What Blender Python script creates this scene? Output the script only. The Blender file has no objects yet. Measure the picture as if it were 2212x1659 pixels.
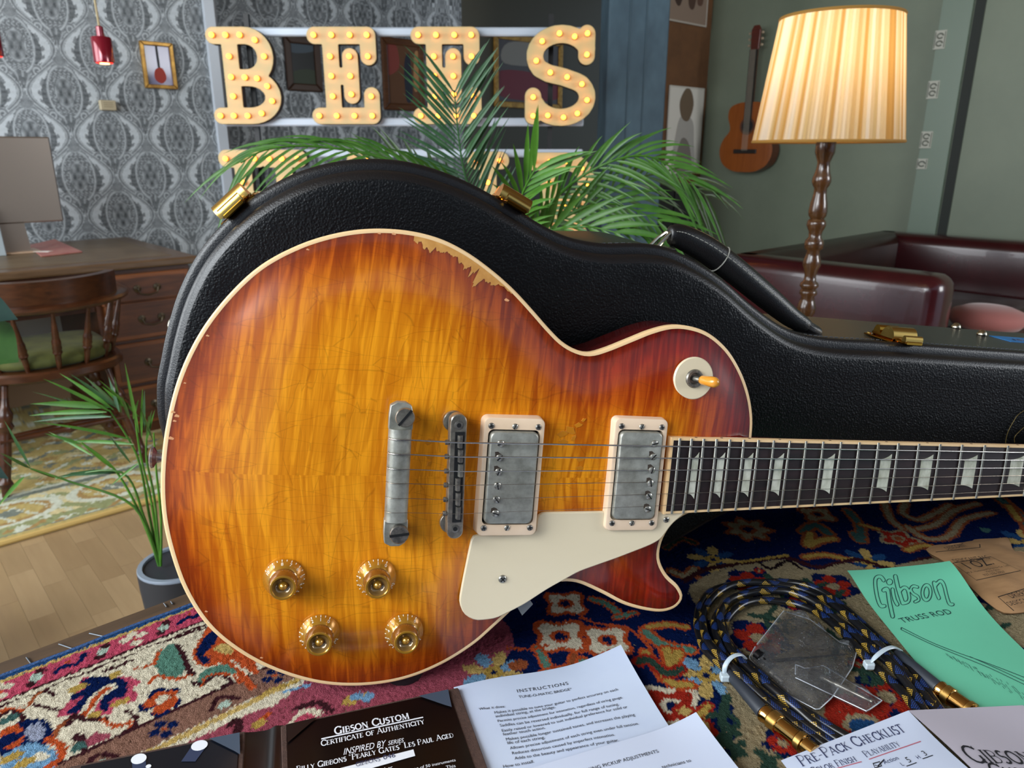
import bpy, bmesh, math, random
import numpy as np
from mathutils import Vector, Matrix
from mathutils.geometry import delaunay_2d_cdt
random.seed(7); rng = np.random.default_rng(7)
scene = bpy.context.scene
COL = scene.collection
PI = math.pi

# ------------------------------------------------------------------ camera
CAM_Z = 1.20                      # lens height above the floor
PITCH = math.radians(17.3)        # looking slightly down
FPX = 1597.0                      # focal length in pixels of the 2212 x 1659 frame
cam_d = bpy.data.cameras.new('camera'); cam = bpy.data.objects.new('camera', cam_d)
COL.objects.link(cam); scene.camera = cam
cam.location = (0, 0, CAM_Z); cam.rotation_euler = (PI/2 - PITCH, 0, 0)
cam_d.sensor_width = 36; cam_d.lens = 36*FPX/2212
cam_d.clip_start = .02; cam_d.clip_end = 60
cam_d.dof.use_dof = True; cam_d.dof.focus_distance = .58; cam_d.dof.aperture_fstop = 15

# ------------------------------------------------------------------ light
world = bpy.data.worlds.new('sky'); scene.world = world; world.use_nodes = True
_bg = world.node_tree.nodes['Background']
_bg.inputs[0].default_value = (.62, .78, 1.0, 1); _bg.inputs[1].default_value = .75
def area(name, loc, target, sx, sy, energy, color):
    d = bpy.data.lights.new(name, 'AREA'); d.shape = 'RECTANGLE'; d.size = sx; d.size_y = sy
    d.energy = energy; d.color = color
    o = bpy.data.objects.new(name, d); COL.objects.link(o); o.location = loc
    o.rotation_euler = (Vector(target)-Vector(loc)).to_track_quat('-Z', 'Y').to_euler()
    return o
area('window_daylight', (-2.3, -.75, 2.0), (-.1, .75, .9), 2.0, 1.8, 120, (.92, .97, 1.0))
area('overhead_fill', (-1.35, -.85, 2.68), (.15, .8, .85), 2.0, 1.3, 86, (.90, .96, 1.0))  # unseen fill added under the ceiling, kept clear of the guitar's reflections
area('left_fill', (-3.4, 1.5, 1.7), (.0, 4.2, 1.0), 1.8, 1.9, 88, (.94, .98, 1.0))  # added fill, brightens the back left of the room
area('right_fill', (5.4, .2, 2.1), (3.0, 3.4, 1.0), 2.0, 1.5, 150, (.97, .99, 1.0))  # added fill from the right for the green wall and sofa
scene.view_settings.view_transform = 'Standard'; scene.view_settings.look = 'None'
scene.view_settings.exposure = -.22; scene.view_settings.gamma = 1.0
scene.view_settings.use_curve_mapping = False
scene.cycles.max_bounces = 8; scene.cycles.transparent_max_bounces = 16

# ------------------------------------------------------------------ geometry of the place
CW = np.array([[1, 0, 0], [0, -math.sin(PITCH), math.cos(PITCH)], [0, -math.cos(PITCH), -math.sin(PITCH)]])
def ray(px, py): return CW @ np.array([(px-1106)/FPX, (py-829.5)/FPX, 1.0])
RUG_Z = CAM_Z - .391              # top of the rug on the table
ROOM = math.radians(42)           # the room's axes: A runs right and away, B left and away
A = np.array([math.cos(ROOM), math.sin(ROOM)]); B = np.array([-A[1], A[0]])
def onz(px, py, z):               # point at height z
    d = ray(px, py); t = (z-CAM_Z)/d[2]; return Vector((d[0]*t, d[1]*t, z))
def tb(px, py, dz=0.0): return onz(px, py, RUG_Z+dz)
def onb(px, py, b):               # point on the vertical plane b
    d = ray(px, py); t = b/(d[:2]@B); return Vector((d[0]*t, d[1]*t, d[2]*t+CAM_Z))
def ona(px, py, a):
    d = ray(px, py); t = a/(d[:2]@A); return Vector((d[0]*t, d[1]*t, d[2]*t+CAM_Z))
def ony(px, py, y):
    d = ray(px, py); t = y/d[1]; return Vector((d[0]*t, y, d[2]*t+CAM_Z))
def ab(a, b, z=0.0): return Vector((a*A[0]+b*B[0], a*A[1]+b*B[1], z))
def ab_of(v): return (v.x*A[0]+v.y*A[1], v.x*B[0]+v.y*B[1])

# ------------------------------------------------------------------ materials
def lin(h):
    h = h.lstrip('#'); o = []
    for i in (0, 2, 4):
        c = int(h[i:i+2], 16)/255; o.append(c/12.92 if c <= .04045 else ((c+.055)/1.055)**2.4)
    return (o[0], o[1], o[2], 1)
class NT:
    def __init__(s, name):
        s.m = bpy.data.materials.new(name); s.m.use_nodes = True; s.t = s.m.node_tree
        s.b = s.t.nodes['Principled BSDF']; s.out = s.t.nodes['Material Output']
    def n(s, typ, **kw):
        nd = s.t.nodes.new(typ)
        for k, v in kw.items():
            if k[0] == 'i' and k[1:].isdigit(): s.put(nd.inputs[int(k[1:])], v)
            elif k.startswith('in_'): s.put(nd.inputs[k[3:].replace('_', ' ')], v)
            else: setattr(nd, k, v)
        return nd
    def put(s, sock, v):
        if hasattr(v, 'outputs'): v = v.outputs[0]
        if isinstance(v, bpy.types.NodeSocket): s.t.links.new(v, sock)
        else: sock.default_value = v
    def coord(s): return s.n('ShaderNodeTexCoord').outputs['Object']
    def scaled(s, vec, sc):
        return s.n('ShaderNodeMapping', i0=vec, i3=sc)
    def noise(s, vec, scale, detail=3, rough=.5, dist=0):
        return s.n('ShaderNodeTexNoise', in_Vector=vec, in_Scale=scale, in_Detail=detail, in_Roughness=rough, in_Distortion=dist).outputs[0]
    def math(s, op, a, b=0.0, clamp=False): return s.n('ShaderNodeMath', operation=op, use_clamp=clamp, i0=a, i1=b).outputs[0]
    def ramp(s, fac, stops):
        r = s.n('ShaderNodeValToRGB', i0=fac); e = r.color_ramp.elements
        while len(e) < len(stops): e.new(.5)
        for el, (p, c) in zip(e, stops): el.position = p; el.color = c if len(c) == 4 else (*c, 1)
        return r.outputs[0]
    def mix(s, fac, a, b, blend='MIX'):
        m = s.n('ShaderNodeMix', data_type='RGBA', blend_type=blend)
        s.put(m.inputs[0], fac); s.put(m.inputs[6], a); s.put(m.inputs[7], b); return m.outputs[2]
    def bump(s, h, strength=.3, dist=.001):
        s.put(s.b.inputs['Normal'], s.n('ShaderNodeBump', in_Height=h, in_Strength=strength, in_Distance=dist))
    def set(s, **kw):
        for k, v in kw.items(): s.put(s.b.inputs[k.replace('_', ' ')], v)
        return s.m
def mat(name, col, rough=.5, metal=0.0, col2=None, vscale=20, vstretch=(1, 1, 1), bump=None, **kw):
    t = NT(name); c = lin(col) if isinstance(col, str) else col
    if col2 or bump: vec = t.scaled(t.coord(), vstretch)
    if col2:
        c = t.mix(t.ramp(t.noise(vec, vscale, 4, .6), [(.35, (0, 0, 0)), (.65, (1, 1, 1))]), c, lin(col2))
    if bump: t.bump(t.noise(vec, bump[0], 3), bump[1], bump[2] if len(bump) > 2 else .001)
    return t.set(Base_Color=c, Roughness=rough, Metallic=metal, **kw)
def wood(name, c1, c2, rough=.35, sc=(6, 60, 60), **kw):
    t = NT(name); v = t.scaled(t.coord(), sc)
    f = t.noise(v, 1.0, 5, .6, .8)
    return t.set(Base_Color=t.mix(t.ramp(f, [(.3, (0, 0, 0)), (.7, (1, 1, 1))]), lin(c1), lin(c2)), Roughness=rough, **kw)
def emis(name, col, strength):
    t = NT(name); return t.set(Base_Color=lin(col), Emission_Color=lin(col), Emission_Strength=strength, Roughness=.4)
def attr_mat(name, rough=.9, attr='Col', sheen=0.0, bump=None, spec=.3):
    t = NT(name); c = t.n('ShaderNodeAttribute', attribute_name=attr)
    if bump: t.bump(t.noise(t.coord(), bump[0], 3, .6), bump[1], bump[2])
    return t.set(Base_Color=c.outputs['Color'], Roughness=rough, Sheen_Weight=sheen, Specular_IOR_Level=spec)

# ------------------------------------------------------------------ meshes
def finish(name, me, m, parent=None, smooth=35):
    o = bpy.data.objects.new(name, me); COL.objects.link(o)
    if m is not None and not me.materials: me.materials.append(m)
    if parent is not None: o.parent = parent
    if smooth:
        me.shade_smooth()
        if smooth < 180: me.set_sharp_from_angle(angle=math.radians(smooth))
    return o
class MB:
    """collects shapes; build() links them as ONE mesh object"""
    def __init__(s): s.v = []; s.f = []
    def add(s, verts, faces, M=None):
        k = len(s.v)
        s.v += [tuple(M @ Vector(p)) if M is not None else tuple(p) for p in verts]
        s.f += [tuple(i+k for i in f) for f in faces]; return s
    def box(s, c, d, M=None, ch=0.0):
        x, y, z = c; a, b, e = d[0]/2, d[1]/2, d[2]/2
        if ch <= 0:
            v = [(x+i*a, y+j*b, z+k*e) for k in (-1, 1) for j in (-1, 1) for i in (-1, 1)]
            return s.add(v, [(0, 2, 3, 1), (4, 5, 7, 6), (0, 1, 5, 4), (2, 6, 7, 3), (0, 4, 6, 2), (1, 3, 7, 5)], M)
        P = lambda q: [(x+a-q, y+b-q), (x-a+q, y+b-q), (x-a+q, y-b+q), (x+a-q, y-b+q)]
        def rr(in_):
            o = []
            for (cx, cy), st in zip([(x+a, y+b), (x-a, y+b), (x-a, y-b), (x+a, y-b)], (0, 1, 2, 3)):
                sx = 1 if st in (0, 3) else -1; sy = 1 if st < 2 else -1
                p1 = (cx-sx*in_, cy-sy*(ch)); p2 = (cx-sx*ch, cy-sy*in_)
                o += [p1, p2] if st in (0, 2) else [p2, p1]
            return o
        rings = [[(px, py, z-e) for px, py in rr(ch*.6)], [(px, py, z-e+ch) for px, py in rr(0)],
                 [(px, py, z+e-ch) for px, py in rr(0)], [(px, py, z+e) for px, py in rr(ch*.6)]]
        return s.loft(rings, True, True, M=M)
    def loft(s, rings, cap0=False, cap1=False, closed=True, M=None):
        n = len(rings[0]); v = [p for r in rings for p in r]; f = []
        for i in range(len(rings)-1):
            for j in range(n if closed else n-1):
                k = (j+1) % n; f.append((i*n+j, i*n+k, (i+1)*n+k, (i+1)*n+j))
        if cap0: f.append(tuple(range(n-1, -1, -1)))
        if cap1: f.append(tuple((len(rings)-1)*n+j for j in range(n)))
        return s.add(v, f, M)
    def lathe(s, prof, n=24, M=None, cap=True):
        rings = [[(r*math.cos(2*PI*j/n), r*math.sin(2*PI*j/n), z) for j in range(n)] for r, z in prof]
        return s.loft(rings, cap, cap, M=M)
    def tube(s, pts, r, n=8, M=None, cap=True, flat=1.0, up=(0, 0, 1)):
        pts = [Vector(p) for p in pts]; rings = []; m = len(pts)
        for i, p in enumerate(pts):
            t = (pts[min(i+1, m-1)]-pts[max(i-1, 0)]).normalized()
            u = Vector(up); x = t.cross(u)
            if x.length < 1e-4: x = t.cross(Vector((1, .1, 0)))
            x.normalize(); y = x.cross(t).normalized(); rr = r[i] if hasattr(r, '__len__') else r
            rings.append([tuple(p+x*(rr*math.cos(2*PI*j/n))+y*(rr*flat*math.sin(2*PI*j/n))) for j in range(n)])
        return s.loft(rings, cap, cap, M=M)
    def prism(s, poly, z0, z1, M=None):
        return s.loft([[(x, y, z0) for x, y in poly], [(x, y, z1) for x, y in poly]], True, True, M=M)
    def grid(s, fn, nu, nv, M=None):
        v = [fn(i/nu, j/nv) for j in range(nv+1) for i in range(nu+1)]
        f = [(j*(nu+1)+i, j*(nu+1)+i+1, (j+1)*(nu+1)+i+1, (j+1)*(nu+1)+i) for j in range(nv) for i in range(nu)]
        return s.add(v, f, M)
    def build(s, name, m, parent=None, smooth=35, bevel=0.0, solid=0.0):
        me = bpy.data.meshes.new(name); me.from_pydata(s.v, [], s.f); me.validate()
        if bevel == 0: fix(me)
        o = finish(name, me, m, parent, smooth)
        if solid:
            d = o.modifiers.new('thickness', 'SOLIDIFY'); d.thickness = solid; d.offset = 0
        if bevel:
            fix(me); d = o.modifiers.new('bevel', 'BEVEL'); d.width = bevel; d.segments = 2; d.limit_method = 'ANGLE'
        return o
def fix(me):
    bm = bmesh.new(); bm.from_mesh(me); bmesh.ops.recalc_face_normals(bm, faces=bm.faces); bm.to_mesh(me); bm.free()
def np_mesh(name, V, F, m, parent=None, cols=None, domain='POINT', smooth=180, attr='Col'):
    me = bpy.data.meshes.new(name)
    me.from_pydata(V.tolist() if hasattr(V, 'tolist') else V, [], F.tolist() if hasattr(F, 'tolist') else F)
    if cols is not None:
        a = me.color_attributes.new(attr, 'FLOAT_COLOR', domain)
        c = np.ones((len(cols), 4), np.float32); c[:, :3] = cols; a.data.foreach_set('color', c.ravel())
    return finish(name, me, m, parent, smooth)
def grid_mesh(name, X, Y, Zf, m, parent=None, face_cols=None, point_cols=None, smooth=180, keep=None):
    """regular sheet over coordinate arrays X, Y; Zf gives the third coordinate"""
    nx, ny = len(X), len(Y); gx, gy = np.meshgrid(X, Y); V = np.c_[gx.ravel(), gy.ravel(), Zf.ravel()]
    i, j = np.meshgrid(np.arange(nx-1), np.arange(ny-1)); k = (j*nx+i).ravel()
    F = np.c_[k, k+1, k+1+nx, k+nx]
    if keep is not None: F = F[keep.ravel()]
    me = bpy.data.meshes.new(name)
    me.vertices.add(len(V)); me.vertices.foreach_set('co', V.astype(np.float32).ravel())
    me.loops.add(F.size); me.loops.foreach_set('vertex_index', F.astype(np.int32).ravel())
    me.polygons.add(len(F)); me.polygons.foreach_set('loop_start', np.arange(0, F.size, 4, dtype=np.int32))
    me.update(calc_edges=True)
    if face_cols is not None:
        fc = face_cols.reshape(-1, 3)
        if keep is not None: fc = fc[keep.ravel()]
        a = me.color_attributes.new('Col', 'FLOAT_COLOR', 'CORNER')
        c = np.ones((F.size, 4), np.float32); c[:, :3] = np.repeat(fc, 4, axis=0); a.data.foreach_set('color', c.ravel())
    if point_cols is not None:
        a = me.color_attributes.new('Col', 'FLOAT_COLOR', 'POINT')
        c = np.ones((len(V), 4), np.float32); c[:, :3] = point_cols.reshape(-1, 3); a.data.foreach_set('color', c.ravel())
    return finish(name, me, m, parent, smooth)
def tag(o, label, cat, group=None, kind=None):
    o['label'] = label; o['category'] = cat
    if group: o['group'] = group
    if kind: o['kind'] = kind
    return o
def thing(name, label, cat, loc=(0, 0, 0), rz=0.0, group=None, M=None):
    o = bpy.data.objects.new(name, None); COL.objects.link(o); o.empty_display_size = .05
    if M is not None: o.matrix_world = M
    else: o.location = loc; o.rotation_euler = (0, 0, rz)
    return tag(o, label, cat, group)
def struct(o, label=None):
    o['kind'] = 'structure'
    if label: o['label'] = label
    return o
def dup(root, loc=None, rz=None, label=None):
    def cp(o, par):
        c = o.copy(); COL.objects.link(c)
        if par is not None: c.parent = par
        for ch in list(o.children): cp(ch, c)
        return c
    r = cp(root, None)
    if loc is not None: r.location = loc
    if rz is not None: r.rotation_euler = (0, 0, rz)
    if label: r['label'] = label
    return r
def catmull(P, n=6, closed=True):
    P = np.array(P, float); m = len(P); out = []
    for i in range(m if closed else m-1):
        g = lambda k: P[k % m] if closed else P[min(max(k, 0), m-1)]
        p0, p1, p2, p3 = g(i-1), g(i), g(i+1), g(i+2)
        for k in range(n):
            t = k/n
            out.append(.5*((2*p1)+(-p0+p2)*t+(2*p0-5*p1+4*p2-p3)*t*t+(-p0+3*p1-3*p2+p3)*t**3))
    if not closed: out.append(P[-1])
    return np.array(out)
def area2(P): x, y = P[:, 0], P[:, 1]; return .5*np.sum(x*np.roll(y, -1)-np.roll(x, -1)*y)
def resample(P, step):
    Q = np.vstack([P, P[:1]]); s = np.r_[0, np.cumsum(np.linalg.norm(np.diff(Q, axis=0), axis=1))]
    t = np.linspace(0, s[-1], max(8, int(s[-1]/step)), endpoint=False)
    return np.c_[np.interp(t, s, Q[:, 0]), np.interp(t, s, Q[:, 1])]
def offset(P, d):                 # inward offset of a counter-clockwise outline
    T = np.roll(P, -1, 0)-np.roll(P, 1, 0); T /= np.linalg.norm(T, axis=1)[:, None]+1e-12
    return P+np.c_[-T[:, 1], T[:, 0]]*d
def seg_dist(Q, P):               # distance of points Q to the closed polyline P
    D = np.full(len(Q), 1e9)
    for a, b in zip(P, np.roll(P, -1, 0)):
        ab_ = b-a; t = np.clip(((Q-a)@ab_)/(ab_@ab_+1e-18), 0, 1); D = np.minimum(D, np.linalg.norm(Q-a-t[:, None]*ab_, axis=1))
    return D
def inside(Q, P):
    r = np.zeros(len(Q), bool); x, y = Q[:, 0], Q[:, 1]
    for (x1, y1), (x2, y2) in zip(P, np.roll(P, -1, 0)):
        c = ((y1 > y) != (y2 > y)); r ^= c & (x < (x2-x1)*(y-y1)/(y2-y1+1e-18)+x1)
    return r
def fill(P, step, holes=()):
    """triangulated sheet inside outline P (list of 2-D points) with inner points every `step`"""
    P = np.array(P, float); V = [tuple(p) for p in P]; n = len(P); E = [(i, (i+1) % n) for i in range(n)]
    for H in holes:
        k = len(V); V += [tuple(p) for p in H]; E += [(k+i, k+(i+1) % len(H)) for i in range(len(H))]
    if step:
        lo, hi = P.min(0), P.max(0)
        gx, gy = np.meshgrid(np.arange(lo[0]+step*.5, hi[0], step), np.arange(lo[1]+step*.5, hi[1], step*.9))
        gx = gx+(np.arange(gx.shape[0]) % 2)[:, None]*step*.5
        Q = np.c_[gx.ravel(), gy.ravel()]; ok = inside(Q, P) & (seg_dist(Q, P) > step*.45)
        for H in holes: ok &= ~inside(Q, np.array(H))
        V += [tuple(q) for q in Q[ok]]
    r = delaunay_2d_cdt([Vector(v) for v in V], E, [], 2 if holes else 1, 1e-7)
    F = [f for f in r[2]]
    vv = np.array([tuple(v) for v in r[0]])
    if holes:
        F = [f for f in F if not any(inside(vv[list(f)].mean(0)[None], np.array(H))[0] for H in holes)]
    return vv, F
def contours(sdf, x0, y0, h):
    """closed outlines of {sdf < 0} on a regular grid (marching squares)"""
    ny, nx = sdf.shape; segs = {}
    def ip(i, j, k, l):
        a, b = sdf[j, i], sdf[l, k]; t = a/(a-b) if a != b else .5
        return (i+(k-i)*t, j+(l-j)*t)
    nb = (sdf < 0)
    cells = np.argwhere((nb[:-1, :-1]*1+nb[1:, :-1]+nb[:-1, 1:]+nb[1:, 1:]) % 4 != 0)
    for j, i in cells:
        c = [(i, j), (i+1, j), (i+1, j+1), (i, j+1)]; b = [nb[q[1], q[0]] for q in c]; cr = []
        for k in range(4):
            p, q = c[k], c[(k+1) % 4]
            if b[k] != b[(k+1) % 4]:
                key = (min(p, q), max(p, q)); cr.append((key, ip(*p, *q), b[k]))
        ins = [x for x in cr if x[2]]; outs = [x for x in cr if not x[2]]
        for a_, b_ in zip(ins, outs): segs[a_[0]] = (b_[0], a_[1])
    loops = []; left = dict(segs)
    while left:
        k0 = next(iter(left)); k = k0; L = []
        while k in left: nx_, pt = left.pop(k); L.append((x0+pt[0]*h, y0+pt[1]*h)); k = nx_
        if len(L) > 5: loops.append(np.array(L))
    return loops
def capsules(strokes, lo, hi, h):
    """signed distance of a union of round strokes [(polyline, radius)]"""
    X, Y = np.arange(lo[0], hi[0], h), np.arange(lo[1], hi[1], h); gx, gy = np.meshgrid(X, Y)
    Q = np.c_[gx.ravel(), gy.ravel()]; D = np.full(len(Q), 1e9)
    for pl, r in strokes:
        pl = np.array(pl, float)
        for a, b in zip(pl[:-1], pl[1:]):
            d = b-a; t = np.clip(((Q-a)@d)/(d@d+1e-18), 0, 1); D = np.minimum(D, np.linalg.norm(Q-a-t[:, None]*d, axis=1)-r)
    return D.reshape(gx.shape)
def curve_solid(name, loops, half, bevel, m, parent=None, smooth=40):
    """flat shape with holes, extruded: one mesh"""
    cu = bpy.data.curves.new(name, 'CURVE'); cu.dimensions = '2D'; cu.fill_mode = 'BOTH'
    cu.extrude = half; cu.bevel_depth = bevel; cu.bevel_resolution = 1
    for L in loops:
        sp = cu.splines.new('POLY'); sp.points.add(len(L)-1); sp.use_cyclic_u = True
        for p, q in zip(sp.points, L): p.co = (q[0], q[1], 0, 1)
    t = bpy.data.objects.new('tmp', cu); COL.objects.link(t)
    me = bpy.data.meshes.new_from_object(t.evaluated_get(bpy.context.evaluated_depsgraph_get()))
    bpy.data.objects.remove(t); bpy.data.curves.remove(cu); me.name = name; me.materials.clear()
    return finish(name, me, m, parent, smooth)
def frameM(o, x, y, z):           # matrix from an origin and three axes
    M = Matrix.Identity(4)
    for i in range(3): M[i][0], M[i][1], M[i][2], M[i][3] = x[i], y[i], z[i], o[i]
    return M
def smooth01(x, a, b): t = np.clip((x-a)/(b-a), 0, 1); return t*t*(3-2*t)
# ------------------------------------------------------------------ lettering
_glyph = {}
def _text_mesh(s):
    cu = bpy.data.curves.new('t', 'FONT'); cu.body = s; cu.size = 1.0; cu.resolution_u = 3
    t = bpy.data.objects.new('tmp', cu); COL.objects.link(t)
    me = bpy.data.meshes.new_from_object(t.evaluated_get(bpy.context.evaluated_depsgraph_get()))
    V = [(v.co.x, v.co.y) for v in me.vertices]; F = [tuple(p.vertices) for p in me.polygons]
    bpy.data.objects.remove(t); bpy.data.curves.remove(cu); bpy.data.meshes.remove(me); return V, F
_bar = max(x for x, y in _text_mesh('|')[0])
for _c in sorted(set("ABCDEFGHIJKLMNOPQRSTUVWXYZabcdefghijklmnopqrstuvwxyz0123456789.,:-*'/ ")):
    V, F = _text_mesh(_c) if _c != ' ' else ([], [])
    _glyph[_c] = (V, F, max(x for x, y in _text_mesh(_c+'|')[0])-_bar)
def sans(s, size, track=0.0, squeeze=1.0, slant=0.0):
    V, F, x = [], [], 0.0
    for c in s:
        gv, gf, adv = _glyph[c]; k = len(V)
        V += [((x+p[0]*squeeze+slant*p[1])*size, p[1]*size) for p in gv]; F += [tuple(i+k for i in f) for f in gf]
        x += adv*squeeze+track
    return np.array(V).reshape(-1, 2), F, x*size
# a serif alphabet drawn in strokes: T thick, t thin; coordinates in cap heights
_o = lambda cx, rx, a0, a1, ry=.5, cy=.5, n=10: [(cx+rx*math.cos(math.radians(a0+(a1-a0)*i/n)), cy+ry*math.sin(math.radians(a0+(a1-a0)*i/n))) for i in range(n+1)]
SERIF = {
 'A': (.78, ['t', [(.08, 0), (.38, 1)]], ['T', [(.40, 1), (.70, 0)]], ['t', [(.2, .34), (.58, .34)]]),
 'B': (.66, ['T', [(.14, 0), (.14, 1)]], ['t', [(.14, 1)]+_o(.34, .2, 90, -90, .235, .765)+[(.14, .53)]], ['t', [(.34, .53)]+_o(.36, .24, 90, -90, .265, .265)+[(.14, 0)]]),
 'C': (.74, ['T', _o(.44, .34, 40, 320)], ['t', [(.70, .82), (.70, .98)]]),
 'D': (.78, ['T', [(.14, 0), (.14, 1)]], ['t', [(.14, 1)]+_o(.34, .36, 90, -90)+[(.14, 0)]]),
 'E': (.62, ['T', [(.14, 0), (.14, 1)]], ['t', [(.14, .98), (.52, .98), (.52, .84)]], ['t', [(.14, .52), (.42, .52)]], ['t', [(.14, .02), (.54, .02), (.54, .18)]]),
 'F': (.58, ['T', [(.14, 0), (.14, 1)]], ['t', [(.14, .98), (.52, .98), (.52, .84)]], ['t', [(.14, .52), (.42, .52)]]),
 'G': (.80, ['T', _o(.44, .34, 40, 325)], ['T', [(.68, .0), (.68, .4)]], ['t', [(.70, .82), (.70, .98)]]),
 'H': (.80, ['T', [(.14, 0), (.14, 1)]], ['T', [(.64, 0), (.64, 1)]], ['t', [(.14, .5), (.64, .5)]]),
 'I': (.32, ['T', [(.15, 0), (.15, 1)]]),
 'K': (.72, ['T', [(.14, 0), (.14, 1)]], ['t', [(.58, 1), (.16, .48)]], ['T', [(.28, .6), (.62, 0)]]),
 'L': (.60, ['T', [(.14, 0), (.14, 1)]], ['t', [(.14, .02), (.52, .02), (.52, .18)]]),
 'M': (.94, ['t', [(.12, 0), (.16, 1)]], ['T', [(.16, 1), (.46, .04)]], ['t', [(.46, .04), (.76, 1)]], ['T', [(.78, 1), (.82, 0)]]),
 'N': (.82, ['t', [(.12, 0), (.12, 1)]], ['T', [(.12, 1), (.66, 0)]], ['t', [(.66, 0), (.66, 1)]]),
 'O': (.86, ['T', _o(.42, .35, 60, 300)], ['T', _o(.42, .35, -60, 60)]),
 'P': (.62, ['T', [(.14, 0), (.14, 1)]], ['t', [(.14, 1)]+_o(.32, .24, 90, -90, .27, .73)+[(.14, .46)]]),
 'R': (.70, ['T', [(.14, 0), (.14, 1)]], ['t', [(.14, 1)]+_o(.32, .22, 90, -90, .25, .75)+[(.14, .5)]], ['T', [(.34, .5), (.64, 0)]]),
 'S': (.56, ['T', _o(.28, .18, 50, 250, .24, .74)+_o(.28, .2, 70, -130, .27, .25)]),
 'T': (.66, ['T', [(.32, 0), (.32, 1)]], ['t', [(.05, .86), (.05, .98), (.59, .98), (.59, .86)]]),
 'U': (.78, ['T', [(.14, 1), (.14, .3)]+_o(.39, .25, 180, 360, .3, .3)+[(.64, 1)]]),
 'V': (.76, ['T', [(.06, 1), (.36, 0)]], ['t', [(.36, 0), (.66, 1)]]),
 'Y': (.70, ['T', [(.06, 1), (.34, .46)]], ['t', [(.34, .46), (.62, 1)]], ['T', [(.34, .46), (.34, 0)]]),
 '-': (.36, ['t', [(.06, .36), (.3, .36)]]), ' ': (.30,),
 '"': (.34, ['t', [(.08, 1), (.08, .8)]], ['t', [(.2, 1), (.2, .8)]]),
}
def serif(s, size, small=.78, track=.02, weight=1.0):
    """capitals keep their height, lower-case letters become small capitals"""
    V, F, x, lay = [], [], 0.0, 0
    def strip(pts, w, lay):
        P = np.array(pts, float); k = len(V); n = len(P)
        for i, p in enumerate(P):
            a, b = P[max(i-1, 0)], P[min(i+1, n-1)]; d = b-a; l = np.hypot(*d)+1e-9; t = d/l; e = t*w*.3*(-1 if i == 0 else 1 if i == n-1 else 0)
            m = 1.0
            if 0 < i < n-1:
                u1 = (P[i]-a)/(np.hypot(*(P[i]-a))+1e-9); m = 1/max(.5, abs(u1@t))
            nn = np.array([-t[1], t[0]])*w/2*m; V.extend([(*(p-nn+e), lay), (*(p+nn+e), lay)])
        for i in range(n-1): F.append((k+2*i, k+2*i+2, k+2*i+3, k+2*i+1))
    for c in s:
        sc = small if c.islower() else 1.0; g = SERIF[c.upper()]
        for kind, pl in g[1:]:
            w = (.125 if kind == 'T' else .055)*weight; pts = [((x+px*sc)*size, py*sc*size) for px, py in pl]; lay = (lay+1) % 7
            strip(pts, w*size*(.9 if sc < 1 else 1), lay)
            if kind in 'Tt' and len(pl) == 2 and abs(pl[0][1]-pl[1][1]) > .6:
                for (px, py) in pl:
                    if py in (0, 1): lay = (lay+1) % 7; strip([((x+(px-.1)*sc)*size, py*sc*size), ((x+(px+.1)*sc)*size, py*sc*size)], .045*size*weight, lay)
        x += (g[0]+track)*sc
    return np.array(V).reshape(-1, 3), F, x*size
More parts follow.
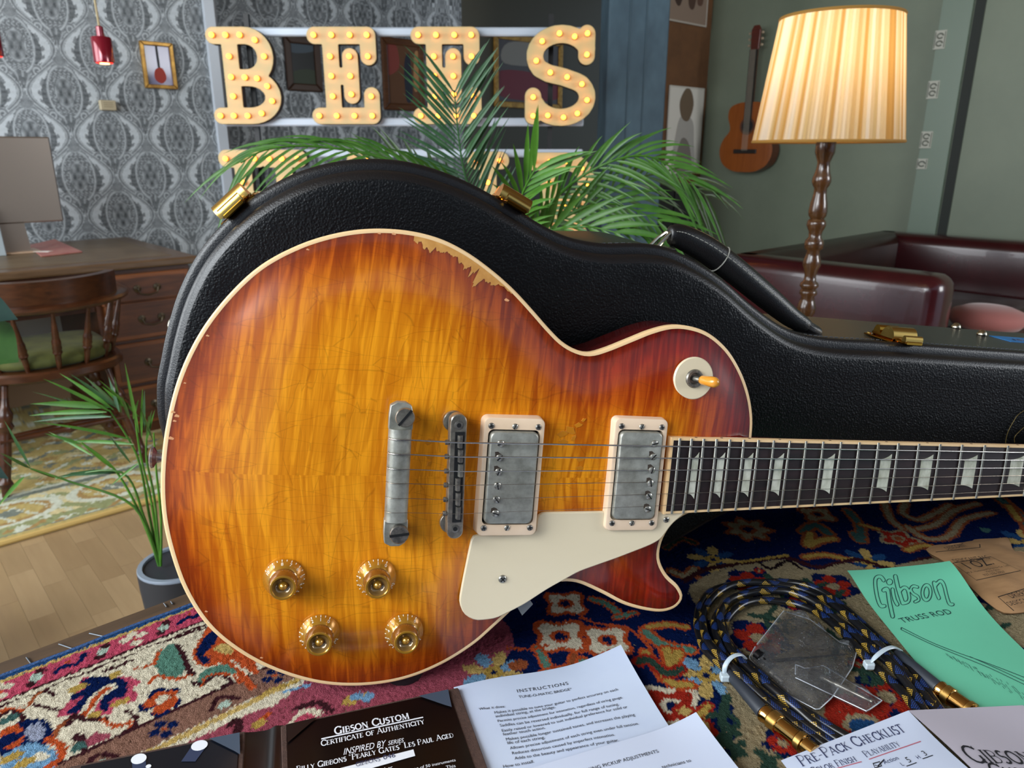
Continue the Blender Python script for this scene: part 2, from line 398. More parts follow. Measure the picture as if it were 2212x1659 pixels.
# ------------------------------------------------------------------ the room
CEIL = 2.75
B1, B2, A2, B3 = 4.55, 5.10, 5.00, 3.40      # papered wall, far papered wall, green wall, brown panel wall
def damask(x, y):
    """grey damask print, 0 dark .. 1 pale; x, y in metres on the wall"""
    W, H = .36, .415
    j = np.floor(x/(W/2)+.5); xc = x-j*(W/2); yo = y+np.where(np.mod(j, 2) > .5, H/2, 0)
    def motif(dx, yy):
        u = dx/W; v = (np.mod(yy+H/2, H)-H/2)/H; au = np.abs(u)
        return u, v, au
    out = np.full(x.shape, .40)
    best = np.zeros(x.shape)
    for dj in (-1, 0, 1):
        jj = np.floor(x/(W/2)+.5)+dj; dx = x-jj*(W/2); yy = y+np.where(np.mod(jj, 2) > .5, H/2, 0)
        u = dx/W; v = (np.mod(yy+H/2, H)-H/2)/H; au = np.abs(u)
        th = np.arctan2(v, au+1e-6)
        # ogee outline of this medallion: wide in the middle, pointed at top and bottom
        half = .245+.235*np.cos(2*PI*v*.98)
        e = au-half
        own = e < 0
        val = np.full(x.shape, .36)
        val += .50*np.exp(-(e/.018)**2)+.34*np.exp(-((e+.050)/.014)**2)-.24*np.exp(-((e+.026)/.012)**2)
        # pale toothed acanthus bands inside the ogee, thick at the shoulder
        r = np.sqrt((u/.205)**2+((v-.005)/.30)**2)
        thick = .100*np.exp(-((v-.04)/.20)**2)+.018
        tooth = .018*np.sign(np.sin((v+.6*np.abs(e))*2*PI*8.5))
        d_in = -e-.060
        band = smooth01(d_in, 0, .012)*(1-smooth01(d_in-tooth, thick-.012, thick))*smooth01(v, -.27, -.20)*(1-smooth01(v, .30, .40))
        val = np.maximum(val*(1-.55*band), .95*band)
        val = np.where((d_in > thick+.012) & (r > 1.08) & (v < .3) & (v > -.33), .20+.05*np.sin(v*H*1500), val)
        # scroll at the foot of each band
        q = np.sqrt((au-.205)**2+((v+.262)*1.12)**2); qa = np.arctan2(v+.262, au-.205)
        val = np.where(q < .078, .24+.60*np.exp(-((np.mod(q/.046-qa/(2*PI), 1)-.5)/.24)**2)*(q > .012), val)
        # the oval: pale rim, stippled ring, dark heart
        val = np.where(r < 1.12, .30, val)
        val += .55*np.exp(-((r-1.02)/.05)**2)
        st = .5+.5*np.sin(u*W*900+3*np.sin(v*60))*np.sin(v*H*820)
        val = np.where((r < .95) & (r > .62), .26+.34*(st > .62), val)
        val = np.where(r <= .62, .30+.22*np.cos(12*u/.2)*np.cos(9*v/.285)*(r > .1), val)
        val += np.where(r < .62, .25*np.exp(-((r-.56)/.04)**2), 0)
        # bud above and tail below
        d = np.sqrt((u/.10)**2+((v-.40)/.11)**2); val = np.where(d < 1, .28+.12*np.cos(22*u)+.2*np.exp(-((d-.9)/.09)**2), val)
        d = np.sqrt((u/.12)**2+((v+.37)/.10)**2); val = np.where(d < 1, .22+.40*np.clip(np.sin(np.arctan2(u, v+.5)*16), 0, 1)*(d > .35), val)
        take = own & (best < 1); out = np.where(take, val, out); best = np.where(take, 1, best)
    grain = .035*np.sin(y*2600)+.03*rng.standard_normal(x.shape)
    return np.clip(out+grain, 0, 1)
def axis_pts(lo, hi, f0, f1, fine, coarse):
    p = []
    if lo < f0: p += list(np.arange(lo, f0, coarse))
    p += list(np.arange(f0, f1, fine))
    p += list(np.arange(f1, hi, coarse))+[hi]
    return np.array(p)
paper_m = attr_mat('damask_wallpaper', .62, spec=.35)
def papered(name, a0, a1, b, fa, fz, fine, off):
    X = axis_pts(a0, a1, *fa, fine, .03); Z = axis_pts(0, CEIL, *fz, fine, .03)
    xc, zc = np.meshgrid((X[1:]+X[:-1])/2, (Z[1:]+Z[:-1])/2)
    g = damask(xc+off[0], zc+off[1])[..., None]
    dark, pale = np.array(lin('#30363a')[:3]), np.array(lin('#c6ced3')[:3])
    o = grid_mesh(name, X, Z, np.zeros((len(Z), len(X))), paper_m, face_cols=dark*(1-g)+pale*g, smooth=0)
    o.matrix_world = frameM(ab(0, b), (A[0], A[1], 0), (0, 0, 1), (-B[0], -B[1], 0))
    return struct(o)
A_END = 1.80                       # where the papered wall stops
papered('wall_left', -2.2, A_END, B1, (-.9, A_END), (.70, 2.20), .0052, (-.115, .37))
green_m = mat('olive_green_paint', '#76816f', .5, col2='#7d8875', vscale=2.5, bump=(60, .06, .002))
olive_m = mat('dark_olive_paint', '#4c4a3d', .6)
trim_m = mat('pale_grey_trim', '#c3cbd4', .35)
brown_m = mat('brown_pinboard', '#5d3d22', .7, col2='#6b4728', vscale=9)
papered('wall_back', A_END-.3, 4.05, B2, (2.0, 4.05), (1.0, 2.25), .0075, (.10, .33))
def slab(name, c_ab, size, z0, z1, m, kind='structure'):
    o = MB().box((0, 0, (z1-z0)/2), (size[0], size[1], z1-z0)).build(name, m, smooth=0)
    p = ab(*c_ab); o.location = (p.x, p.y, z0); o.rotation_euler = (0, 0, ROOM)
    return struct(o) if kind else o
slab('wall_back_olive', (5.1, B2+.05), (2.1, .1), 0, CEIL, olive_m)
slab('wall_reveal', (A_END+.03, (B1+B2)/2+.03), (.06, B2-B1), 0, CEIL, mat('grey_reveal', '#8f9297', .5))
slab('trim_1', (A_END-.004, B1-.006), (.055, .05), 0, CEIL, trim_m)
slab('wall_right', (A2+.05, B3-2.6), (.1, 5.2), 0, CEIL, green_m)
slab('wall_panel', (4.62, B3+.05), (.86, .1), 0, CEIL, brown_m)
slab('ceiling', (2.2, 2.0), (7.6, 7.4), CEIL, CEIL+.1, mat('ceiling_paint', '#8a7a66', .8))
o = MB().box((0, 0, CEIL/2), (4.6, .1, CEIL)).build('reflection_wall', mat('reflection_wall_dark', '#3b342c', .8), smooth=0); o.location = (2.5, -3.1, 0); struct(o)  # unseen dark wall added so the guitar top reflects dark
slab('baseboard_left', (.6, B1-.012), (2.3, .024), 0, .12, trim_m)
# floor: a base slab and the strips of parquet that show
wood_floor = wood('oak_floor', '#8f6a45', '#a57f57', .38, (3, 30, 30))
fl = struct(slab('floor', (1.6, 1.2), (9.5, 9.0), -.06, -.012, wood_floor))
ptones = [wood(f'oak_strip_{i}', c1, c2, .36, (2.2, 26, 26)) for i, (c1, c2) in enumerate(
    [('#90785a', '#9a825f'), ('#937b5b', '#9f8765'), ('#8a7253', '#957d5c'), ('#977f5e', '#a28a68'), ('#8d7656', '#998160')])]
pl_len, pl_w = .30, .066
base_me = {}
def plank_mesh(k):
    if k not in base_me:
        o = MB().box((0, 0, -.006), (pl_len-.0007, pl_w-.0005, .012)).build('plank', ptones[k], smooth=0)
        base_me[k] = o.data; COL.objects.unlink(o); bpy.data.objects.remove(o)
    return base_me[k]
n = 0
fi = fl.matrix_world.inverted() if False else None
for r in range(0, 30):
    a = -.55+(r+.5)*pl_w
    for c in range(-1, 10):
        b = .62+c*pl_len+((r*7) % 5)*.083
        w = ab(a, b)
        if not (-.5 < a < 1.5 and .55 < b < 3.0): continue
        o = bpy.data.objects.new('plank', plank_mesh((r*3+c*5+r*c) % 5)); COL.objects.link(o); o.parent = fl; n += 1
        # local to the floor slab (already turned with the room)
        la, lb = a-1.6, b-1.2
        o.location = (la, lb, .06); o.rotation_euler = (0, 0, PI/2)
# the yellow patterned rug lying on the floor under the chair and desk
def floor_rug():
    a0, a1, b0, b1 = -.6, 2.2, 2.66, 4.3
    X = axis_pts(a0, a1, a0, 1.35, .007, .05); Y = axis_pts(b0, b1, b0, 3.6, .007, .06)
    x, y = np.meshgrid(X, Y)
    u, v = x-a0, y-b0
    def vn(s, ph): return np.sin(u*s+ph+1.7*np.sin(v*s*.8+ph*2))+np.sin(v*s*1.1-ph+1.3*np.sin(u*s*.7))
    P = {k: np.array(lin(c)[:3]) for k, c in dict(y='#a8955c', o='#bdb083', g='#84895f', w='#b9bdab', b='#6b7268', t='#95794a').items()}
    C = np.empty(x.shape+(3,)); C[:] = P['y']
    def put(mask, k): C[mask] = P[k]
    nz = rng.standard_normal(x.shape)*.25
    put(vn(27, .4)+nz > .8, 'o'); put(vn(38, 2.1)+nz > 1.2, 'g'); put(vn(47, 4.0)+nz > 1.35, 'b'); put(vn(30, 1.3)+nz > 1.5, 't'); put(vn(55, 5.3)+nz > 1.5, 'w')
    bd = v < .40
    put(bd, 'o')
    ph = np.mod(u, .34)-.17; q = np.sqrt((ph/.13)**2+((v-.21)/.085)**2)+nz*.06
    put(bd & (np.mod(v*9+np.sin(u*30)*.3+nz*.1, 1) < .38), 'g')
    put(bd & (q < 1.25), 'w'); put(bd & (q < 1.0), 't'); put(bd & (q < .82), 'y'); put(bd & (q < .35), 'b')
    put(bd & (np.abs(np.sin(u*42+v*25))+nz*.3 > .96), 'w'); put(bd & (np.abs(v-.345) < .014), 'b'); put(bd & (np.abs(v-.37) < .012), 'w')
    put(v < .10, 'g'); put((v < .10) & (vn(60, 1)+nz > .6), 'w'); put((v < .10) & (vn(75, 3)+nz > 1.1), 't'); put(v < .04, 'b'); put(v < .032, 'y')
    o = grid_mesh('floor_rug', X-a0, Y-b0, np.full((len(Y), len(X)), .014)+rng.standard_normal((len(Y), len(X)))*.0012, attr_mat('floor_rug_wool', .95), point_cols=C, smooth=180)
    o.matrix_world = frameM(ab(a0, b0), (A[0], A[1], 0), (B[0], B[1], 0), (0, 0, 1))
    tag(o, 'yellow and green patterned rug lying on the wooden floor', 'rug')
    bm = MB().tube([(0, 0, .009), (2.8, 0, .009)], .010, 8).build('rug_edge', mat('rug_binding', '#b89a5a', .9), o)
floor_rug()
# blue grey column and the picture board beside it
colm = mat('blue_grey_steel', '#4c6573', .5, col2='#2f4350', vscale=4, vstretch=(1, 1, .5), bump=(25, .2, .003))
pc = ony(1368, 300, 4.35)
o = MB().box((0, 0, CEIL/2), (.33, .26, CEIL), ch=.006).build('column', colm, smooth=20); o.location = (pc.x, pc.y+.16, 0); o.rotation_euler = (0, 0, .06); struct(o, 'blue grey painted steel column')
for k, x in enumerate((-.05, .04)):
    MB().box((x, -.131, CEIL/2), (.006, .004, CEIL)).build('groove', mat('column_seam', '#3a505c', .5), o)
# vertical trim strip on the green wall with its dark joint
def on_wall(o, p, ax=None, nrm=None):
    """stand an object built in x (along the wall), y (up), z (off the wall) on a wall point"""
    o.matrix_world = frameM(p, ax, (0, 0, 1), nrm); return o
GX, GN = (-B[0], -B[1], 0), (-A[0], -A[1], 0)      # right along the green wall, and its normal
LX, LN = (A[0], A[1], 0), (-B[0], -B[1], 0)        # the same for walls that run along A
s0 = ona(2035, 235, A2); bb = ab_of(s0)[1]
struct(on_wall(MB().box((0, 0, .012), (.16, CEIL, .024)).build('trim_2', mat('green_trim', '#768878', .4), smooth=0), ab(A2, bb+.0, CEIL/2), GX, GN))
struct(on_wall(MB().box((.115, 0, .006), (.05, CEIL, .012)).build('trim_3', mat('dark_joint', '#252b27', .7), smooth=0), ab(A2, bb, CEIL/2), GX, GN))
# ------------------------------------------------------------------ things on the walls
gold_frame = mat('old_gold_frame', '#8a642c', .35, .6, col2='#b98f45', vscale=30)
dark_frame = mat('dark_brown_frame', '#3a2414', .45)
black_m = mat('black_paint', '#0e0f10', .5)
white_m = mat('white_card', '#d9d8d2', .6)
def picture(name, label, p, w, h, ax, nrm, frame_m, fw, canvas, shapes=(), depth=.025, cat='picture', group=None):
    """framed picture: four mitred rails, the print, flat coloured shapes of the print"""
    t = thing(name, label, cat, M=frameM(p, ax, (0, 0, 1), nrm), group=group)
    for (x0, y0, x1, y1, x2, y2, x3, y3) in (
        (-w/2, h/2, w/2, h/2, w/2-fw, h/2-fw, -w/2+fw, h/2-fw), (-w/2, -h/2, w/2, -h/2, w/2-fw, -h/2+fw, -w/2+fw, -h/2+fw),
        (-w/2, -h/2, -w/2, h/2, -w/2+fw, h/2-fw, -w/2+fw, -h/2+fw), (w/2, -h/2, w/2, h/2, w/2-fw, h/2-fw, w/2-fw, -h/2+fw)):
        MB().prism([(x0, y0), (x1, y1), (x2, y2), (x3, y3)], .001, depth).build('frame_rail', frame_m, t, smooth=0, bevel=fw*.18)
    MB().box((0, 0, .006), (w-fw, h-fw, .008)).build('print', canvas, t, smooth=0)
    for k, (m, poly) in enumerate(shapes):
        P = catmull(poly, 5)
        MB().prism([(x*w, y*h) for x, y in P], .010, .0106+.0004*k).build('print_shape', m, t, smooth=0)
    g = NT('picture_glass'); g.set(Base_Color=(1, 1, 1, 1), Roughness=.03, Transmission_Weight=1.0, IOR=1.1, Alpha=.12)
    return t
def flat(h, r=.6): return mat('print_'+h[1:], h, r)
p = onb(341, 142, B1-.002)
w_ = (onb(376, 142, B1)-onb(306, 142, B1)).length; h_ = onb(341, 92, B1).z-onb(341, 192, B1).z
picture('small_picture', 'small gold framed picture of a red guitar on the grey damask wall', p, w_, h_, LX, LN, gold_frame, .02, flat('#6f6d92', .12),
        [(flat('#2a2a33'), [(-.03, .45), (.03, .45), (.04, -.1), (-.02, -.1)]), (flat('#a03a30'), [(-.12, -.1), (.1, -.05), (.2, -.25), (.05, -.38), (-.15, -.3)])])
p = onb(230, 228, B1-.001)
t = tag(MB().box((0, 0, .02), (.075, .05, .04), ch=.004).build('thermostat', mat('cream_plastic', '#b9ac8e', .4), smooth=20), 'small cream wall thermostat under the red pendant', 'thermostat')
on_wall(t, p, LX, LN)
for k in range(3): MB().box((0, .012-.01*k, .0405), (.045, .0025, .002)).build('slot', mat('slot_grey', '#8e8066', .6), t, smooth=0)
for nm, lab, c, (x0, y0, x1, y1), cv, shp in (
    ('painting', 'dark landscape painting in a brown frame behind the first glowing E', None, (615, 80, 692, 198), '#15181a', [('#3c4a55', [(-.3, .2), (.3, .25), (.3, .42), (-.3, .42)]), ('#27331f', [(-.35, -.4), (.35, -.4), (.3, -.1), (-.3, -.15)])]),
    ('painting', 'painting of a standing figure in warm tones behind the palm', None, (825, 85, 915, 240), '#6b4a33', [('#8c3f35', [(-.4, 0), (-.1, .1), (-.15, .4), (-.4, .4)]), ('#1e2433', [(.05, -.35), (.2, -.3), (.18, .2), (.1, .3), (.02, .1)]), ('#b98b5a', [(.25, -.2), (.42, -.1), (.4, .3), (.28, .3)])]),
    ('painting', 'wood framed painting with a pink band behind the letter S', None, (1068, 80, 1215, 236), '#4a4440', [('#74262f', [(-.4, -.35), (.4, -.35), (.4, -.05), (-.4, 0)]), ('#8d8a80', [(-.35, .1), (.3, .15), (.25, .4), (-.3, .38)])])):
    cx_, cy_ = (x0+x1)/2, (y0+y1)/2; p = onb(cx_, cy_, B2-.003)
    w_ = (onb(x1, cy_, B2)-onb(x0, cy_, B2)).length; h_ = onb(cx_, y0, B2).z-onb(cx_, y1, B2).z
    picture(nm, lab, p, w_, h_, LX, LN, gold_frame if '1068' in str(x0) else dark_frame if x0 == 615 else wood('walnut_frame', '#4b2a12', '#6b4220'), .05, flat(cv, .3), [(flat(c, .5), s) for c, s in shp])
# board pictures on the brown panel
bl = flat('#d8d5cc'); gy = flat('#8b8984'); dk = flat('#4b4743')
p = onb(1477, 283, B3-.002); w_ = (onb(1515, 283, B3)-onb(1441, 283, B3)).length; h_ = onb(1477, 190, B3).z-onb(1477, 378, B3).z
picture('photo_print', 'white photograph of a standing figure in a hat on the brown panel', p, w_, h_, LX, LN, mat('white_photo_edge', '#c9c6bd', .5), .012, bl,
        [(flat('#a9a6a0'), [(-.3, -.5), (.3, -.5), (.28, -.1), (.2, .12), (-.1, .18), (-.25, 0)]), (flat('#77716a'), [(-.25, -.5), (.25, -.5), (.15, -.16), (-.1, -.1)]),
         (flat('#6b5a47'), [(-.12, .15), (.08, .12), (.2, .3), (.1, .46), (-.06, .47), (-.2, .32)])], depth=.012, cat='photograph')
p = onb(1486, -10, B3-.002); w_ = (onb(1530, 20, B3)-onb(1445, 20, B3)).length; h_ = onb(1486, -75, B3).z-onb(1486, 52, B3).z
picture('photo_print', 'sepia group photograph at the top edge of the brown panel', p, w_, h_, LX, LN, mat('pale_photo_edge', '#b4aca2', .5), .012, flat('#8b7768'),
        [(flat('#3d2a22'), [(-.35, -.1), (-.2, -.2), (-.1, .3), (-.3, .3)]), (flat('#4d362b'), [(0, -.15), (.15, -.2), (.2, .3), (0, .35)]), (flat('#5b4034'), [(.22, -.1), (.36, -.1), (.36, .3), (.25, .3)])], depth=.012, cat='photograph')
# black block added in place of the dark doorway below the photographs
p = onb(1468, 398, B3-.22); w_ = .62
t = thing('doorway_block', 'black block standing in for the dark doorway below the photographs', 'doorway', Vector((p.x, p.y, 0)), ROOM)
MB().box((-.05, .11, p.z/2), (w_, .20, p.z), ch=.006).build('block_body', black_m, t, smooth=20)
for s in (-1, 1): MB().box((-.05+s*w_/4, .006, p.z/2), (w_/2-.02, .014, p.z-.06), ch=.003).build('block_face', mat('block_face_black', '#131313', .5), t, smooth=20)
# four small printed plates on the green trim
for k, (x, y, w_, h_) in enumerate(((2031, 86, 24, 40), (2016, 194, 24, 38), (2001, 302, 24, 36), (1992, 354, 22, 22))):
    p = ona(x, y, A2-.026); sx = (ona(x+w_/2, y, A2)-ona(x-w_/2, y, A2)).length; sy = ona(x, y-h_/2, A2).z-ona(x, y+h_/2, A2).z
    t = thing('wall_plate', ['highest small white printed plate on the green wall trim', 'second highest small printed plate on the green wall trim',
              'third small printed plate down the green wall trim', 'lowest square printed plate on the green wall trim'][k], 'plate', M=frameM(p, GX, (0, 0, 1), GN), group='printed plates on the green trim')
    MB().box((0, 0, .003), (sx, sy, .006)).build('card', mat('plate_card', '#bcbdb0', .5), t, smooth=0)
    for (ex, ey, er) in ((0, sy*.2, sx*.26), (0, -sy*.2, sx*.26)) if k < 3 else ((0, 0, sx*.3),):
        MB().tube([(ex+er*math.cos(q), ey+er*.8*math.sin(q), .0065) for q in np.linspace(0, 5.6, 14)], .004, 5).build('print_curl', mat('plate_ink', '#5b6157', .6), t)
    for s in (-1, 1): MB().box((s*sx*.42, 0, .0065), (.004, sy*.86, .001)).build('print_line', mat('plate_ink', '#5b6157', .6), t, smooth=0)
# classical guitar hanging on the green wall
p0 = ona(1625, 371, A2); hz = ona(1655, 58, A2).z-p0.z; px_m = (ona(1681, 310, A2)-ona(1568, 310, A2)).length
t = thing('classical_guitar', 'amber classical guitar hanging on the green wall beside the lampshade', 'guitar', M=frameM(Vector(p0)+Vector(GN)*.03, GX, (0, 0, 1), GN))
w2 = px_m/2; bl_ = hz*.49
prof = [(0, 0), (.45, .015), (.85, .12), (1, .30), (.9, .46), (.68, .58), (.66, .66), (.76, .80), (.70, .93), (.4, .99), (.08, 1)]
half = [(x*w2, y*bl_) for x, y in prof]; P = catmull(half+[(-x, y) for x, y in half[::-1]][:-1], 4); P = P if area2(P) > 0 else P[::-1]
cg_top = wood('cedar_top', '#8f4a17', '#a85c22', .22, (40, 3, 40), Coat_Weight=.4)
cg_side = wood('rosewood_side', '#3a1d10', '#532a15', .3); cg_blk = wood('ebony_board', '#17110d', '#241a13', .4)
m_ = MB().prism([tuple(q) for q in P], 0, .09); m_.build('body', cg_side, t, smooth=30)
V, F = fill(P, 0); m_ = MB(); m_.add([(x, y, .0905) for x, y in V], F).build('soundboard', cg_top, t, smooth=0)
MB().lathe([(.043, .0906), (.043, .0912)], 28, Matrix.Translation((0, bl_*.66, 0))).build('sound_hole', black_m, t)
MB().lathe([(.058, .0906), (.058, .0910)], 28, Matrix.Translation((0, bl_*.66, 0))).build('rosette', mat('rosette', '#5a3216', .4), t)
MB().box((0, bl_*.30, .095), (w2*.85, .028, .012)).build('bridge', cg_blk, t, smooth=0, bevel=.002)
MB().box((0, (bl_*.74+hz*.84)/2, .094), (.055, hz*.84-bl_*.74, .014)).build('fingerboard', cg_blk, t, smooth=0)
MB().box((0, (bl_+hz*.84)/2, .078), (.05, hz*.84-bl_, .022)).build('neck', cg_side, t, smooth=0, bevel=.006)
MB().prism([(-.03, hz*.84), (.03, hz*.84), (.034, hz*.97), (.018, hz), (-.018, hz), (-.034, hz*.97)], .07, .088).build('headstock', wood('head_wood', '#4a1c12', '#6b2c1a', .3), t, smooth=0, bevel=.003)
for s in (-1, 1):
    for k in range(3):
        MB().lathe([(.006, -.008), (.008, -.004), (.008, .004), (.005, .008)], 10, Matrix.Translation((s*.047, hz*(.87+.04*k), .078)) @ Matrix.Rotation(PI/2, 4, 'Y')).build('tuning_key', mat('ivory_key', '#b9a58d', .4), t)
for k in range(6): MB().tube([(-.02+.008*k, bl_*.31, .104), (-.018+.0072*k, hz*.84, .104)], .0008, 4).build('string', mat('nylon', '#c8bca8', .3), t)
# red pendant lamps
def pendant(px, py, y, label):
    p = ony(px, py, y); t = thing('pendant_lamp', label, 'lamp', (p.x, p.y, p.z), group='red pendant lamps')
    red = mat('red_enamel', '#7c0f26', .12, .25, Coat_Weight=.6)
    MB().lathe([(.034, 0), (.036, .002), (.036, .085), (.033, .09), (.014, .092), (.013, .125), (.010, .128)], 28).build('shade', red, t)
    MB().lathe([(.029, -.001), (.029, .001)], 24).build('diffuser', emis('red_glow', '#ff2a20', 3.0), t)
    MB().lathe([(.017, -.004), (.017, 0)], 16).build('bulb', emis('bulb_glow', '#ffb070', 8.0), t)
    MB().tube([(0, 0, .126), (-.006, 0, .5), (0, 0, CEIL-p.z)], .004, 6).build('cord', mat('cloth_cord', '#a89a78', .8), t)
pendant(226, 136, 3.05, 'red metal pendant lamp hanging before the damask wall')
pendant(-14, 122, 3.05, 'red pendant lamp cut off by the photo edge')
# ------------------------------------------------------------------ desk and what stands on it
DZ = .77; DF, DB, DL, DR = 3.37, 4.42, -.55, 1.17
walnut = wood('walnut_desk', '#3d1f0e', '#5b331a', .32, (5, 40, 40)); walnut_l = wood('walnut_drawer', '#5a3115', '#7d4822', .3, (5, 40, 40))
t = thing('pedestal_desk', 'large wooden pedestal desk against the damask wall', 'desk', ab((DL+DR)/2, DF), ROOM)
L = DR-DL; D = DB-DF
MB().box((0, D/2, DZ-.0165), (L, D, .033)).build('desk_top', wood('desk_top', '#4f3a26', '#66503a', .3, (5, 40, 40)), t, smooth=0, bevel=.008)
MB().box((0, D/2, DZ+.0008), (L-.16, D-.2, .0016)).build('leather_inset', mat('worn_leather_inset', '#5a4a35', .38, col2='#6b5a42', vscale=8), t, smooth=0)
MB().box((0, D/2+.01, DZ-.115), (L-.07, D-.06, .165)).build('apron', walnut, t, smooth=0)
brass = mat('old_brass', '#5d5446', .35, .9)
def drawer(x, z, w, h, pulls=1):
    d = MB().box((x, .016, z), (w, .03, h), ch=.003).build('drawer', walnut_l, t, smooth=20)
    MB().box((x, .001, z), (w-.04, .004, h-.035)).build('drawer_panel', walnut, d, smooth=0)
    for s in (-1, 1):
        MB().lathe([(.016, 0), (.016, .004), (.006, .008), (.004, .016)], 12, Matrix.Translation((x+s*.04, 0, z)) @ Matrix.Rotation(PI/2, 4, 'X')).build('handle_rose', brass, d)
    MB().tube([(x-.04, -.012, z), (x-.035, -.018, z-.02), (x, -.02, z-.028), (x+.035, -.018, z-.02), (x+.04, -.012, z)], .0035, 6).build('handle', brass, d)
PW = .40
for side in (-1, 1):
    cx_ = side*(L/2-PW/2-.03)
    MB().box((cx_, D/2, .33), (PW, D-.06, .60)).build('pedestal', walnut, t, smooth=0)
    MB().box((cx_, D/2, .035), (PW+.03, D-.03, .07)).build('plinth', walnut, t, smooth=0, bevel=.006)
    drawer(cx_, DZ-.115, PW-.04, .125)
    for k, (z, h) in enumerate(((.525, .17), (.335, .18), (.145, .17))): drawer(cx_, z, PW-.05, h)
drawer(0, DZ-.115, L-2*PW-.14, .115)
# computer on the desk
def lump(name, m, parent, rings): return MB().loft(rings, True, True).build(name, m, parent)
p = onb(62, 520, 4.02); ma, mb = ab_of(p)
t = thing('computer_screen', 'grey computer screen seen from behind on the desk', 'computer', ab(ma-.11, mb-.02, DZ+.002), ROOM)
sil = mat('grey_aluminium', '#8a8076', .32, .7)
MB().box((0, 0, .315), (.52, .02, .37), ch=.006).build('screen_shell', sil, t, smooth=20)
MB().box((0, .012, .315), (.50, .004, .33)).build('screen_glass', black_m, t, smooth=0)
MB().prism([(-.11, 0), (.11, 0), (.10, .13), (-.10, .13)], -.004, .004, Matrix.Translation((0, -.01, .0)) @ Matrix.Rotation(PI/2, 4, 'X')).build('stand_neck', sil, t, smooth=0)
MB().box((.02, .02, .004), (.24, .15, .008), ch=.003).build('stand_foot', mat('pale_foot', '#c6ab90', .3, .3), t, smooth=20)
p = onz(18, 553, DZ); a_, b_ = ab_of(p)
t = thing('laptop', 'open pale grey laptop cut off by the photo edge on the desk', 'laptop', ab(a_-.16, b_, DZ+.002), ROOM)
MB().box((0, .05, .008), (.31, .10, .014), ch=.004).build('base', mat('laptop_grey', '#8f9a9f', .35, .3), t, smooth=20)
MB().box((0, 0, .105), (.31, .008, .21), Matrix.Rotation(math.radians(-14), 4, 'X'), ch=.003).build('lid', mat('laptop_lid', '#9aa6ab', .35, .2), t, smooth=20)
q = [onz(*c, DZ+.003) for c in ((60, 532), (118, 518), (178, 545), (90, 555))]
o = MB().add([tuple(v) for v in q]+[(v.x, v.y, v.z+.004) for v in q], [(3, 2, 1, 0), (4, 5, 6, 7), (0, 1, 5, 4), (1, 2, 6, 5), (2, 3, 7, 6), (3, 0, 4, 7)]).build('magazine', mat('pink_cover', '#a8605c', .4, col2='#b67f72', vscale=30), smooth=0)
tag(o, 'pink covered magazine lying on the desk beside the computer', 'magazine')
for (x, y) in ((93, 543), (38, 541)):
    c = onz(x, y, DZ+.0075); MB().box((c.x, c.y, c.z), (.07, .035, .0012), ).build('cover_panel', white_m, o, smooth=0)
# storage box in the knee hole
p = onb(95, 715, 4.3)
t = thing('storage_box', 'tan cardboard box with white lid standing under the desk', 'box', Vector((p.x, p.y, 0)), ROOM)
bz = p.z; MB().box((0, 0, bz/2), (.46, .26, bz)).build('box_body', mat('tan_card', '#9a7a5c', .7), t, smooth=0, bevel=.003)
MB().box((0, 0, bz+.05), (.48, .28, .1)).build('box_lid', mat('box_white', '#c9cdd4', .5), t, smooth=0, bevel=.003)
# ------------------------------------------------------------------ captain's chair
cw1 = wood('chair_wood', '#2e170b', '#4c2a15', .28, (14, 14, 50)); CHB = 2.98
pr = onb(100, 628, CHB); ca, cb = ab_of(onb(88, 700, CHB+.05))
t = thing('captains_chair', 'dark wooden captain chair with turned spindles and green cushion', 'chair', ab(ca+.03, CHB+.27), ROOM)
SZ = .455
seat = catmull([(.25, -.02), (.24, .17), (.17, .23), (0, .245), (-.17, .23), (-.24, .17), (-.25, -.02), (-.23, -.15), (-.14, -.23), (0, -.255), (.14, -.23), (.23, -.15)], 5)
MB().loft([[(x*k, y*k, z) for x, y in seat] for k, z in ((.93, SZ-.042), (1, SZ-.03), (1, SZ-.008), (.97, SZ))], True, True).build('seat', cw1, t)
cush = mat('moss_green_velvet', '#3c4118', .8, col2='#55591f', vscale=12, Sheen_Weight=.05)
MB().loft([[(x*k, y*k, z) for x, y in seat] for k, z in ((.80, SZ), (.86, SZ+.012), (.87, SZ+.03), (.80, SZ+.048), (.60, SZ+.056), (.2, SZ+.058))], True, True).build('cushion', cush, t, smooth=180)
def turned(p, q, r, beads, parent, name):
    p, q = Vector(p), Vector(q); d = q-p; n_ = 26; prof = []
    for i in range(n_+1):
        s = i/n_; rr = r*(.55+.45*math.sin(PI*min(1, s*1.15)))
        for b0 in beads: rr += r*.55*math.exp(-((s-b0)/.022)**2)
        prof.append((rr, s*d.length))
    M = Matrix.Translation(p) @ d.to_track_quat('Z', 'Y').to_matrix().to_4x4()
    return MB().lathe(prof, 12, M).build(name, cw1, parent)
RZ = .685
arc = [(math.cos(q)*.285, -.02+math.sin(q)*.275) for q in np.linspace(math.radians(-178), math.radians(-2), 25)]
arc = [(-.275, .20), (-.285, .1)]+arc+[(.285, .1), (.275, .20)]
MB().tube([(x, y, RZ+.004*(abs(y+.3))) for x, y in arc], [.034]*2+[.032]*25+[.034, .036], 10, flat=.5).build('arm_rail', cw1, t)
crest = [(math.cos(q)*.285, -.02+math.sin(q)*.28) for q in np.linspace(math.radians(-150), math.radians(-30), 17)]
MB().loft([[(x*k, y*k-.012*(z-RZ)/.1, z) for x, y in crest for k in (1,)]+[(x*.90, y*.90, z) for x, y in crest[::-1]] for z in (RZ+.01, RZ+.05, RZ+.085, RZ+.098)], True, True).build('crest_rail', cw1, t, smooth=50)
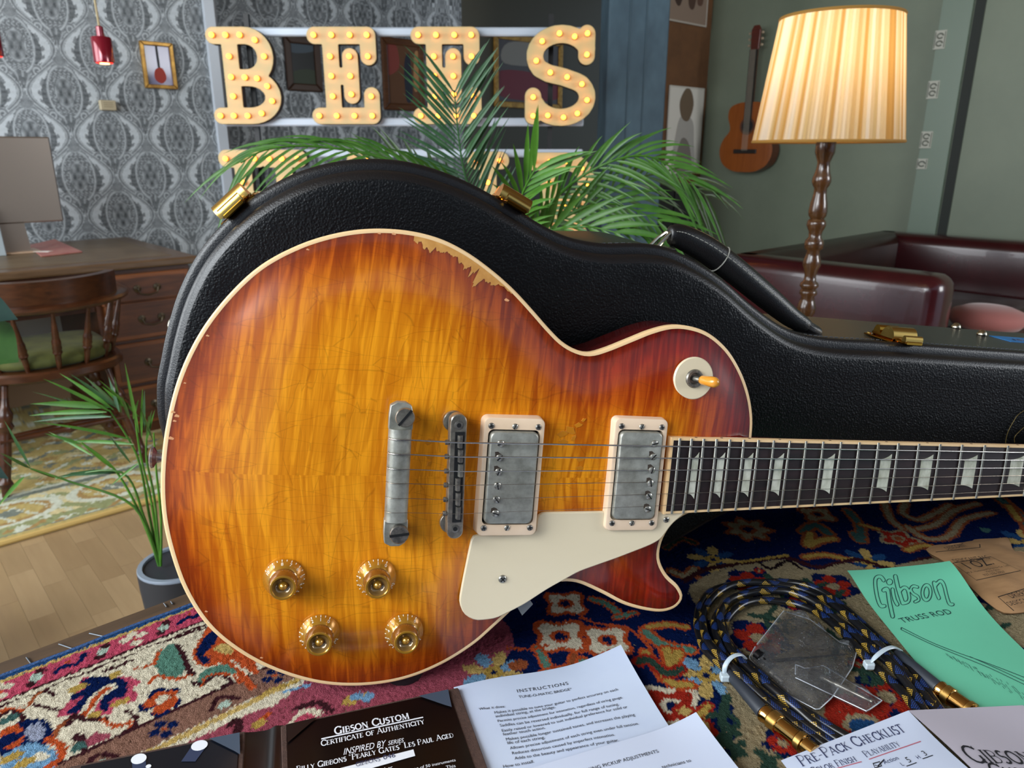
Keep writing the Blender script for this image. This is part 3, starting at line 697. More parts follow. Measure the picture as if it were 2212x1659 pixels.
for s in (-1, 1):
    MB().lathe([(.004, -.03), (.026, -.018), (.034, 0), (.028, .02), (.006, .03)], 14, Matrix.Translation((s*.276, .215, RZ+.004)) @ Matrix.Scale(.62, 4, (0, 0, 1))).build('arm_knob', mat('worn_wood', '#6d4c35', .3), t)
for q in (-165, -140, -115, -90, -65, -40, -15, 12, 192):
    c, s = math.cos(math.radians(q)), math.sin(math.radians(q))
    turned((c*.222, -.015+s*.215, SZ-.005), (c*.282, -.02+s*.272, RZ-.01), .0125, (.32, .40, .48), t, 'spindle')
for sx in (-1, 1):
    for sy in (-1, 1):
        turned((sx*.24, sy*.22, .0145), (sx*.165, sy*.16, SZ-.035), .021, (.62, .68, .74, .12), t, 'leg')
    turned((sx*.222, -.20, .17), (sx*.222, .20, .17), .012, (.5,), t, 'stretcher')
turned((-.22, -.02, .17), (.22, -.02, .17), .012, (.5,), t, 'stretcher')
turned((-.22, -.205, .215), (.22, -.205, .215), .012, (.5,), t, 'stretcher')
# ------------------------------------------------------------------ leather sofa in the corner
leather = mat('oxblood_leather', '#300b10', .22, col2='#3c1015', vscale=6, bump=(220, .12, .001), Coat_Weight=.25)
leather_d = mat('worn_brown_leather', '#20100c', .32, col2='#2a1712', vscale=6)
SA0, SA1, SB0, SB1, SH = 3.08, 4.86, .98, 1.96, .75
t = thing('leather_sofa', 'oxblood leather club sofa standing along the green wall', 'sofa', ab((SA0+SA1)/2, (SB0+SB1)/2), ROOM)
def pad(c, d, r, m, name, parent):
    x, y, z = c; a, b, e = d[0]/2, d[1]/2, d[2]/2; rings = []
    def rr(i, zz):
        o = []; rad = max(.02, r-i)
        for sx, sy, a0 in ((1, 1, 0), (-1, 1, 90), (-1, -1, 180), (1, -1, 270)):
            for k in range(5):
                q = math.radians(a0+k*22.5); o.append((x+sx*(a-rad-i)+rad*math.cos(q), y+sy*(b-rad-i)+rad*math.sin(q), zz))
        return o
    for k in range(5): q = k*PI/8; rings.append(rr(r*.9*(1-math.sin(q)), z-e+r*.9*(1-math.cos(q))))
    for k in range(5): q = k*PI/8; rings.append(rr(r*.9*(1-math.cos(q)), z+e-r*.9+r*.9*math.sin(q)))
    return MB().loft(rings, True, True).build(name, m, parent, smooth=60)
lx, ly = SA1-SA0, SB1-SB0
pad((-lx/2+.10, 0, SH/2+.05), (.20, ly, SH-.10), .07, leather, 'arm', t)
pad((lx/2-.10, 0, SH/2+.05), (.20, ly, SH-.10), .07, leather, 'arm', t)
pad((0, ly/2-.10, SH/2+.05), (lx-.02, .20, SH-.10), .07, leather_d, 'backrest', t)
pad((0, -.08, .22), (lx-.38, ly-.22, .24), .04, leather, 'seat_base', t)
for s in (-1, 1): pad((s*(lx-.40)/4, -.09, .385), ((lx-.42)/2, ly-.22, .15), .05, leather_d, 'seat_cushion', t)
for sx in (-1, 1):
    for sy in (-1, 1): MB().lathe([(.03, 0), (.035, .05), (.04, .12)], 14, Matrix.Translation((sx*(lx/2-.1), sy*(ly/2-.1), 0))).build('foot', cw1, t)
p = onz(2132, 690, .50)
o = MB().lathe([(.03, 0), (.13, .008), (.155, .04), (.14, .075), (.09, .095), (.02, .10)], 28).build('cushion', mat('dusty_pink_velvet', '#9a5b55', .8, Sheen_Weight=.3), smooth=180)
o.location = (p.x, p.y, .462); tag(o, 'dusty pink round cushion on the leather sofa seat', 'cushion')
# ------------------------------------------------------------------ standing lamp
LY = 2.30; lp = ony(1779, 320, LY)
t = thing('standing_lamp', 'lit standing lamp with turned wooden stem and cream pleated shade', 'lamp', (lp.x+.006, LY, 0))
zt, zb = ony(1820, 38, LY).z, ony(1790, 306, LY).z
rt, rb = .462*(ony(1958, 38, LY).x-ony(1688, 30, LY).x), .462*(ony(1951, 308, LY).x-ony(1622, 302, LY).x)
n_ = 240; tn = NT('pleated_silk_shade')
at = tn.n('ShaderNodeAttribute', attribute_name='Col'); tr = tn.n('ShaderNodeBsdfTranslucent'); df = tn.n('ShaderNodeBsdfDiffuse'); mx = tn.n('ShaderNodeMixShader', i0=.62)
tn.put(tr.inputs[0], at.outputs['Color']); tn.put(df.inputs[0], at.outputs['Color']); tn.put(mx.inputs[1], df); tn.put(mx.inputs[2], tr); tn.put(tn.out.inputs[0], mx)
V, F, C = [], [], []; lv = 10
tones = [np.array(lin(c)[:3]) for c in ('#efe4cc', '#dcc08c', '#ead8b0', '#cfa968', '#f4eee0', '#dcc898')]
tone = [tones[random.choice((0, 0, 1, 2, 2, 3, 4, 5))]*random.uniform(.86, 1) for _ in range(n_//2)]
for i in range(lv+1):
    s = i/lv
    for j in range(n_):
        q = 2*PI*j/n_; r = rb+(rt-rb)*s+(.0016 if j % 2 else -.0008); V.append((r*math.cos(q), r*math.sin(q), zb+(zt-zb)*s)); C.append(tone[(j//2+(i//4)*0) % (n_//2)])
for i in range(lv):
    for j in range(n_): k = (j+1) % n_; F.append((i*n_+j, i*n_+k, (i+1)*n_+k, (i+1)*n_+j))
np_mesh('lamp_shade', np.array(V), F, tn.m, t, cols=np.array(C), smooth=0)
gold_braid = mat('gold_braid', '#9c7434', .6)
for z, r in ((zb, rb), (zt, rt)):
    MB().tube([(r*math.cos(q), r*math.sin(q), z) for q in np.linspace(0, 2*PI, 73)], .0045, 6, cap=False).build('braid', gold_braid, t)
dy = lambda y: ony(1760, y, LY).z
prof = [(300, 20), (313, 20), (330, 20), (338, 17), (352, 12.5), (366, 14), (378, 17), (384, 19), (392, 19.5), (400, 17), (407, 13), (420, 13.5), (440, 17.5), (456, 19.5), (466, 18), (472, 14), (477, 19), (486, 20), (494, 17), (500, 14), (512, 13), (520, 19), (527, 20), (536, 19), (541, 13), (553, 15), (562, 18), (572, 19), (582, 15), (594, 12), (606, 13), (612, 19), (618, 20), (624, 14.5), (628, 18), (634, 19), (640, 13), (650, 16), (662, 20), (674, 19), (684, 13)]
pr = [(w/2/655*1.86, dy(y)) for y, w in prof]
z_ = pr[-1][1]
while z_ > .14:
    for r, dz in ((.013, .02), (.021, .02), (.026, .02), (.022, .02), (.014, .02), (.024, .02), (.025, .015)): z_ -= dz; pr.append((r, max(z_, .05)))
pr += [(.03, .049), (.12, .045), (.14, .03), (.145, 0)]
MB().lathe(pr[::-1], 24).build('lamp_stem', wood('turned_oak', '#2e1b0d', '#55361b', .22, (20, 20, 6), Coat_Weight=.4), t, smooth=60)
MB().lathe([(.008, zb-.02), (.008, zb+.10), (.016, zb+.10), (.016, zb+.13)], 12).build('bulb_holder', brass, t)
MB().lathe([(.012, zb+.13), (.03, zb+.165), (.028, zb+.19), (.006, zb+.205)], 16).build('bulb', emis('warm_bulb', '#ffb55a', 11), t, smooth=180)
pl_ = bpy.data.lights.new('lamp_light', 'POINT'); pl_.energy = 2.7; pl_.color = (1, .76, .50); pl_.shadow_soft_size = .05
po = bpy.data.objects.new('lamp_light', pl_); COL.objects.link(po); po.parent = t; po.location = (0, 0, zb+.235)
# ------------------------------------------------------------------ the lit letter sign
SY = 3.60
cream_face = mat('cream_letter_face', '#b9ad7c', .5); letter_side = mat('letter_edge', '#2b2620', .6)
bulb_m = emis('marquee_bulb', '#ff9030', 10.0); cap_m = mat('bulb_cap', '#b98a4e', .4, .3)
_arc = lambda cx, cy, rx, ry, a0, a1, n=14: [(cx+rx*math.cos(math.radians(a0+(a1-a0)*i/n)), cy+ry*math.sin(math.radians(a0+(a1-a0)*i/n))) for i in range(n+1)]
E_ST = [[(.085, .915), (.665, .915), (.665, .70)], [(.25, .915), (.25, .085)], [(.25, .5), (.46, .5)], [(.46, .70), (.46, .30)], [(.085, .085), (.68, .085), (.68, .30)]]
E_BU = [(.085, .915), (.28, .915), (.48, .915), (.665, .915), (.25, .70), (.46, .70), (.665, .70), (.25, .5), (.46, .5), (.25, .29), (.46, .31), (.68, .29), (.085, .085), (.28, .085), (.48, .085), (.68, .085)]
GL = {
 'B': ([[(.085, .915), (.42, .915)]+_arc(.42, .70, .215, .215, 90, -90)+[(.25, .485)], [(.25, .915), (.25, .085)], [(.42, .485)]+_arc(.42, .285, .265, .20, 90, -90)+[(.085, .085)]],
       [(.085, .915), (.235, .915), (.39, .915), (.55, .865), (.25, .70), (.635, .70), (.25, .49), (.4, .485), (.535, .475), (.64, .395), (.25, .29), (.68, .24), (.085, .085), (.235, .085), (.39, .085), (.55, .11)]),
 'E': (E_ST, E_BU),
 'S': ([_arc(.40, .70, .285, .215, 20, 215)+[(.26, .53), (.42, .495), (.56, .45)]+_arc(.40, .29, .285, .205, 40, -160), [(.665, .915), (.665, .70)], [(.10, .30), (.10, .10)]],
       [(.665, .915), (.53, .885), (.37, .915), (.19, .84), (.13, .65), (.28, .535), (.46, .49), (.62, .42), (.68, .26), (.58, .125), (.43, .085), (.26, .105), (.10, .10), (.10, .29), (.665, .71)]),
 'H': ([[(.085, .915), (.40, .915)], [(.24, .915), (.24, .085)], [(.085, .085), (.40, .085)], [(.24, .5), (.66, .5)], [(.5, .915), (.82, .915)], [(.66, .915), (.66, .085)], [(.5, .085), (.82, .085)]],
       [(.085, .915), (.23, .915), (.38, .915), (.53, .915), (.66, .915), (.82, .915), (.24, .68), (.66, .68), (.24, .46), (.66, .46), (.45, .5), (.24, .24), (.66, .24)]),
 'A': ([[(.30, .915), (.44, .915)], [(.33, .90), (.12, .085)], [(.42, .90), (.64, .085)], [(.03, .085), (.24, .085)], [(.52, .085), (.74, .085)], [(.2, .33), (.56, .33)]],
       [(.31, .91), (.44, .91), (.27, .66), (.48, .66), (.2, .4), (.55, .4)]),
 'I': ([[(.085, .915), (.34, .915)], [(.21, .915), (.21, .085)], [(.085, .085), (.34, .085)]], [(.09, .915), (.33, .915), (.21, .7), (.21, .5), (.21, .3), (.09, .085), (.33, .085)]),
 'R': ([[(.085, .915), (.42, .915)]+_arc(.42, .70, .215, .215, 90, -90)+[(.25, .485)], [(.25, .915), (.25, .085)], [(.085, .085), (.40, .085)], [(.42, .485), (.62, .085), (.74, .085)]],
       [(.085, .915), (.25, .915), (.42, .915), (.58, .85), (.635, .68), (.55, .5), (.4, .485), (.25, .7), (.25, .3), (.56, .25), (.68, .09), (.1, .085), (.38, .085)]),
}
bulb_me = [None, None]
def letter(ch, px, ytop, ybot, label):
    a = ony(px, ytop, SY); H = a.z-ony(px, ybot, SY).z
    t = thing('marquee_letter', label, 'letter', (a.x, SY, a.z-H), group='lit letters of the wall sign')
    t.rotation_euler = (PI/2, 0, 0)
    st, bu = GL[ch]; h = .012
    D = capsules([(s, .085) for s in st], (-.1, -.1), (1.0, 1.1), h)
    loops = [resample(l, .014)*H for l in contours(D, -.1, -.1, h)]
    o = curve_solid('letter_body', loops, .020, .002, letter_side, t); o.location = (0, 0, -.001)
    face = curve_solid('letter_face', [l for l in loops], .002, .001, cream_face, t); face.location = (0, 0, .022)
    for k, (x, y) in enumerate(bu):
        if bulb_me[0] is None:
            s = MB().lathe([(.004, .0), (.0075, .005), (.0105, .011), (.0100, .018), (.006, .023), (.001, .025)], 14).build('bulb', bulb_m, smooth=180); bulb_me[0] = s.data; bpy.data.objects.remove(s)
            s = MB().lathe([(.013, 0), (.013, .004), (.006, .006)], 14).build('bulb_cap', cap_m); bulb_me[1] = s.data; bpy.data.objects.remove(s)
        for nm, me, z in (('bulb', bulb_me[0], .030), ('bulb_cap', bulb_me[1], .0255)):
            b = bpy.data.objects.new(nm, me); COL.objects.link(b); b.parent = t; b.location = (x*H, y*H, z)
letter('B', 446, 60, 268, 'lit cream marquee letter B hung first in the upper row')
letter('E', 664, 60, 268, 'lit cream marquee letter E hanging beside the letter B')
letter('E', 888, 60, 268, 'lit cream marquee letter half hidden by the palm frond')
letter('S', 1132, 56, 272, 'lit cream marquee letter S ending the upper row')
letter('H', 474, 324, 536, 'lit letter of the lower row above the gold case latch')
letter('A', 706, 326, 538, 'lit letter peeking over the top of the case')
letter('I', 1010, 328, 540, 'lit letter of the lower row behind palm leaves')
letter('R', 1134, 330, 542, 'lit curved letter ending the lower row behind the palm')
t = thing('sign_stand', 'white rails on thin black posts carrying the lit letters', 'sign stand', (ony(860, 65, SY).x, SY+.045, 0))
rail_m = mat('white_rail', '#b4c0cd', .4, .1)
xl, xr = ony(460, 65, SY).x-t.location.x, ony(1275, 65, SY).x-t.location.x
for y in (66, 263, 331, 528):
    MB().box((0, 0, ony(860, y, SY).z), (xr-xl, .03, .036), ch=.006).build('rail', rail_m, t, smooth=20)
for x in (xl+.13, xr-.17): MB().box((x, .03, .90), (.022, .022, 1.80)).build('post', black_m, t, smooth=0)
for x in (xl+.13, xr-.17): MB().box((x, .05, .012), (.05, .42, .024)).build('foot', black_m, t, smooth=0)
# ------------------------------------------------------------------ plants
def leaf_mat(name, c1, c2, rough=.42, tr=.25):
    t = NT(name); v = t.scaled(t.coord(), (30, 30, 30)); c = t.mix(t.ramp(t.noise(v, 1, 3), [(.3, (0, 0, 0)), (.7, (1, 1, 1))]), lin(c1), lin(c2))
    return t.set(Base_Color=c, Roughness=rough, Specular_IOR_Level=.1 if rough > .55 else .4, Transmission_Weight=0.0, Subsurface_Weight=tr, Subsurface_Radius=(.004, .006, .002), Subsurface_Scale=1.0)
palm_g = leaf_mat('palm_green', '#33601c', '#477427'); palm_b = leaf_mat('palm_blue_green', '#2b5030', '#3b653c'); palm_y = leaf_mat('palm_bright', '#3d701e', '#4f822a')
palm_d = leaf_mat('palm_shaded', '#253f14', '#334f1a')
def blade(mb, p, d, nrm, length, width, droop, curl=0.0, n=6, fold=.35):
    p = Vector(p); d = Vector(d).normalized(); s = d.cross(Vector(nrm)).normalized(); rows = []
    for i in range(n+1):
        t = i/n; q = p+d*(length*t)+Vector((0, 0, -droop*t*t))+s*(curl*t*t)
        w = width*.5*max(.02, math.sin(PI*min(1, .02+.98*t)**.72) if t < 1 else .02); up = s.cross(d)
        rows.append([tuple(q-s*w+up*(w*fold)), tuple(q), tuple(q+s*w+up*(w*fold))])
    mb.loft(rows, closed=False)
def frond(parent, path, n, l0, width, ang, droop, m, nrm=(0, -1, .35), rad=.0045, start=.18, lprof=None):
    R = catmull([tuple(p) for p in path], 8, closed=False); k = np.r_[0, np.cumsum(np.linalg.norm(np.diff(R, axis=0), axis=1))]; k /= k[-1]
    f = MB(); nv = Vector(nrm)
    for i in range(n):
        s = start+(1-start)*(i+.5)/n; p = np.array([np.interp(s, k, R[:, c]) for c in range(3)]); q = np.array([np.interp(min(1, s+.03), k, R[:, c]) for c in range(3)])
        tg = Vector(q-p)
        if tg.length < 1e-5: tg = Vector(R[-1]-R[-2])
        tg.normalize(); sd = tg.cross(nv).normalized(); L = l0*(lprof(s) if lprof else (.55+.45*math.sin(PI*(.18+.72*(1-s)))))*random.uniform(.9, 1.08)
        for sg in (-1, 1):
            a_ = math.radians(ang*random.uniform(.88, 1.12)*(1-.35*s)); d = tg*math.cos(a_)+sd*(sg*math.sin(a_))+nv*random.uniform(-.10, .12)
            blade(f, p, d, nv, L, width*random.uniform(.85, 1.1), droop*random.uniform(.7, 1.2), 0)
    f.tube([tuple(r) for r in R], [rad*(1-.75*i/len(R)) for i in range(len(R))], 6)
    return f.build('frond', m, parent, smooth=60)
def pth(L): return [ony(x, y, d) for x, y, d in L]
PB = ony(1120, 560, 1.78)
t = thing('palm_plant', 'large leafy palm standing between the case and the lit sign', 'plant')
frond(t, pth([(1090, 560, 1.75), (1020, 420, 1.72), (996, 335, 1.68), (981, 195, 1.64)]), 28, .175, .0075, 52, .012, palm_b, start=.22)
frond(t, pth([(1120, 560, 1.75), (1190, 440, 1.66), (1290, 362, 1.6), (1400, 338, 1.58), (1500, 398, 1.58)]), 22, .15, .0085, 36, .05, palm_g, start=.2)
frond(t, pth([(1100, 560, 1.75), (980, 420, 1.6), (840, 345, 1.5), (690, 317, 1.45), (580, 322, 1.42), (520, 352, 1.4)]), 22, .145, .0072, 30, .06, palm_g, start=.25)
frond(t, pth([(1110, 560, 1.72), (1118, 470, 1.60), (1130, 415, 1.55), (1158, 362, 1.52)]), 14, .165, .0105, 36, .03, palm_y, start=.10, lprof=lambda s: .7+.3*s)
frond(t, pth([(1130, 560, 1.72), (1220, 470, 1.62), (1320, 440, 1.58), (1430, 480, 1.56)]), 14, .16, .010, 38, .05, palm_g, start=.15)
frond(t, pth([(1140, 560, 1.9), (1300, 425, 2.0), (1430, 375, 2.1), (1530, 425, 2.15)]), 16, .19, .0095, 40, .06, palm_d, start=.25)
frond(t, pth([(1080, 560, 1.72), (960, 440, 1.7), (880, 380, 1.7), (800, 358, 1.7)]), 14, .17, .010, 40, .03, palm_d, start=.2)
frond(t, pth([(1120, 560, 1.7), (1190, 500, 1.6), (1270, 490, 1.55), (1340, 505, 1.52)]), 10, .15, .014, 36, .03, palm_g, start=.05)
for k in range(5): MB().tube([(PB.x+.015*math.cos(k*1.3), PB.y+.1+.015*math.sin(k*1.3), .34), (PB.x+.01*math.cos(k*1.3), PB.y+.03, PB.z)], .008, 7).build('stalk', palm_g, t)
MB().lathe([(.13, 0), (.17, .34), (.18, .35), (.18, .37), (.165, .37), (.16, .33), (.02, .33)], 28, Matrix.Translation((PB.x, PB.y+.1, 0))).build('pot', mat('grey_pot', '#3f4347', .6), t)
t.location = (PB.x, PB.y+.1, 0)
for c_ in t.children: c_.data.transform(Matrix.Translation((-PB.x, -PB.y-.1, 0)))
# small potted palm beside the table
PY = 1.44; pc = onz(386, 1216, .40)
t = thing('potted_palm', 'small thin leaved palm in a dark pot beside the table', 'plant', (pc.x, pc.y, 0))
pot_m = mat('charcoal_pot', '#23272d', .5); rim_m = mat('pot_rim', '#7c8794', .3); r_ = .078
MB().lathe([(r_*.72, 0), (r_*.99, .36), (r_, .385), (r_, .398)], 36).build('pot', pot_m, t)
MB().lathe([(r_, .397), (r_, .401), (r_*.985, .403), (r_*.87, .403), (r_*.86, .400), (r_*.86, .37), (r_*.87, .36)], 36, cap=False).build('pot_rim', rim_m, t)
MB().lathe([(r_*.87, .368), (r_*.4, .374), (.002, .372)], 24, cap=False).build('soil', mat('dark_soil', '#1f1510', .95, col2='#38251a', vscale=90, bump=(120, .6, .004)), t)
inv = Vector((pc.x, pc.y, 0))
def lp_(x, y, d=PY): return ony(x, y, d)-inv
stalks = [[(344, 1222), (322, 1110), (296, 985), (236, 885)], [(345, 1222), (328, 1090), (304, 985), (292, 905)], [(346, 1220), (334, 1080), (316, 985), (322, 900)],
          [(344, 1218), (300, 1105), (246, 1012), (176, 956)], [(345, 1220), (312, 1120), (262, 1020), (120, 1034)], [(347, 1222), (348, 1120), (338, 1020), (332, 935)], [(344, 1222), (290, 1095), (150, 1040), (66, 1012)]]
for k, s in enumerate(stalks):
    R = catmull([tuple(lp_(x, y, pc.y-.02-.01*k*(i/3))) for i, (x, y) in enumerate(s)], 6, closed=False)
    MB().tube([tuple(r) for r in R], [.0032*(1-.6*i/len(R)) for i in range(len(R))], 6).build('stalk', palm_y if k % 2 else palm_g, t)
blades = [(240, 890, 82, 812, 9), (245, 885, 120, 800, 10), (250, 880, 142, 800, 10), (255, 880, 175, 806, 9), (235, 880, 62, 872, 16), (230, 890, 62, 898, 12), (240, 900, 68, 912, 9), (245, 905, 60, 842, 7),
          (285, 950, 72, 910, 8), (290, 960, 130, 955, 9), (258, 890, 232, 806, 9), (262, 892, 245, 804, 9), (300, 935, 266, 766, 9), (306, 945, 308, 826, 7), (312, 930, 312, 832, 8), (316, 940, 330, 880, 7), (318, 950, 336, 878, 6),
          (250, 1015, 172, 955, 11), (246, 1018, 122, 1030, 13), (262, 1022, 140, 1022, 8), (176, 960, 92, 935, 8), (200, 985, 100, 930, 7), (66, 1010, 2, 895, 9), (66, 1012, -6, 975, 9), (120, 1033, 60, 1012, 6), (52, 1030, -4, 1095, 10), (30, 1012, 0, 985, 10),
          (280, 905, 262, 850, 9), (288, 905, 300, 860, 8), (300, 1000, 240, 1050, 6), (282, 1000, 228, 930, 8), (330, 950, 300, 870, 6), (300, 900, 205, 812, 8), (270, 880, 215, 830, 9)]
for k, (x0, y0, x1, y1, w) in enumerate(blades):
    d0 = pc.y-.03-.02*random.random(); p0, p1 = lp_(x0, y0, d0), lp_(x1, y1, d0+random.uniform(-.06, .03)); mb = MB(); d = p1-p0
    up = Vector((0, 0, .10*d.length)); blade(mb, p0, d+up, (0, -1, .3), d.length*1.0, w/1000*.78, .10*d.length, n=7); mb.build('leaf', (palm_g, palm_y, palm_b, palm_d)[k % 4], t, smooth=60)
# broad leaved plant just inside the frame at the edge
RY = 1.35; rb_ = ony(-420, 1000, RY)
t = thing('rubber_plant', 'broad leaved rubber plant reaching in at the photo edge', 'plant', (rb_.x, RY, 0))
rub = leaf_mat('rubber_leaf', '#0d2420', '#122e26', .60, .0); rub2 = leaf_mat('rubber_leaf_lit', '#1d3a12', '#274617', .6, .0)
o_ = Vector((rb_.x, RY, 0))
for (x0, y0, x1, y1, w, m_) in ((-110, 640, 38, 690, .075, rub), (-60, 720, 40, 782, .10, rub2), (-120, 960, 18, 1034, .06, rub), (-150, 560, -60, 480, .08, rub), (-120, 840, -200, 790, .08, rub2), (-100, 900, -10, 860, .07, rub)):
    p0, p1 = ony(x0, y0, RY)-o_, ony(x1, y1, RY-.05)-o_; mb = MB(); d = p1-p0; blade(mb, p0, d, (.25, -.8, .55), d.length, w, 0.0, n=10, fold=.12); mb.build('leaf', m_, t, smooth=60)
    MB().tube([(.03, 0, p0.z-.10), tuple((p0+Vector((.03, 0, p0.z-.1)))*.5+Vector((0, 0, .02))), tuple(p0)], .004, 6).build('leaf_stalk', rub2, t)
MB().tube([(0, 0, .28), (-.01, 0, .7), (0, 0, 1.1), (.06, 0, ony(-120, 560, RY).z)], .009, 8).build('stem', mat('plant_stem', '#4b3b25', .7), t)
MB().lathe([(.10, 0), (.14, .28), (.15, .30), (.14, .30), (.13, .27), (.01, .27)], 24).build('pot', pot_m, t)
# ------------------------------------------------------------------ table and the rug on it
ED = Vector((A[0], A[1], 0)); TD = Vector((-B[0], -B[1], 0))       # along the table edge; into the table
TA0, TB0 = -.62, .629                                               # rug corner in room axes
RUGT = .009; TOPZ = RUG_Z-RUGT
tw = wood('worn_table_wood', '#3b2c1e', '#58422c', .6, (7, 70, 70))
LIP = .036; TL_, TW_ = 2.1, 1.15
t = thing('table', 'old dark wooden table covered by the patterned rug', 'table', ab(TA0-.1, TB0+LIP), ROOM)
MB().box((TL_/2, -TW_/2, TOPZ-.02), (TL_, TW_-.16, .04)).build('table_top', tw, t, smooth=0)
for y in (-.04, -TW_+.04): MB().box((TL_/2, y, TOPZ-.022), (TL_, .08, .044), ch=.004).build('edge_board', tw, t, smooth=20)
for x in (.15, TL_-.15):
    for y in (-.15, -TW_+.15): MB().box((x, y, (TOPZ-.04)/2), (.08, .08, TOPZ-.04), ch=.008).build('leg', tw, t, smooth=20)
for y in (-.12, -TW_+.12): MB().box((TL_/2, y, TOPZ-.10), (TL_-.3, .025, .11)).build('apron', tw, t, smooth=0)
steel = mat('dull_steel', '#5d6268', .5, .6)
ti = t.matrix_world if False else None
bpy.context.view_layer.update(); Ti = t.matrix_world.inverted()
for (x0, y0, x1, y1) in ((57, 1420, 69, 1436), (127, 1391, 156, 1401), (193, 1368, 225, 1375), (354, 1303, 360, 1311), (369, 1299, 373, 1305)):
    p, q = onz(x0, y0, TOPZ+.0012), onz(x1, y1, TOPZ+.0012); MB().tube([tuple(Ti @ p), tuple(Ti @ q)], .0006, 5).build('staple', steel, t)
# rug: coordinates s along the edge (A), r into the table; both in metres
PAL = {k: np.array(lin(c)[:3]) for k, c in dict(
    cream='#cbc2ab', tan='#8f8266', navy='#0c1a42', blue='#20436e', sky='#6b93b3', green='#51796a', dgreen='#2c4238', red='#93281d', orange='#ad4a26', rust='#8a4a2c',
    pink='#ae465c', rose='#8f4553', maroon='#371b20', brown='#7d5c4e', gold='#a68a45', yellow='#b59a5c', lilac='#8b91a5', paleg='#9db0a2', dark='#1d1418', teal='#3c5b57').items()}
KN = .0015; RS, RR = 1.85, .72
nx_, ny_ = int(RS/KN), int(RR/KN)
S_ = (np.arange(nx_)+.5)*KN; R_ = (np.arange(ny_)+.5)*KN
gs, gr = np.meshgrid(S_, R_)
js = gs+rng.normal(0, .00062, gs.shape); jr = gr+rng.normal(0, .00062, gs.shape)
rugc = np.empty(gs.shape+(3,)); rugc[:] = PAL['navy']
O_AB = np.array([TA0, TB0])
def sr(px, py): v = tb(px, py); a, b = ab_of(v); return (a-TA0, TB0-b)
def paint(mask, c): rugc[mask] = PAL[c]
def poly(c, pts, px=True, curve=3):
    P = np.array([sr(*q) for q in pts] if px else pts)
    if curve and len(P) > 3: P = catmull(P, curve)
    lo, hi = P.min(0)-.004, P.max(0)+.004
    i0, i1 = np.searchsorted(S_, (lo[0], hi[0])); j0, j1 = np.searchsorted(R_, (lo[1], hi[1]))
    if i1 <= i0 or j1 <= j0: return
    sub = np.s_[j0:j1, i0:i1]; Q = np.c_[js[sub].ravel(), jr[sub].ravel()]; m = inside(Q, P).reshape(j1-j0, i1-i0)
    rugc[sub][m] = PAL[c]
def line(c, pts, w, px=True, curve=4):
    P = np.array([sr(*q) for q in pts] if px else pts)
    if curve and len(P) > 2: P = catmull(P, curve, closed=False)
    lo, hi = P.min(0)-w, P.max(0)+w
    i0, i1 = np.searchsorted(S_, (lo[0], hi[0])); j0, j1 = np.searchsorted(R_, (lo[1], hi[1]))
    if i1 <= i0 or j1 <= j0: return
    sub = np.s_[j0:j1, i0:i1]; Q = np.c_[js[sub].ravel(), jr[sub].ravel()]; D = np.full(len(Q), 9.)
    for a, b in zip(P[:-1], P[1:]):
        d = b-a; t_ = np.clip(((Q-a)@d)/(d@d+1e-18), 0, 1); D = np.minimum(D, np.linalg.norm(Q-a-t_[:, None]*d, axis=1))
    rugc[sub][(D < w/2).reshape(j1-j0, i1-i0)] = PAL[c]
def blob(c, s, r, rs, rr, n=0, amp=0.0, ph=0.0, rot=0.0):
    q = np.linspace(0, 2*PI, 40, endpoint=False); k = 1+amp*np.cos(n*q+ph); x, y = rs*k*np.cos(q), rr*k*np.sin(q)
    poly(c, [(s+x_*math.cos(rot)-y_*math.sin(rot), r+x_*math.sin(rot)+y_*math.cos(rot)) for x_, y_ in zip(x, y)], px=False, curve=0)
def flower(s, r, R, cols, n=6, rot=0.0):
    for k, c in enumerate(cols): blob(c, s, r, R*(1-.27*k), R*(1-.27*k), n, .22, rot+k*.5)
# borders, measured in from the edge
paint(jr < .172, 'cream')
def band(c, r0, r1): paint((jr >= r0) & (jr < r1), c)
band('blue', -.01, .0035); band('yellow', .0035, .0068); band('pink', .0068, .0300); band('maroon', .0300, .0325); band('cream', .0325, .128)
band('maroon', .126, .129); band('brown', .129, .154); band('yellow', .155, .160); band('cream', .160, .172)
for k in range(40):                                  # small motifs of the two narrow bands
    s = .02+k*.048
    if k % 2: [blob('cream', s+dx*.9, .0185+dr*.8, .0045, .0038) for dx, dr in ((-.007, -.004), (.007, -.004), (0, .007), (0, -.010))]; blob('orange', s, .0185, .002, .002)
    else: line('navy', [(s-.012, .021), (s-.004, .017), (s+.003, .021), (s+.012, .012)], .0048, px=False); blob('orange', s-.001, .013, .002, .002)
    line('maroon', [(s+.02, .024), (s+.024, .018), (s+.028, .012)], .0075, px=False); blob('paleg', s+.024, .018, .0045, .0045)
for k in range(46):
    s = .01+k*.042
    if k % 2: [blob('navy', s+dx*.8, .1415+dr*.8, .004, .0035) for dx, dr in ((-.008, 0), (.008, 0), (0, .008), (0, -.008))]; blob('orange', s, .1415, .002, .002)
    else: line('maroon', [(s-.010, .146), (s, .136), (s+.010, .147)], .004, px=False); blob('paleg', s, .146, .005, .0035)
line('maroon', [(s, .0375+.0012*math.sin(s*200)) for s in np.arange(0, RS, .006)], .0020, px=False, curve=0)
# filler of the wide cream border beyond what is traced
for k in range(-1, 12):
    s = .06+k*.155
    if .5 < s < .95: continue
    flower(s, .085, .032, ['pink', 'navy', 'orange', 'cream'], 5, k); blob('green', s+.075, .07, .02, .014, 3, .3); blob('maroon', s+.07, .105, .016, .01, 3, .3); blob('gold', s+.04, .055, .009, .007)
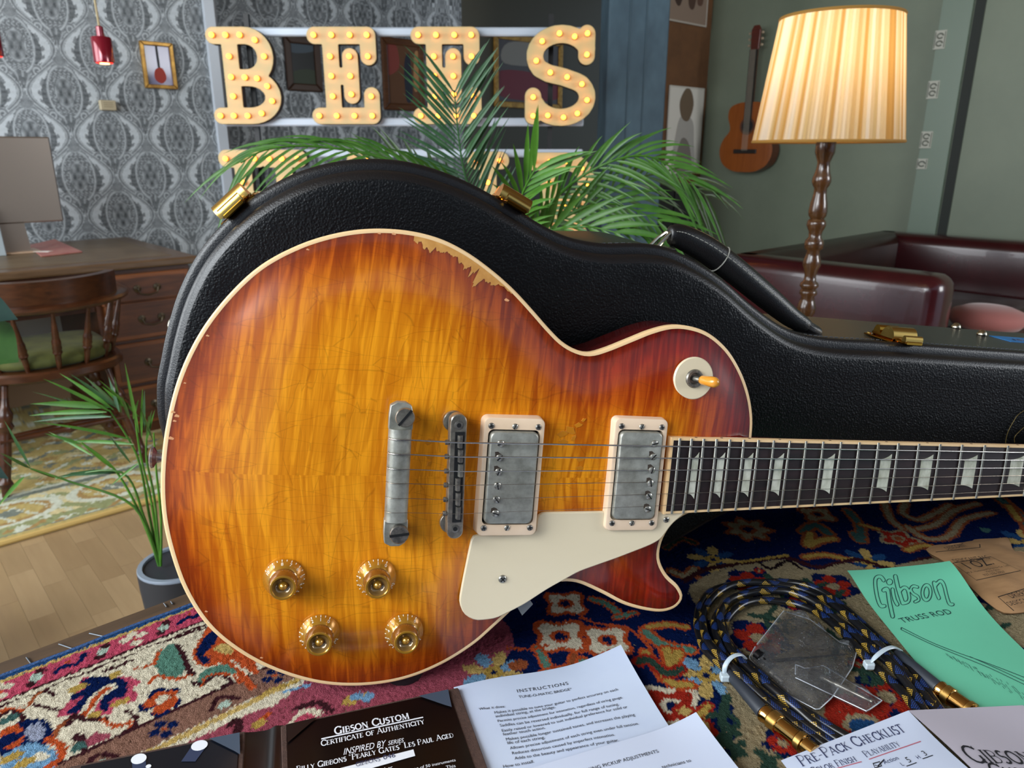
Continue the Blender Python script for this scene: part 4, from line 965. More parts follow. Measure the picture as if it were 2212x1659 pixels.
# field: rose ground near the border, then navy with vines, then a pale ground, as traced
paint(jr >= .176, 'navy')
poly('rose', [(-200, 1900), (520, 1545), (590, 1520), (700, 1440), (830, 1390), (1010, 1360), (1080, 1330), (1110, 1395), (1040, 1450), (900, 1560), (300, 1800)])
# ---- motifs of the wide border traced one by one
poly('pink', [(122, 1545), (150, 1510), (172, 1470), (185, 1458), (230, 1462), (262, 1455), (305, 1466), (290, 1480), (300, 1500), (285, 1512), (250, 1520), (240, 1538), (200, 1535), (150, 1540), (130, 1543)])
poly('navy', [(175, 1464), (230, 1455), (262, 1460), (276, 1475), (268, 1500), (240, 1505), (235, 1530), (218, 1528), (215, 1510), (165, 1535), (150, 1532), (180, 1500), (150, 1510), (160, 1495), (190, 1480)])
line('cream', [(188, 1530), (210, 1500), (240, 1480)], 0.0093); line('orange', [(186, 1538), (200, 1515), (214, 1498), (234, 1482)], 0.0046)
blob('gold', *sr(250, 1452), 0.0048, 0.0036); blob('gold', *sr(168, 1482), 0.0072, 0.0042); blob('gold', *sr(262, 1512), 0.0072, 0.0036); blob('gold', *sr(205, 1540), 0.0048, 0.0036)
line('maroon', [(225, 1445), (245, 1440), (262, 1432), (290, 1420)], 0.0035)
poly('green', [(340, 1440), (330, 1430), (345, 1405), (375, 1385), (385, 1400), (400, 1430), (395, 1450), (370, 1460), (345, 1455)])
line('orange', [(292, 1440), (330, 1430), (345, 1402)], 0.0029); line('orange', [(325, 1470), (340, 1455), (385, 1462), (410, 1452)], 0.0035); line('maroon', [(385, 1390), (402, 1420), (408, 1440), (420, 1452)], 0.0041)
line('maroon', [(380, 1375), (410, 1362), (450, 1350)], 0.0029)
poly('orange', [(418, 1415), (425, 1390), (450, 1350), (480, 1345), (520, 1380), (560, 1440), (545, 1450), (500, 1420), (470, 1430), (440, 1435)])
poly('navy', [(425, 1410), (432, 1390), (455, 1360), (470, 1362), (465, 1385), (450, 1400), (455, 1425), (436, 1428)])
poly('yellow', [(462, 1395), (490, 1385), (505, 1405), (480, 1408)]); line('orange', [(448, 1408), (480, 1420), (520, 1450), (545, 1480)], 0.0058)
poly('green', [(425, 1468), (440, 1445), (480, 1430), (505, 1440), (512, 1450), (480, 1448), (455, 1460), (440, 1475)]); line('maroon', [(418, 1470), (440, 1475), (455, 1460), (480, 1450), (500, 1470), (480, 1480)], 0.0035); line('orange', [(436, 1478), (450, 1455), (500, 1452), (520, 1470)], 0.0023)
for dx, dy in ((-32, 12), (-12, -14), (18, -16), (22, 6), (-4, 24)): blob('navy', *sr(352+dx, 1508+dy), 0.0066, 0.0060)
for dx, dy in ((-22, 4), (-6, -9), (14, -10), (16, 6), (-2, 17)): blob('orange', *sr(352+dx, 1508+dy), 0.0060, 0.0054)
blob('cream', *sr(353, 1504), 0.0048, 0.0042)
line('maroon', [(75, 1500), (100, 1488), (118, 1496)], 0.0035); line('rust', [(62, 1520), (72, 1505), (90, 1490)], 0.0029); line('maroon', [(75, 1518), (100, 1522), (125, 1530)], 0.0029)
line('rust', [(118, 1585), (130, 1565), (155, 1548), (175, 1545)], 0.0046); line('maroon', [(150, 1560), (160, 1540), (185, 1548), (230, 1548)], 0.0046)
line('orange', [(225, 1548), (245, 1562), (290, 1555), (275, 1575)], 0.0035); line('maroon', [(265, 1580), (290, 1565), (295, 1545), (275, 1530)], 0.0035)
poly('maroon', [(160, 1590), (175, 1575), (190, 1600), (185, 1625), (170, 1615)]); blob('teal', *sr(178, 1605), 0.0072, 0.0048); poly('rose', [(185, 1598), (200, 1580), (230, 1578), (240, 1588), (210, 1600), (195, 1608)])
poly('navy', [(0, 1590), (40, 1555), (95, 1548), (115, 1575), (105, 1600), (50, 1620), (0, 1625)]); poly('lilac', [(62, 1562), (85, 1556), (98, 1570), (95, 1590), (70, 1595), (58, 1580)])
poly('orange', [(0, 1600), (5, 1572), (40, 1560), (52, 1575), (48, 1600), (20, 1612)]); blob('navy', *sr(20, 1592), 0.0090, 0.0060)
poly('sky', [(0, 1655), (10, 1625), (50, 1605), (90, 1600), (125, 1625), (120, 1650), (80, 1680), (0, 1690)]); poly('cream', [(72, 1628), (95, 1618), (108, 1630), (85, 1640)]); blob('gold', *sr(28, 1630), 0.0072, 0.0048); blob('gold', *sr(55, 1642), 0.0072, 0.0042)
line('orange', [(105, 1592), (130, 1605), (135, 1625), (110, 1650), (85, 1665)], 0.0058)
line('maroon', [(0, 1545), (20, 1530), (45, 1538), (50, 1550)], 0.0041); line('orange', [(0, 1535), (22, 1525), (50, 1530)], 0.0029); blob('teal', *sr(20, 1548), 0.0072, 0.0042)
# corner of the field by the folder
line('maroon', [(500, 1560), (512, 1550), (520, 1565), (512, 1575)], 0.0058); line('orange', [(555, 1565), (565, 1548), (580, 1535)], 0.0035); blob('gold', *sr(560, 1558), 0.0060, 0.0042)
poly('cream', [(620, 1565), (650, 1530), (680, 1525), (700, 1535), (660, 1552)]); poly('pink', [(635, 1555), (660, 1535), (680, 1540), (660, 1552)])
line('maroon', [(640, 1525), (690, 1512), (715, 1530)], 0.0052)
for dx, dy in ((0, 0), (22, -2)): blob('sky', *sr(770+dx, 1502+dy), 0.0060, 0.0048)
poly('gold', [(740, 1515), (755, 1498), (790, 1492), (800, 1508), (780, 1516)]); blob('rose', *sr(785, 1512), 0.0084, 0.0036); blob('sky', *sr(770, 1500), 0.0054, 0.0042); blob('sky', *sr(795, 1502), 0.0054, 0.0042)
line('gold', [(560, 1500), (600, 1480), (640, 1470)], 0.0035); line('sky', [(615, 1490), (650, 1480), (668, 1476)], 0.0035)
# ---- the navy field with its vines and blossoms
def star(cx, cy, R, c1, c2, c3):
    s, r = sr(cx, cy)
    for k in range(8):
        q = k*PI/4+.2; blob(c1 if k % 2 else c2, s+R*.62*math.cos(q), r+R*.62*math.sin(q), R*.36, R*.2, rot=q)
    blob(c3, s, r, R*.28, R*.28); blob('navy', s, r, R*.1, R*.1)
def rosette(cx, cy, R, petal, edge, heart, n=4, rot=.4):
    s, r = sr(cx, cy); blob(edge, s, r, R*1.12, R*1.12, n, .20, rot); blob(petal, s, r, R*.86, R*.86, n, .25, rot); blob(edge, s, r, R*.42, R*.42); blob(heart, s, r, R*.24, R*.24)
star(1066, 1448, 0.0272, 'yellow', 'sky', 'gold'); poly('rust', [(1095, 1430), (1130, 1420), (1140, 1435), (1110, 1445)])
star(1525, 1455, 0.0272, 'yellow', 'sky', 'gold'); star(1540, 1205, 0.0272, 'yellow', 'blue', 'gold'); star(1875, 1210, 0.0272, 'yellow', 'blue', 'gold'); star(2225, 1170, 0.0306, 'yellow', 'blue', 'gold')
rosette(1222, 1300, 0.0178, 'cream', 'orange', 'navy'); rosette(1210, 1370, 0.0215, 'cream', 'orange', 'navy'); rosette(1312, 1378, 0.0192, 'cream', 'orange', 'navy'); rosette(1452, 1520, 0.0207, 'red', 'cream', 'navy', 4, .2)
rosette(1615, 1140, 0.0222, 'tan', 'rust', 'navy', 7, .3); rosette(1765, 1108, 0.0178, 'tan', 'rust', 'navy'); rosette(1940, 1160, 0.0178, 'red', 'tan', 'rust', 5, 1)
def twig(pts, w, c, edge='orange'): line(edge, pts, w*1.9); line(c, pts, w)
twig([(1395, 1360), (1425, 1385), (1455, 1395), (1490, 1400)], 0.0077, 'green'); twig([(1440, 1400), (1450, 1430), (1465, 1405)], 0.0077, 'gold'); twig([(1400, 1350), (1440, 1345), (1480, 1350)], 0.0055, 'gold')
twig([(1160, 1395), (1175, 1420), (1190, 1450)], 0.0055, 'green'); twig([(1180, 1450), (1230, 1440), (1260, 1425)], 0.0072, 'green'); twig([(1230, 1440), (1240, 1410)], 0.0050, 'rust')
line('orange', [(1100, 1395), (1150, 1398), (1180, 1390)], 0.0035); line('orange', [(1255, 1330), (1300, 1345), (1350, 1350), (1380, 1370), (1410, 1400)], 0.0029); twig([(1280, 1290), (1310, 1300), (1340, 1325)], 0.0055, 'green'); twig([(1330, 1330), (1370, 1320)], 0.0044, 'green')
twig([(1395, 1405), (1420, 1440), (1450, 1470), (1490, 1475)], 0.0066, 'gold'); twig([(1380, 1425), (1400, 1420), (1440, 1450), (1470, 1440)], 0.0066, 'dgreen', 'red'); twig([(1475, 1530), (1510, 1550), (1530, 1590)], 0.0083, 'yellow', 'red'); twig([(1500, 1550), (1530, 1520)], 0.0055, 'gold', 'red')
line('rust', [(1505, 1240), (1525, 1260), (1540, 1290)], 0.0070); line('green', [(1510, 1280), (1520, 1310)], 0.0070)
twig([(1440, 1180), (1470, 1160), (1500, 1170)], 0.0055, 'dgreen', 'rust'); twig([(1450, 1230), (1480, 1240), (1500, 1225)], 0.0066, 'tan', 'rust')
twig([(1735, 1145), (1760, 1130), (1790, 1150)], 0.0088, 'teal', 'rust'); twig([(1750, 1150), (1745, 1175), (1770, 1165), (1800, 1160)], 0.0077, 'gold', 'rust')
twig([(1830, 1100), (1855, 1130), (1860, 1165), (1845, 1150)], 0.0077, 'teal', 'rust'); twig([(1860, 1130), (1895, 1140)], 0.0055, 'gold', 'rust')
for P in ([(1910, 1085), (1925, 1120), (1960, 1140), (2020, 1130), (2060, 1100), (2110, 1085)], [(1955, 1085), (1950, 1105), (1985, 1120), (2030, 1100), (2050, 1088)], [(1960, 1135), (2000, 1160), (2050, 1155), (2080, 1120), (2140, 1105)]): twig(P, .0065, 'tan', 'rust')
twig([(2160, 1075), (2185, 1095), (2212, 1120), (2230, 1150)], 0.0099, 'teal', 'rust'); twig([(2180, 1090), (2200, 1120)], 0.0066, 'gold', 'rust'); blob('teal', *sr(2128, 1142), 0.0060, 0.0048)
twig([(1960, 1185), (2000, 1175), (2040, 1190)], 0.0066, 'gold', 'rust'); twig([(1740, 1200), (1780, 1195), (1830, 1205)], 0.0066, 'gold', 'rust')
# ---- the pale ground inside the field, with its own blossoms
line('maroon', [(1480, 1250), (1530, 1225), (1600, 1215), (1690, 1200), (1770, 1222), (1850, 1205), (1930, 1225), (2020, 1200), (2230, 1190)], 0.0070)
poly('tan', [(1490, 1262), (1560, 1225), (1640, 1212), (1700, 1205), (1760, 1228), (1830, 1212), (1900, 1232), (2000, 1205), (2400, 1190), (2600, 1700), (1500, 1800), (1560, 1660), (1590, 1560), (1555, 1450), (1540, 1350), (1500, 1300)])
line('dark', [(1640, 1212), (1665, 1225), (1700, 1208), (1730, 1225)], 0.0041); line('gold', [(1600, 1210), (1650, 1203), (1700, 1196)], 0.0046); line('dgreen', [(1860, 1240), (1890, 1232), (1905, 1245)], 0.0058)
def bloom(cx, cy, R, n=5):
    s, r = sr(cx, cy)
    blob('navy', s, r, R*1.15, R*1.15, n, .12, .3)
    for k in range(n): q = .5+k*2*PI/n; blob('red', s+R*.62*math.cos(q), r+R*.62*math.sin(q), R*.36, R*.34)
    blob('tan', s, r, R*.32, R*.32)
for (x, y, R) in ((1620, 1255, .034), (1800, 1262, .032), (1640, 1375, .038), (1915, 1500, .036), (1718, 1300, .02), (2160, 1290, .03), (2190, 1420, .03), (1855, 1430, .014), (1690, 1600, .02), (1640, 1230, .01), (1990, 1290, .03)): bloom(x, y, R*.58)
def sprig(pts, w, c='dgreen'):
    line(c, pts, w)
    P = np.array(pts, float)
    for i in range(len(P)-1):
        m_ = (P[i]+P[i+1])/2; d = P[i+1]-P[i]; nn = np.array([-d[1], d[0]])/(np.hypot(*d)+1e-6); L = np.hypot(*d)*.5
        for sg in (-1, 1): line(c, [tuple(m_), tuple(m_+nn*sg*L+d*.3)], w*.7, curve=0)
for P in ([(1655, 1240), (1680, 1265), (1700, 1280)], [(1740, 1250), (1775, 1280), (1820, 1300)], [(1625, 1325), (1680, 1335), (1710, 1350)], [(1790, 1360), (1830, 1400)], [(1840, 1440), (1880, 1450), (1900, 1470)], [(1570, 1500), (1560, 1560), (1590, 1580)],
          [(1530, 1590), (1570, 1600), (1600, 1620)], [(1640, 1620), (1670, 1650), (1660, 1680)], [(1590, 1400), (1605, 1430)], [(2080, 1300), (2130, 1340), (2170, 1370)], [(1980, 1240), (2000, 1260)]): sprig(P, .0075)
poly('red', [(1780, 1515), (1800, 1495), (1850, 1500), (1905, 1520), (1920, 1550), (1880, 1565), (1820, 1585), (1790, 1560)]); poly('tan', [(1822, 1548), (1850, 1535), (1890, 1545), (1895, 1560), (1830, 1572)]); poly('blue', [(1832, 1560), (1845, 1550), (1880, 1552), (1895, 1565), (1850, 1580)])
# ---- pile
_w = NT('knotted_wool'); _c = _w.n('ShaderNodeAttribute', attribute_name='Col'); _co = _w.coord(); _n1 = _w.noise(_co, 1250, 2, .6); _n2 = _w.noise(_co, 420, 3, .6)
_w.bump(_w.math('ADD', _n1, _w.math('MULTIPLY', _n2, 1.2)), .9, .0014)
wool = _w.set(Base_Color=_w.mix(_w.ramp(_n1, [(.30, (.62, .62, .62)), (.62, (1.12, 1.12, 1.12))]), (0, 0, 0, 1), (0, 0, 0, 1)) if False else _w.mix(1.0, _c.outputs['Color'], _w.ramp(_n1, [(.30, (.76, .76, .76)), (.58, (1, 1, 1))]), 'MULTIPLY'), Roughness=1.0, Specular_IOR_Level=.0)
hz_ = RUG_Z-.0012+rng.normal(0, .00035, (ny_+1, nx_+1))
X_ = np.arange(nx_+1)*KN; Y_ = -np.arange(ny_+1)[::-1]*KN; rugc = rugc[::-1]
rugc *= (1+rng.normal(0, .07, rugc.shape[:2]))[..., None]
rug = grid_mesh('table_rug', X_, Y_, hz_, wool, point_cols=np.clip(np.pad(rugc, ((0, 1), (0, 1), (0, 0)), 'edge'), 0, 1), smooth=180)
rug.matrix_world = frameM(ab(TA0, TB0), tuple(ED), tuple(-TD), (0, 0, 1))
tag(rug, 'thick knotted rug of navy, cream and red flowers covering the table', 'rug')
MB().box((RS/2, -.51, RUG_Z-.0052), (RS-.002, 1.018, .0066)).build('rug_backing', mat('rug_backing', '#6a5a48', .95), rug, smooth=0)
MB().box((RS/2, -(RR+1.02)/2, RUG_Z-.0015), (RS-.002, 1.02-RR, .003)).build('rug_far_side', mat('rug_plain_navy', '#18203a', .95, col2='#6a3228', vscale=40), rug, smooth=0)
MB().tube([(s, .001+.0007*math.sin(s*70), RUG_Z-.0035) for s in np.arange(0, RS, .01)], .0034, 6).build('selvedge', mat('blue_selvedge', '#1d4272', .9, bump=(400, .6, .002)), rug)
# ------------------------------------------------------------------ guitar case, upright behind the guitar
CO = Vector((-.06369, .57701, CAM_Z-.222216)); CBm = np.array([[.966382, .111335, .231756], [.230234, .026525, -.972774], [-.114451, .993429, 0]])
CM = frameM(CO, CBm[:, 0], CBm[:, 1], CBm[:, 2])
case = thing('guitar_case', 'black textured hard guitar case standing upright behind the guitar', 'case', M=CM)
topline = [(-212.8, 16), (-212.3, 30), (-209.7, 44), (-204.7, 69.5), (-196, 100), (-182.4, 129), (-163.3, 154.6), (-144.1, 173.2), (-118.3, 190.9), (-92.1, 201.8), (-65.2, 207.5), (-37.4, 208.5), (-8.4, 203.8), (18.1, 195.7), (45.8, 184.1), (74.5, 171.4), (99.5, 163.5), (128.5, 161), (161.7, 163.9), (187.6, 163), (215.6, 154.5), (245.6, 140.6), (277.8, 120.7), (310.5, 103.8), (337, 96.1), (373.2, 92.8), (425.2, 93.2), (480, 93), (540, 92.6), (610, 92.4), (700, 92), (790, 91), (830, 80), (845, 50), (848, 16)]
CC = 15.7; up_ = [(x, y) for x, y in topline]; dn_ = [(x, 2*CC-y) for x, y in topline[::-1]][1:-1]
OUT = catmull(np.array(up_+dn_)/1000, 6); OUT = OUT if area2(OUT) > 0 else OUT[::-1]
OUT = resample(OUT, .006)
tl = NT('black_tolex'); vc = tl.coord()
vo = tl.n('ShaderNodeTexVoronoi', in_Vector=vc, in_Scale=620.0, in_Randomness=1.0); vo.feature = 'SMOOTH_F1'
dn = tl.noise(vc, 380, 3, .55); hgt = tl.math('ADD', tl.math('MULTIPLY', vo.outputs[0], 1.0), tl.math('MULTIPLY', dn, .9))
tl.bump(hgt, .65, .0007); tolex = tl.set(Base_Color=lin('#07080a'), Roughness=.40, Specular_IOR_Level=.32)
tp = NT('black_trim_leather'); tp.bump(tp.noise(tp.coord(), 700, 3, .6), .45, .0006); trimk = tp.set(Base_Color=lin('#121113'), Roughness=.34, Specular_IOR_Level=.5)
def shell(name, rings, m, parent, step=.014, face0=True, face1=True, dome=0.0):
    mb = MB(); R = [[(x, y, z) for x, y in offset(OUT, o)] for o, z in rings]
    mb.loft(R)
    for on, (o, z), sg in ((face0, rings[0], 1), (face1, rings[-1], -1)):
        if on:
            P = offset(OUT, o); V, F = fill(P, step); d = seg_dist(V, P)
            mb.add([(x, y, z+sg*dome*(1-math.exp(-q/.05))) for (x, y), q in zip(V, d)], F)
    me = bpy.data.meshes.new(name); me.from_pydata(mb.v, [], mb.f)
    bm = bmesh.new(); bm.from_mesh(me); bmesh.ops.remove_doubles(bm, verts=bm.verts, dist=1e-5); bmesh.ops.recalc_face_normals(bm, faces=bm.faces); bm.to_mesh(me); bm.free()
    return finish(name, me, m, parent, 50)
lid = shell('lid', [(.0118, -.0004), (.0098, -.0010), (.0093, -.0012)], tolex, case, face1=False, dome=.0)
shell('lid_edge', [(.0095, -.0010), (.0065, -.0026), (.0040, -.0055), (.0030, -.009), (.0028, -.0115), (.0035, -.0135), (.006, -.015)], trimk, case, face0=False, face1=False)
shell('seam', [(.0048, -.0125), (.0048, -.0185)], mat('seam_black', '#020202', .8), case, face0=False, face1=False)
base = shell('base_shell', [(.0045, -.0165), (-.0008, -.0168), (-.0040, -.0185), (-.0050, -.0215), (-.0043, -.0245), (-.0030, -.027), (-.0030, -.15), (0, -.162), (.011, -.168)], trimk, case, face0=False, dome=.004)
# dashes of stitching along the rim
st = MB(); sth = mat('stitch_grey', '#4b4f55', .6); s_ = np.r_[0, np.cumsum(np.linalg.norm(np.diff(OUT, axis=0), axis=1))]
def on_out(k): a, b = OUT[k % len(OUT)], OUT[(k+1) % len(OUT)]; t_ = (b-a)/np.linalg.norm(b-a); return a, t_, np.array([t_[1], -t_[0]])
for k in range(0, len(OUT), 1):
    a, t_, nn = on_out(k)
    if a[1] < -.02: continue
    p = a+t_*.0005; q = a+t_*.0040; st.tube([(p[0]+nn[0]*.0032, p[1]+nn[1]*.0032, -.036), (q[0]+nn[0]*.0032, q[1]+nn[1]*.0032, -.036)], .00055, 5)
so = st.build('stitching', sth, case); so['kind'] = 'stuff'
gold = mat('polished_gold', '#b98a35', .12, 1.0); goldy = mat('gold_worn', '#c9a55a', .22, 1.0)
def nearest(u, v): d = np.hypot(OUT[:, 0]-u/1000, OUT[:, 1]-v/1000); return int(d.argmin())
def side_frame(u, v, z):          # x along the rim, y out of the rim, z towards the lid
    a, t_, nn = on_out(nearest(u, v)); tt = -t_
    return frameM((a[0], a[1], z), (tt[0], tt[1], 0), (nn[0], nn[1], 0), (0, 0, -1.0)) if False else frameM((a[0]+nn[0]*.0034, a[1]+nn[1]*.0034, z), (-tt[0], -tt[1], 0), (nn[0], nn[1], 0), (0, 0, -1))
def hump(L, Wd, h, n=10):         # rounded bar cross-section loft along x
    P = []
    for i in range(n+1): q = PI*i/n; P.append((Wd/2*math.cos(q), h*math.sin(q)))
    return [[(x, y, z) for z, y in P] for x in (-L/2, -L/2+.001, L/2-.001, L/2)]
def latch(u, v, label):
    M = side_frame(u, v, -.024)
    la = MB().box((0, .0010, .018), (.034, .002, .040), M, ch=.0009).build('latch', gold, case, smooth=30); la['label'] = label
    MB().box((0, .0042, .018), (.026, .006, .030), M, ch=.0025).build('latch_body', gold, la, smooth=40)
    MB().loft(hump(.028, .018, .011), True, True, M=M @ Matrix.Translation((0, .004, .008))).build('latch_lever', goldy, la, smooth=40)
    MB().loft(hump(.024, .010, .009), True, True, M=M @ Matrix.Translation((0, .004, .026))).build('latch_barrel', gold, la, smooth=40)
    MB().box((0, .003, -.006), (.020, .004, .016), M, ch=.0015).build('hook_plate', gold, la, smooth=30)
    MB().loft(hump(.020, .006, .006), True, True, M=M @ Matrix.Translation((0, .004, -.010))).build('hook', goldy, la, smooth=40)
    for s in (-1, 1):
        MB().lathe([(.0022, 0), (.0020, .0010), (.0004, .0016)], 10, M @ Matrix.Translation((s*.0135, .002, .034)) @ Matrix.Rotation(-PI/2, 4, 'X')).build('rivet', goldy, la)
latch(-163, 165, 'gold latch on the rounded shoulder of the case'); latch(52, 190, 'gold latch below the palm'); latch(462, 93, 'gold latch beyond the handle')
nick = mat('nickel_stud', '#b9b09a', .2, 1.0)
for (u, v, z, r) in ((-208, 68, -.050, .0085), (-205, 82, -.075, .007), (648, 92, -.150, .0055), (648, 92, -.112, .0055)):
    MB().lathe([(r, 0), (r, .001), (r*.8, .004), (r*.35, .0058), (.0003, .0062)], 18, side_frame(u, v, z) @ Matrix.Rotation(-PI/2, 4, 'X')).build('stud', nick, case, smooth=180)
# handle
hp = catmull([(209, 176, -62), (222, 175.5, -62), (250, 166, -62), (282, 149.5, -60), (321, 127, -58), (350, 110, -56), (372, 100.5, -55)], 6, closed=False)/1000
hr = [.0065+.0065*math.sin(PI*(i/(len(hp)-1))**.85)**.7 if 0 < i < len(hp)-1 else (.0045 if i == 0 else .0060) for i in range(len(hp))]
han = MB().tube([tuple(p) for p in hp], hr, 16, flat=.80, up=(0, 0, 1)).build('handle', mat('handle_leather', '#0f0f10', .34, bump=(900, .35, .0006), Specular_IOR_Level=.55), case, smooth=80)
thr = mat('pale_thread', '#8d8c84', .6)
for off_ in (.0,):
    L_ = [tuple(Vector(p)+Vector((.0, .0, .0))+Vector((.001, .004, r*.92))) for p, r in list(zip(hp, hr))[2:-2]]
    for k in range(0, len(L_)-1): a_, b_ = Vector(L_[k]), Vector(L_[k+1]); MB().tube([tuple(a_.lerp(b_, .1)), tuple(a_.lerp(b_, .75))], .00045, 5).build('stitch', thr, han)
k_ = len(hp)//2-3; c_ = Vector(hp[k_]); tg_ = (Vector(hp[k_+1])-Vector(hp[k_-1])).normalized(); sd_ = tg_.cross(Vector((0, 0, 1))).normalized()
MB().tube([tuple(c_+sd_*(hr[k_]*1.02*math.cos(q))+Vector((0, 0, 1))*(hr[k_]*.82*math.sin(q))) for q in np.linspace(-.6, PI+.6, 22)], .0006, 5).build('wrap_thread', thr, han)
silver = mat('silver_loop', '#b7b3a4', .25, 1.0)
for (pts) in ([(196, 163, -55), (203, 172, -56), (209, 178, -58), (212, 177, -62)], [(196, 163, -70), (203, 172, -69), (209, 178, -66), (212, 177, -62)]):
    MB().tube([(x/1000, y/1000, z/1000) for x, y, z in pts], .0019, 8).build('handle_loop', silver, case)
MB().box((.198, .1645, -.0625), (.03, .002, .028), ch=.0008).build('loop_plate', silver, case, smooth=20)
MB().tube([(.368, .1025, -.055), (.382, .0965, -.055), (.386, .0959, -.055)], [.006, .0065, .005], 10).build('handle_anchor', trimk, case)
# blue tape with a scribble, and the faint gold drawing on the lid
tape = MB().box((.726, .0952, -.098), (.135, .0010, .030)).build('blue_tape', mat('blue_tape', '#1f6fae', .55), case, smooth=0)
wig = []
for w0 in range(5):
    x0 = .672+.022*w0; MB().tube([(x0, .0959, -.090), (x0+.004, .0959, -.098), (x0+.008, .0959, -.089), (x0+.012, .0959, -.099), (x0+.016, .0959, -.093)], .0006, 5).build('marker_scribble', mat('marker_ink', '#12294a', .6), tape)
gl_ = mat('gold_print', '#5f4f27', .4, .5)
for P in ([(612, 44), (600, 36), (596, 28), (593, 15), (595, 0)], [(612, 22), (604, 12), (606, 5)], [(640, 46), (625, 20), (640, 5)]):
    MB().tube([(x, y, .0008) for x, y in catmull(np.array(P)/1000, 5, closed=False)], .0004, 4).build('gold_drawing', gl_, case)
# ------------------------------------------------------------------ the electric guitar
GB = np.array([[.966382, .077929, .245018], [.230234, .161919, -.95957], [-.114451, .983722, .138533]])
GM = frameM(Vector((-.0465134, .5049114, CAM_Z-.2222161)), GB[:, 0], GB[:, 1], GB[:, 2])
gtr = thing('electric_guitar', 'sunburst electric guitar with flamed maple top leaning against the case', 'guitar', M=GM)
OL = [(249.9, 27.5), (248.2, 46), (242.2, 65), (232, 83.5), (218.2, 99.7), (201.5, 111), (185.5, 115.8), (168.8, 116.3), (151.7, 111.6), (133.2, 103.4), (115, 95.3), (102.2, 91.4), (90.9, 92.9), (79.4, 98.3), (67.6, 108), (53.9, 120.9), (38.7, 134.4), (22.1, 146.5), (2.6, 158), (-17.9, 165.9), (-40.9, 169.3), (-66.2, 168.2), (-90.7, 162.5), (-114.5, 152.4), (-137.8, 136.9), (-157.6, 115.4), (-174.4, 89.7), (-186.8, 59.6), (-194, 26.4), (-196.8, -5.6), (-195.6, -34.8), (-190, -62.9), (-180.1, -91.8), (-164.5, -118.2), (-142.3, -139.3), (-116.4, -155.2), (-86.5, -166.3), (-55.9, -170.2), (-24.8, -167.3), (3.1, -157.3), (27.6, -142.2), (44.9, -126.5), (60.5, -111.1), (72.7, -100), (85.5, -93.5), (96.9, -91.9), (110.6, -93.5), (131.3, -102.7), (150.4, -112.5), (169.5, -118.4), (186.4, -120.7), (198.6, -117.1), (203.9, -108.3), (198.4, -98), (186.7, -87.7), (178.8, -73.6), (179.9, -57.8), (187.8, -44.1), (201.3, -35.6), (217.6, -31.3), (236, -29.6), (249.5, -28.5), (250, 0)]
G = catmull(np.array(OL)/1000, 6); G = G if area2(G) > 0 else G[::-1]; G = resample(G, .0035)
BW = .0030                                       # width of the binding seen from the front
def dome(d): return .0118*(1-np.exp(-(np.maximum(d, 0)/.030)**1.5))
def ztop(u, v): return float(dome(seg_dist(np.array([[u, v]]), G))[0])
Gi = offset(G, BW)
V, F = fill(Gi, .0045); D = seg_dist(V, G)
me = bpy.data.meshes.new('maple_top'); me.from_pydata([(x, y, dome(d-BW)+.0002) for (x, y), d in zip(V, D)], [], [tuple(f) for f in F])
wid = 1+.0*V[:, 0]; wid = np.interp(V[:, 0], [-.2, -.10, .0, .10, .16, .25], [.052, .060, .068, .085, .098, .105])
wid *= np.where(V[:, 1] > .05, np.interp(V[:, 0], [-.2, -.05, .05, .25], [1.0, 1.12, 1.15, 1.0]), 1.0)
br = np.clip((D-BW)/wid, 0, 1)
aa = me.attributes.new('burst', 'FLOAT', 'POINT'); aa.data.foreach_set('value', br.astype(np.float32))
bmm = bmesh.new(); bmm.from_mesh(me); bmesh.ops.recalc_face_normals(bmm, faces=bmm.faces)
if sum(f.normal.z for f in bmm.faces) < 0: bmesh.ops.reverse_faces(bmm, faces=bmm.faces)
bmm.to_mesh(me); bmm.free()
t = NT('flamed_sunburst'); co = t.coord(); sp = t.n('ShaderNodeSeparateXYZ', i0=co)
x_, y_ = sp.outputs[0], sp.outputs[1]; ay = t.math('ABSOLUTE', t.math('ADD', y_, .0035))
lowside = t.math('LESS_THAN', y_, -.0035)
xs = t.math('ADD', t.math('ADD', x_, t.math('MULTIPLY', ay, -.09)), t.math('MULTIPLY', lowside, .003))
cv = t.n('ShaderNodeCombineXYZ', i0=xs, i1=t.math('MULTIPLY', ay, .085), i2=0.0)
fl1 = t.noise(cv, 215, 2, .5, .8); fl2 = t.noise(cv, 70, 2, .5, .5)
flame = t.ramp(t.math('ADD', t.math('MULTIPLY', fl1, .72), t.math('MULTIPLY', fl2, .30)), [(.41, (0, 0, 0)), (.515, (.42, .42, .42)), (.615, (1, 1, 1))])
grain = t.noise(t.scaled(co, (900, 130, 1)), 1.0, 3, .6)
bu = t.n('ShaderNodeAttribute', attribute_name='burst').outputs['Fac']
bu2 = t.math('ADD', bu, t.math('MULTIPLY', t.math('SUBTRACT', t.noise(t.scaled(co, (40, 14, 1)), 1.0, 3), .5), .16), True)
darkc = t.ramp(bu2, [(0, lin('#480604')), (.16, lin('#6a0e05')), (.40, lin('#8c2a07')), (.66, lin('#a84c0a')), (1, lin('#c26a0c'))])
litec = t.ramp(bu2, [(0, lin('#6e0c06')), (.16, lin('#95200a')), (.40, lin('#bb520f')), (.66, lin('#d07a14')), (1, lin('#ee9a1c'))])
hr_ = t.n('ShaderNodeMapRange', in_Value=x_, interpolation_type='SMOOTHSTEP'); hr_.inputs[1].default_value = -.06; hr_.inputs[2].default_value = .19
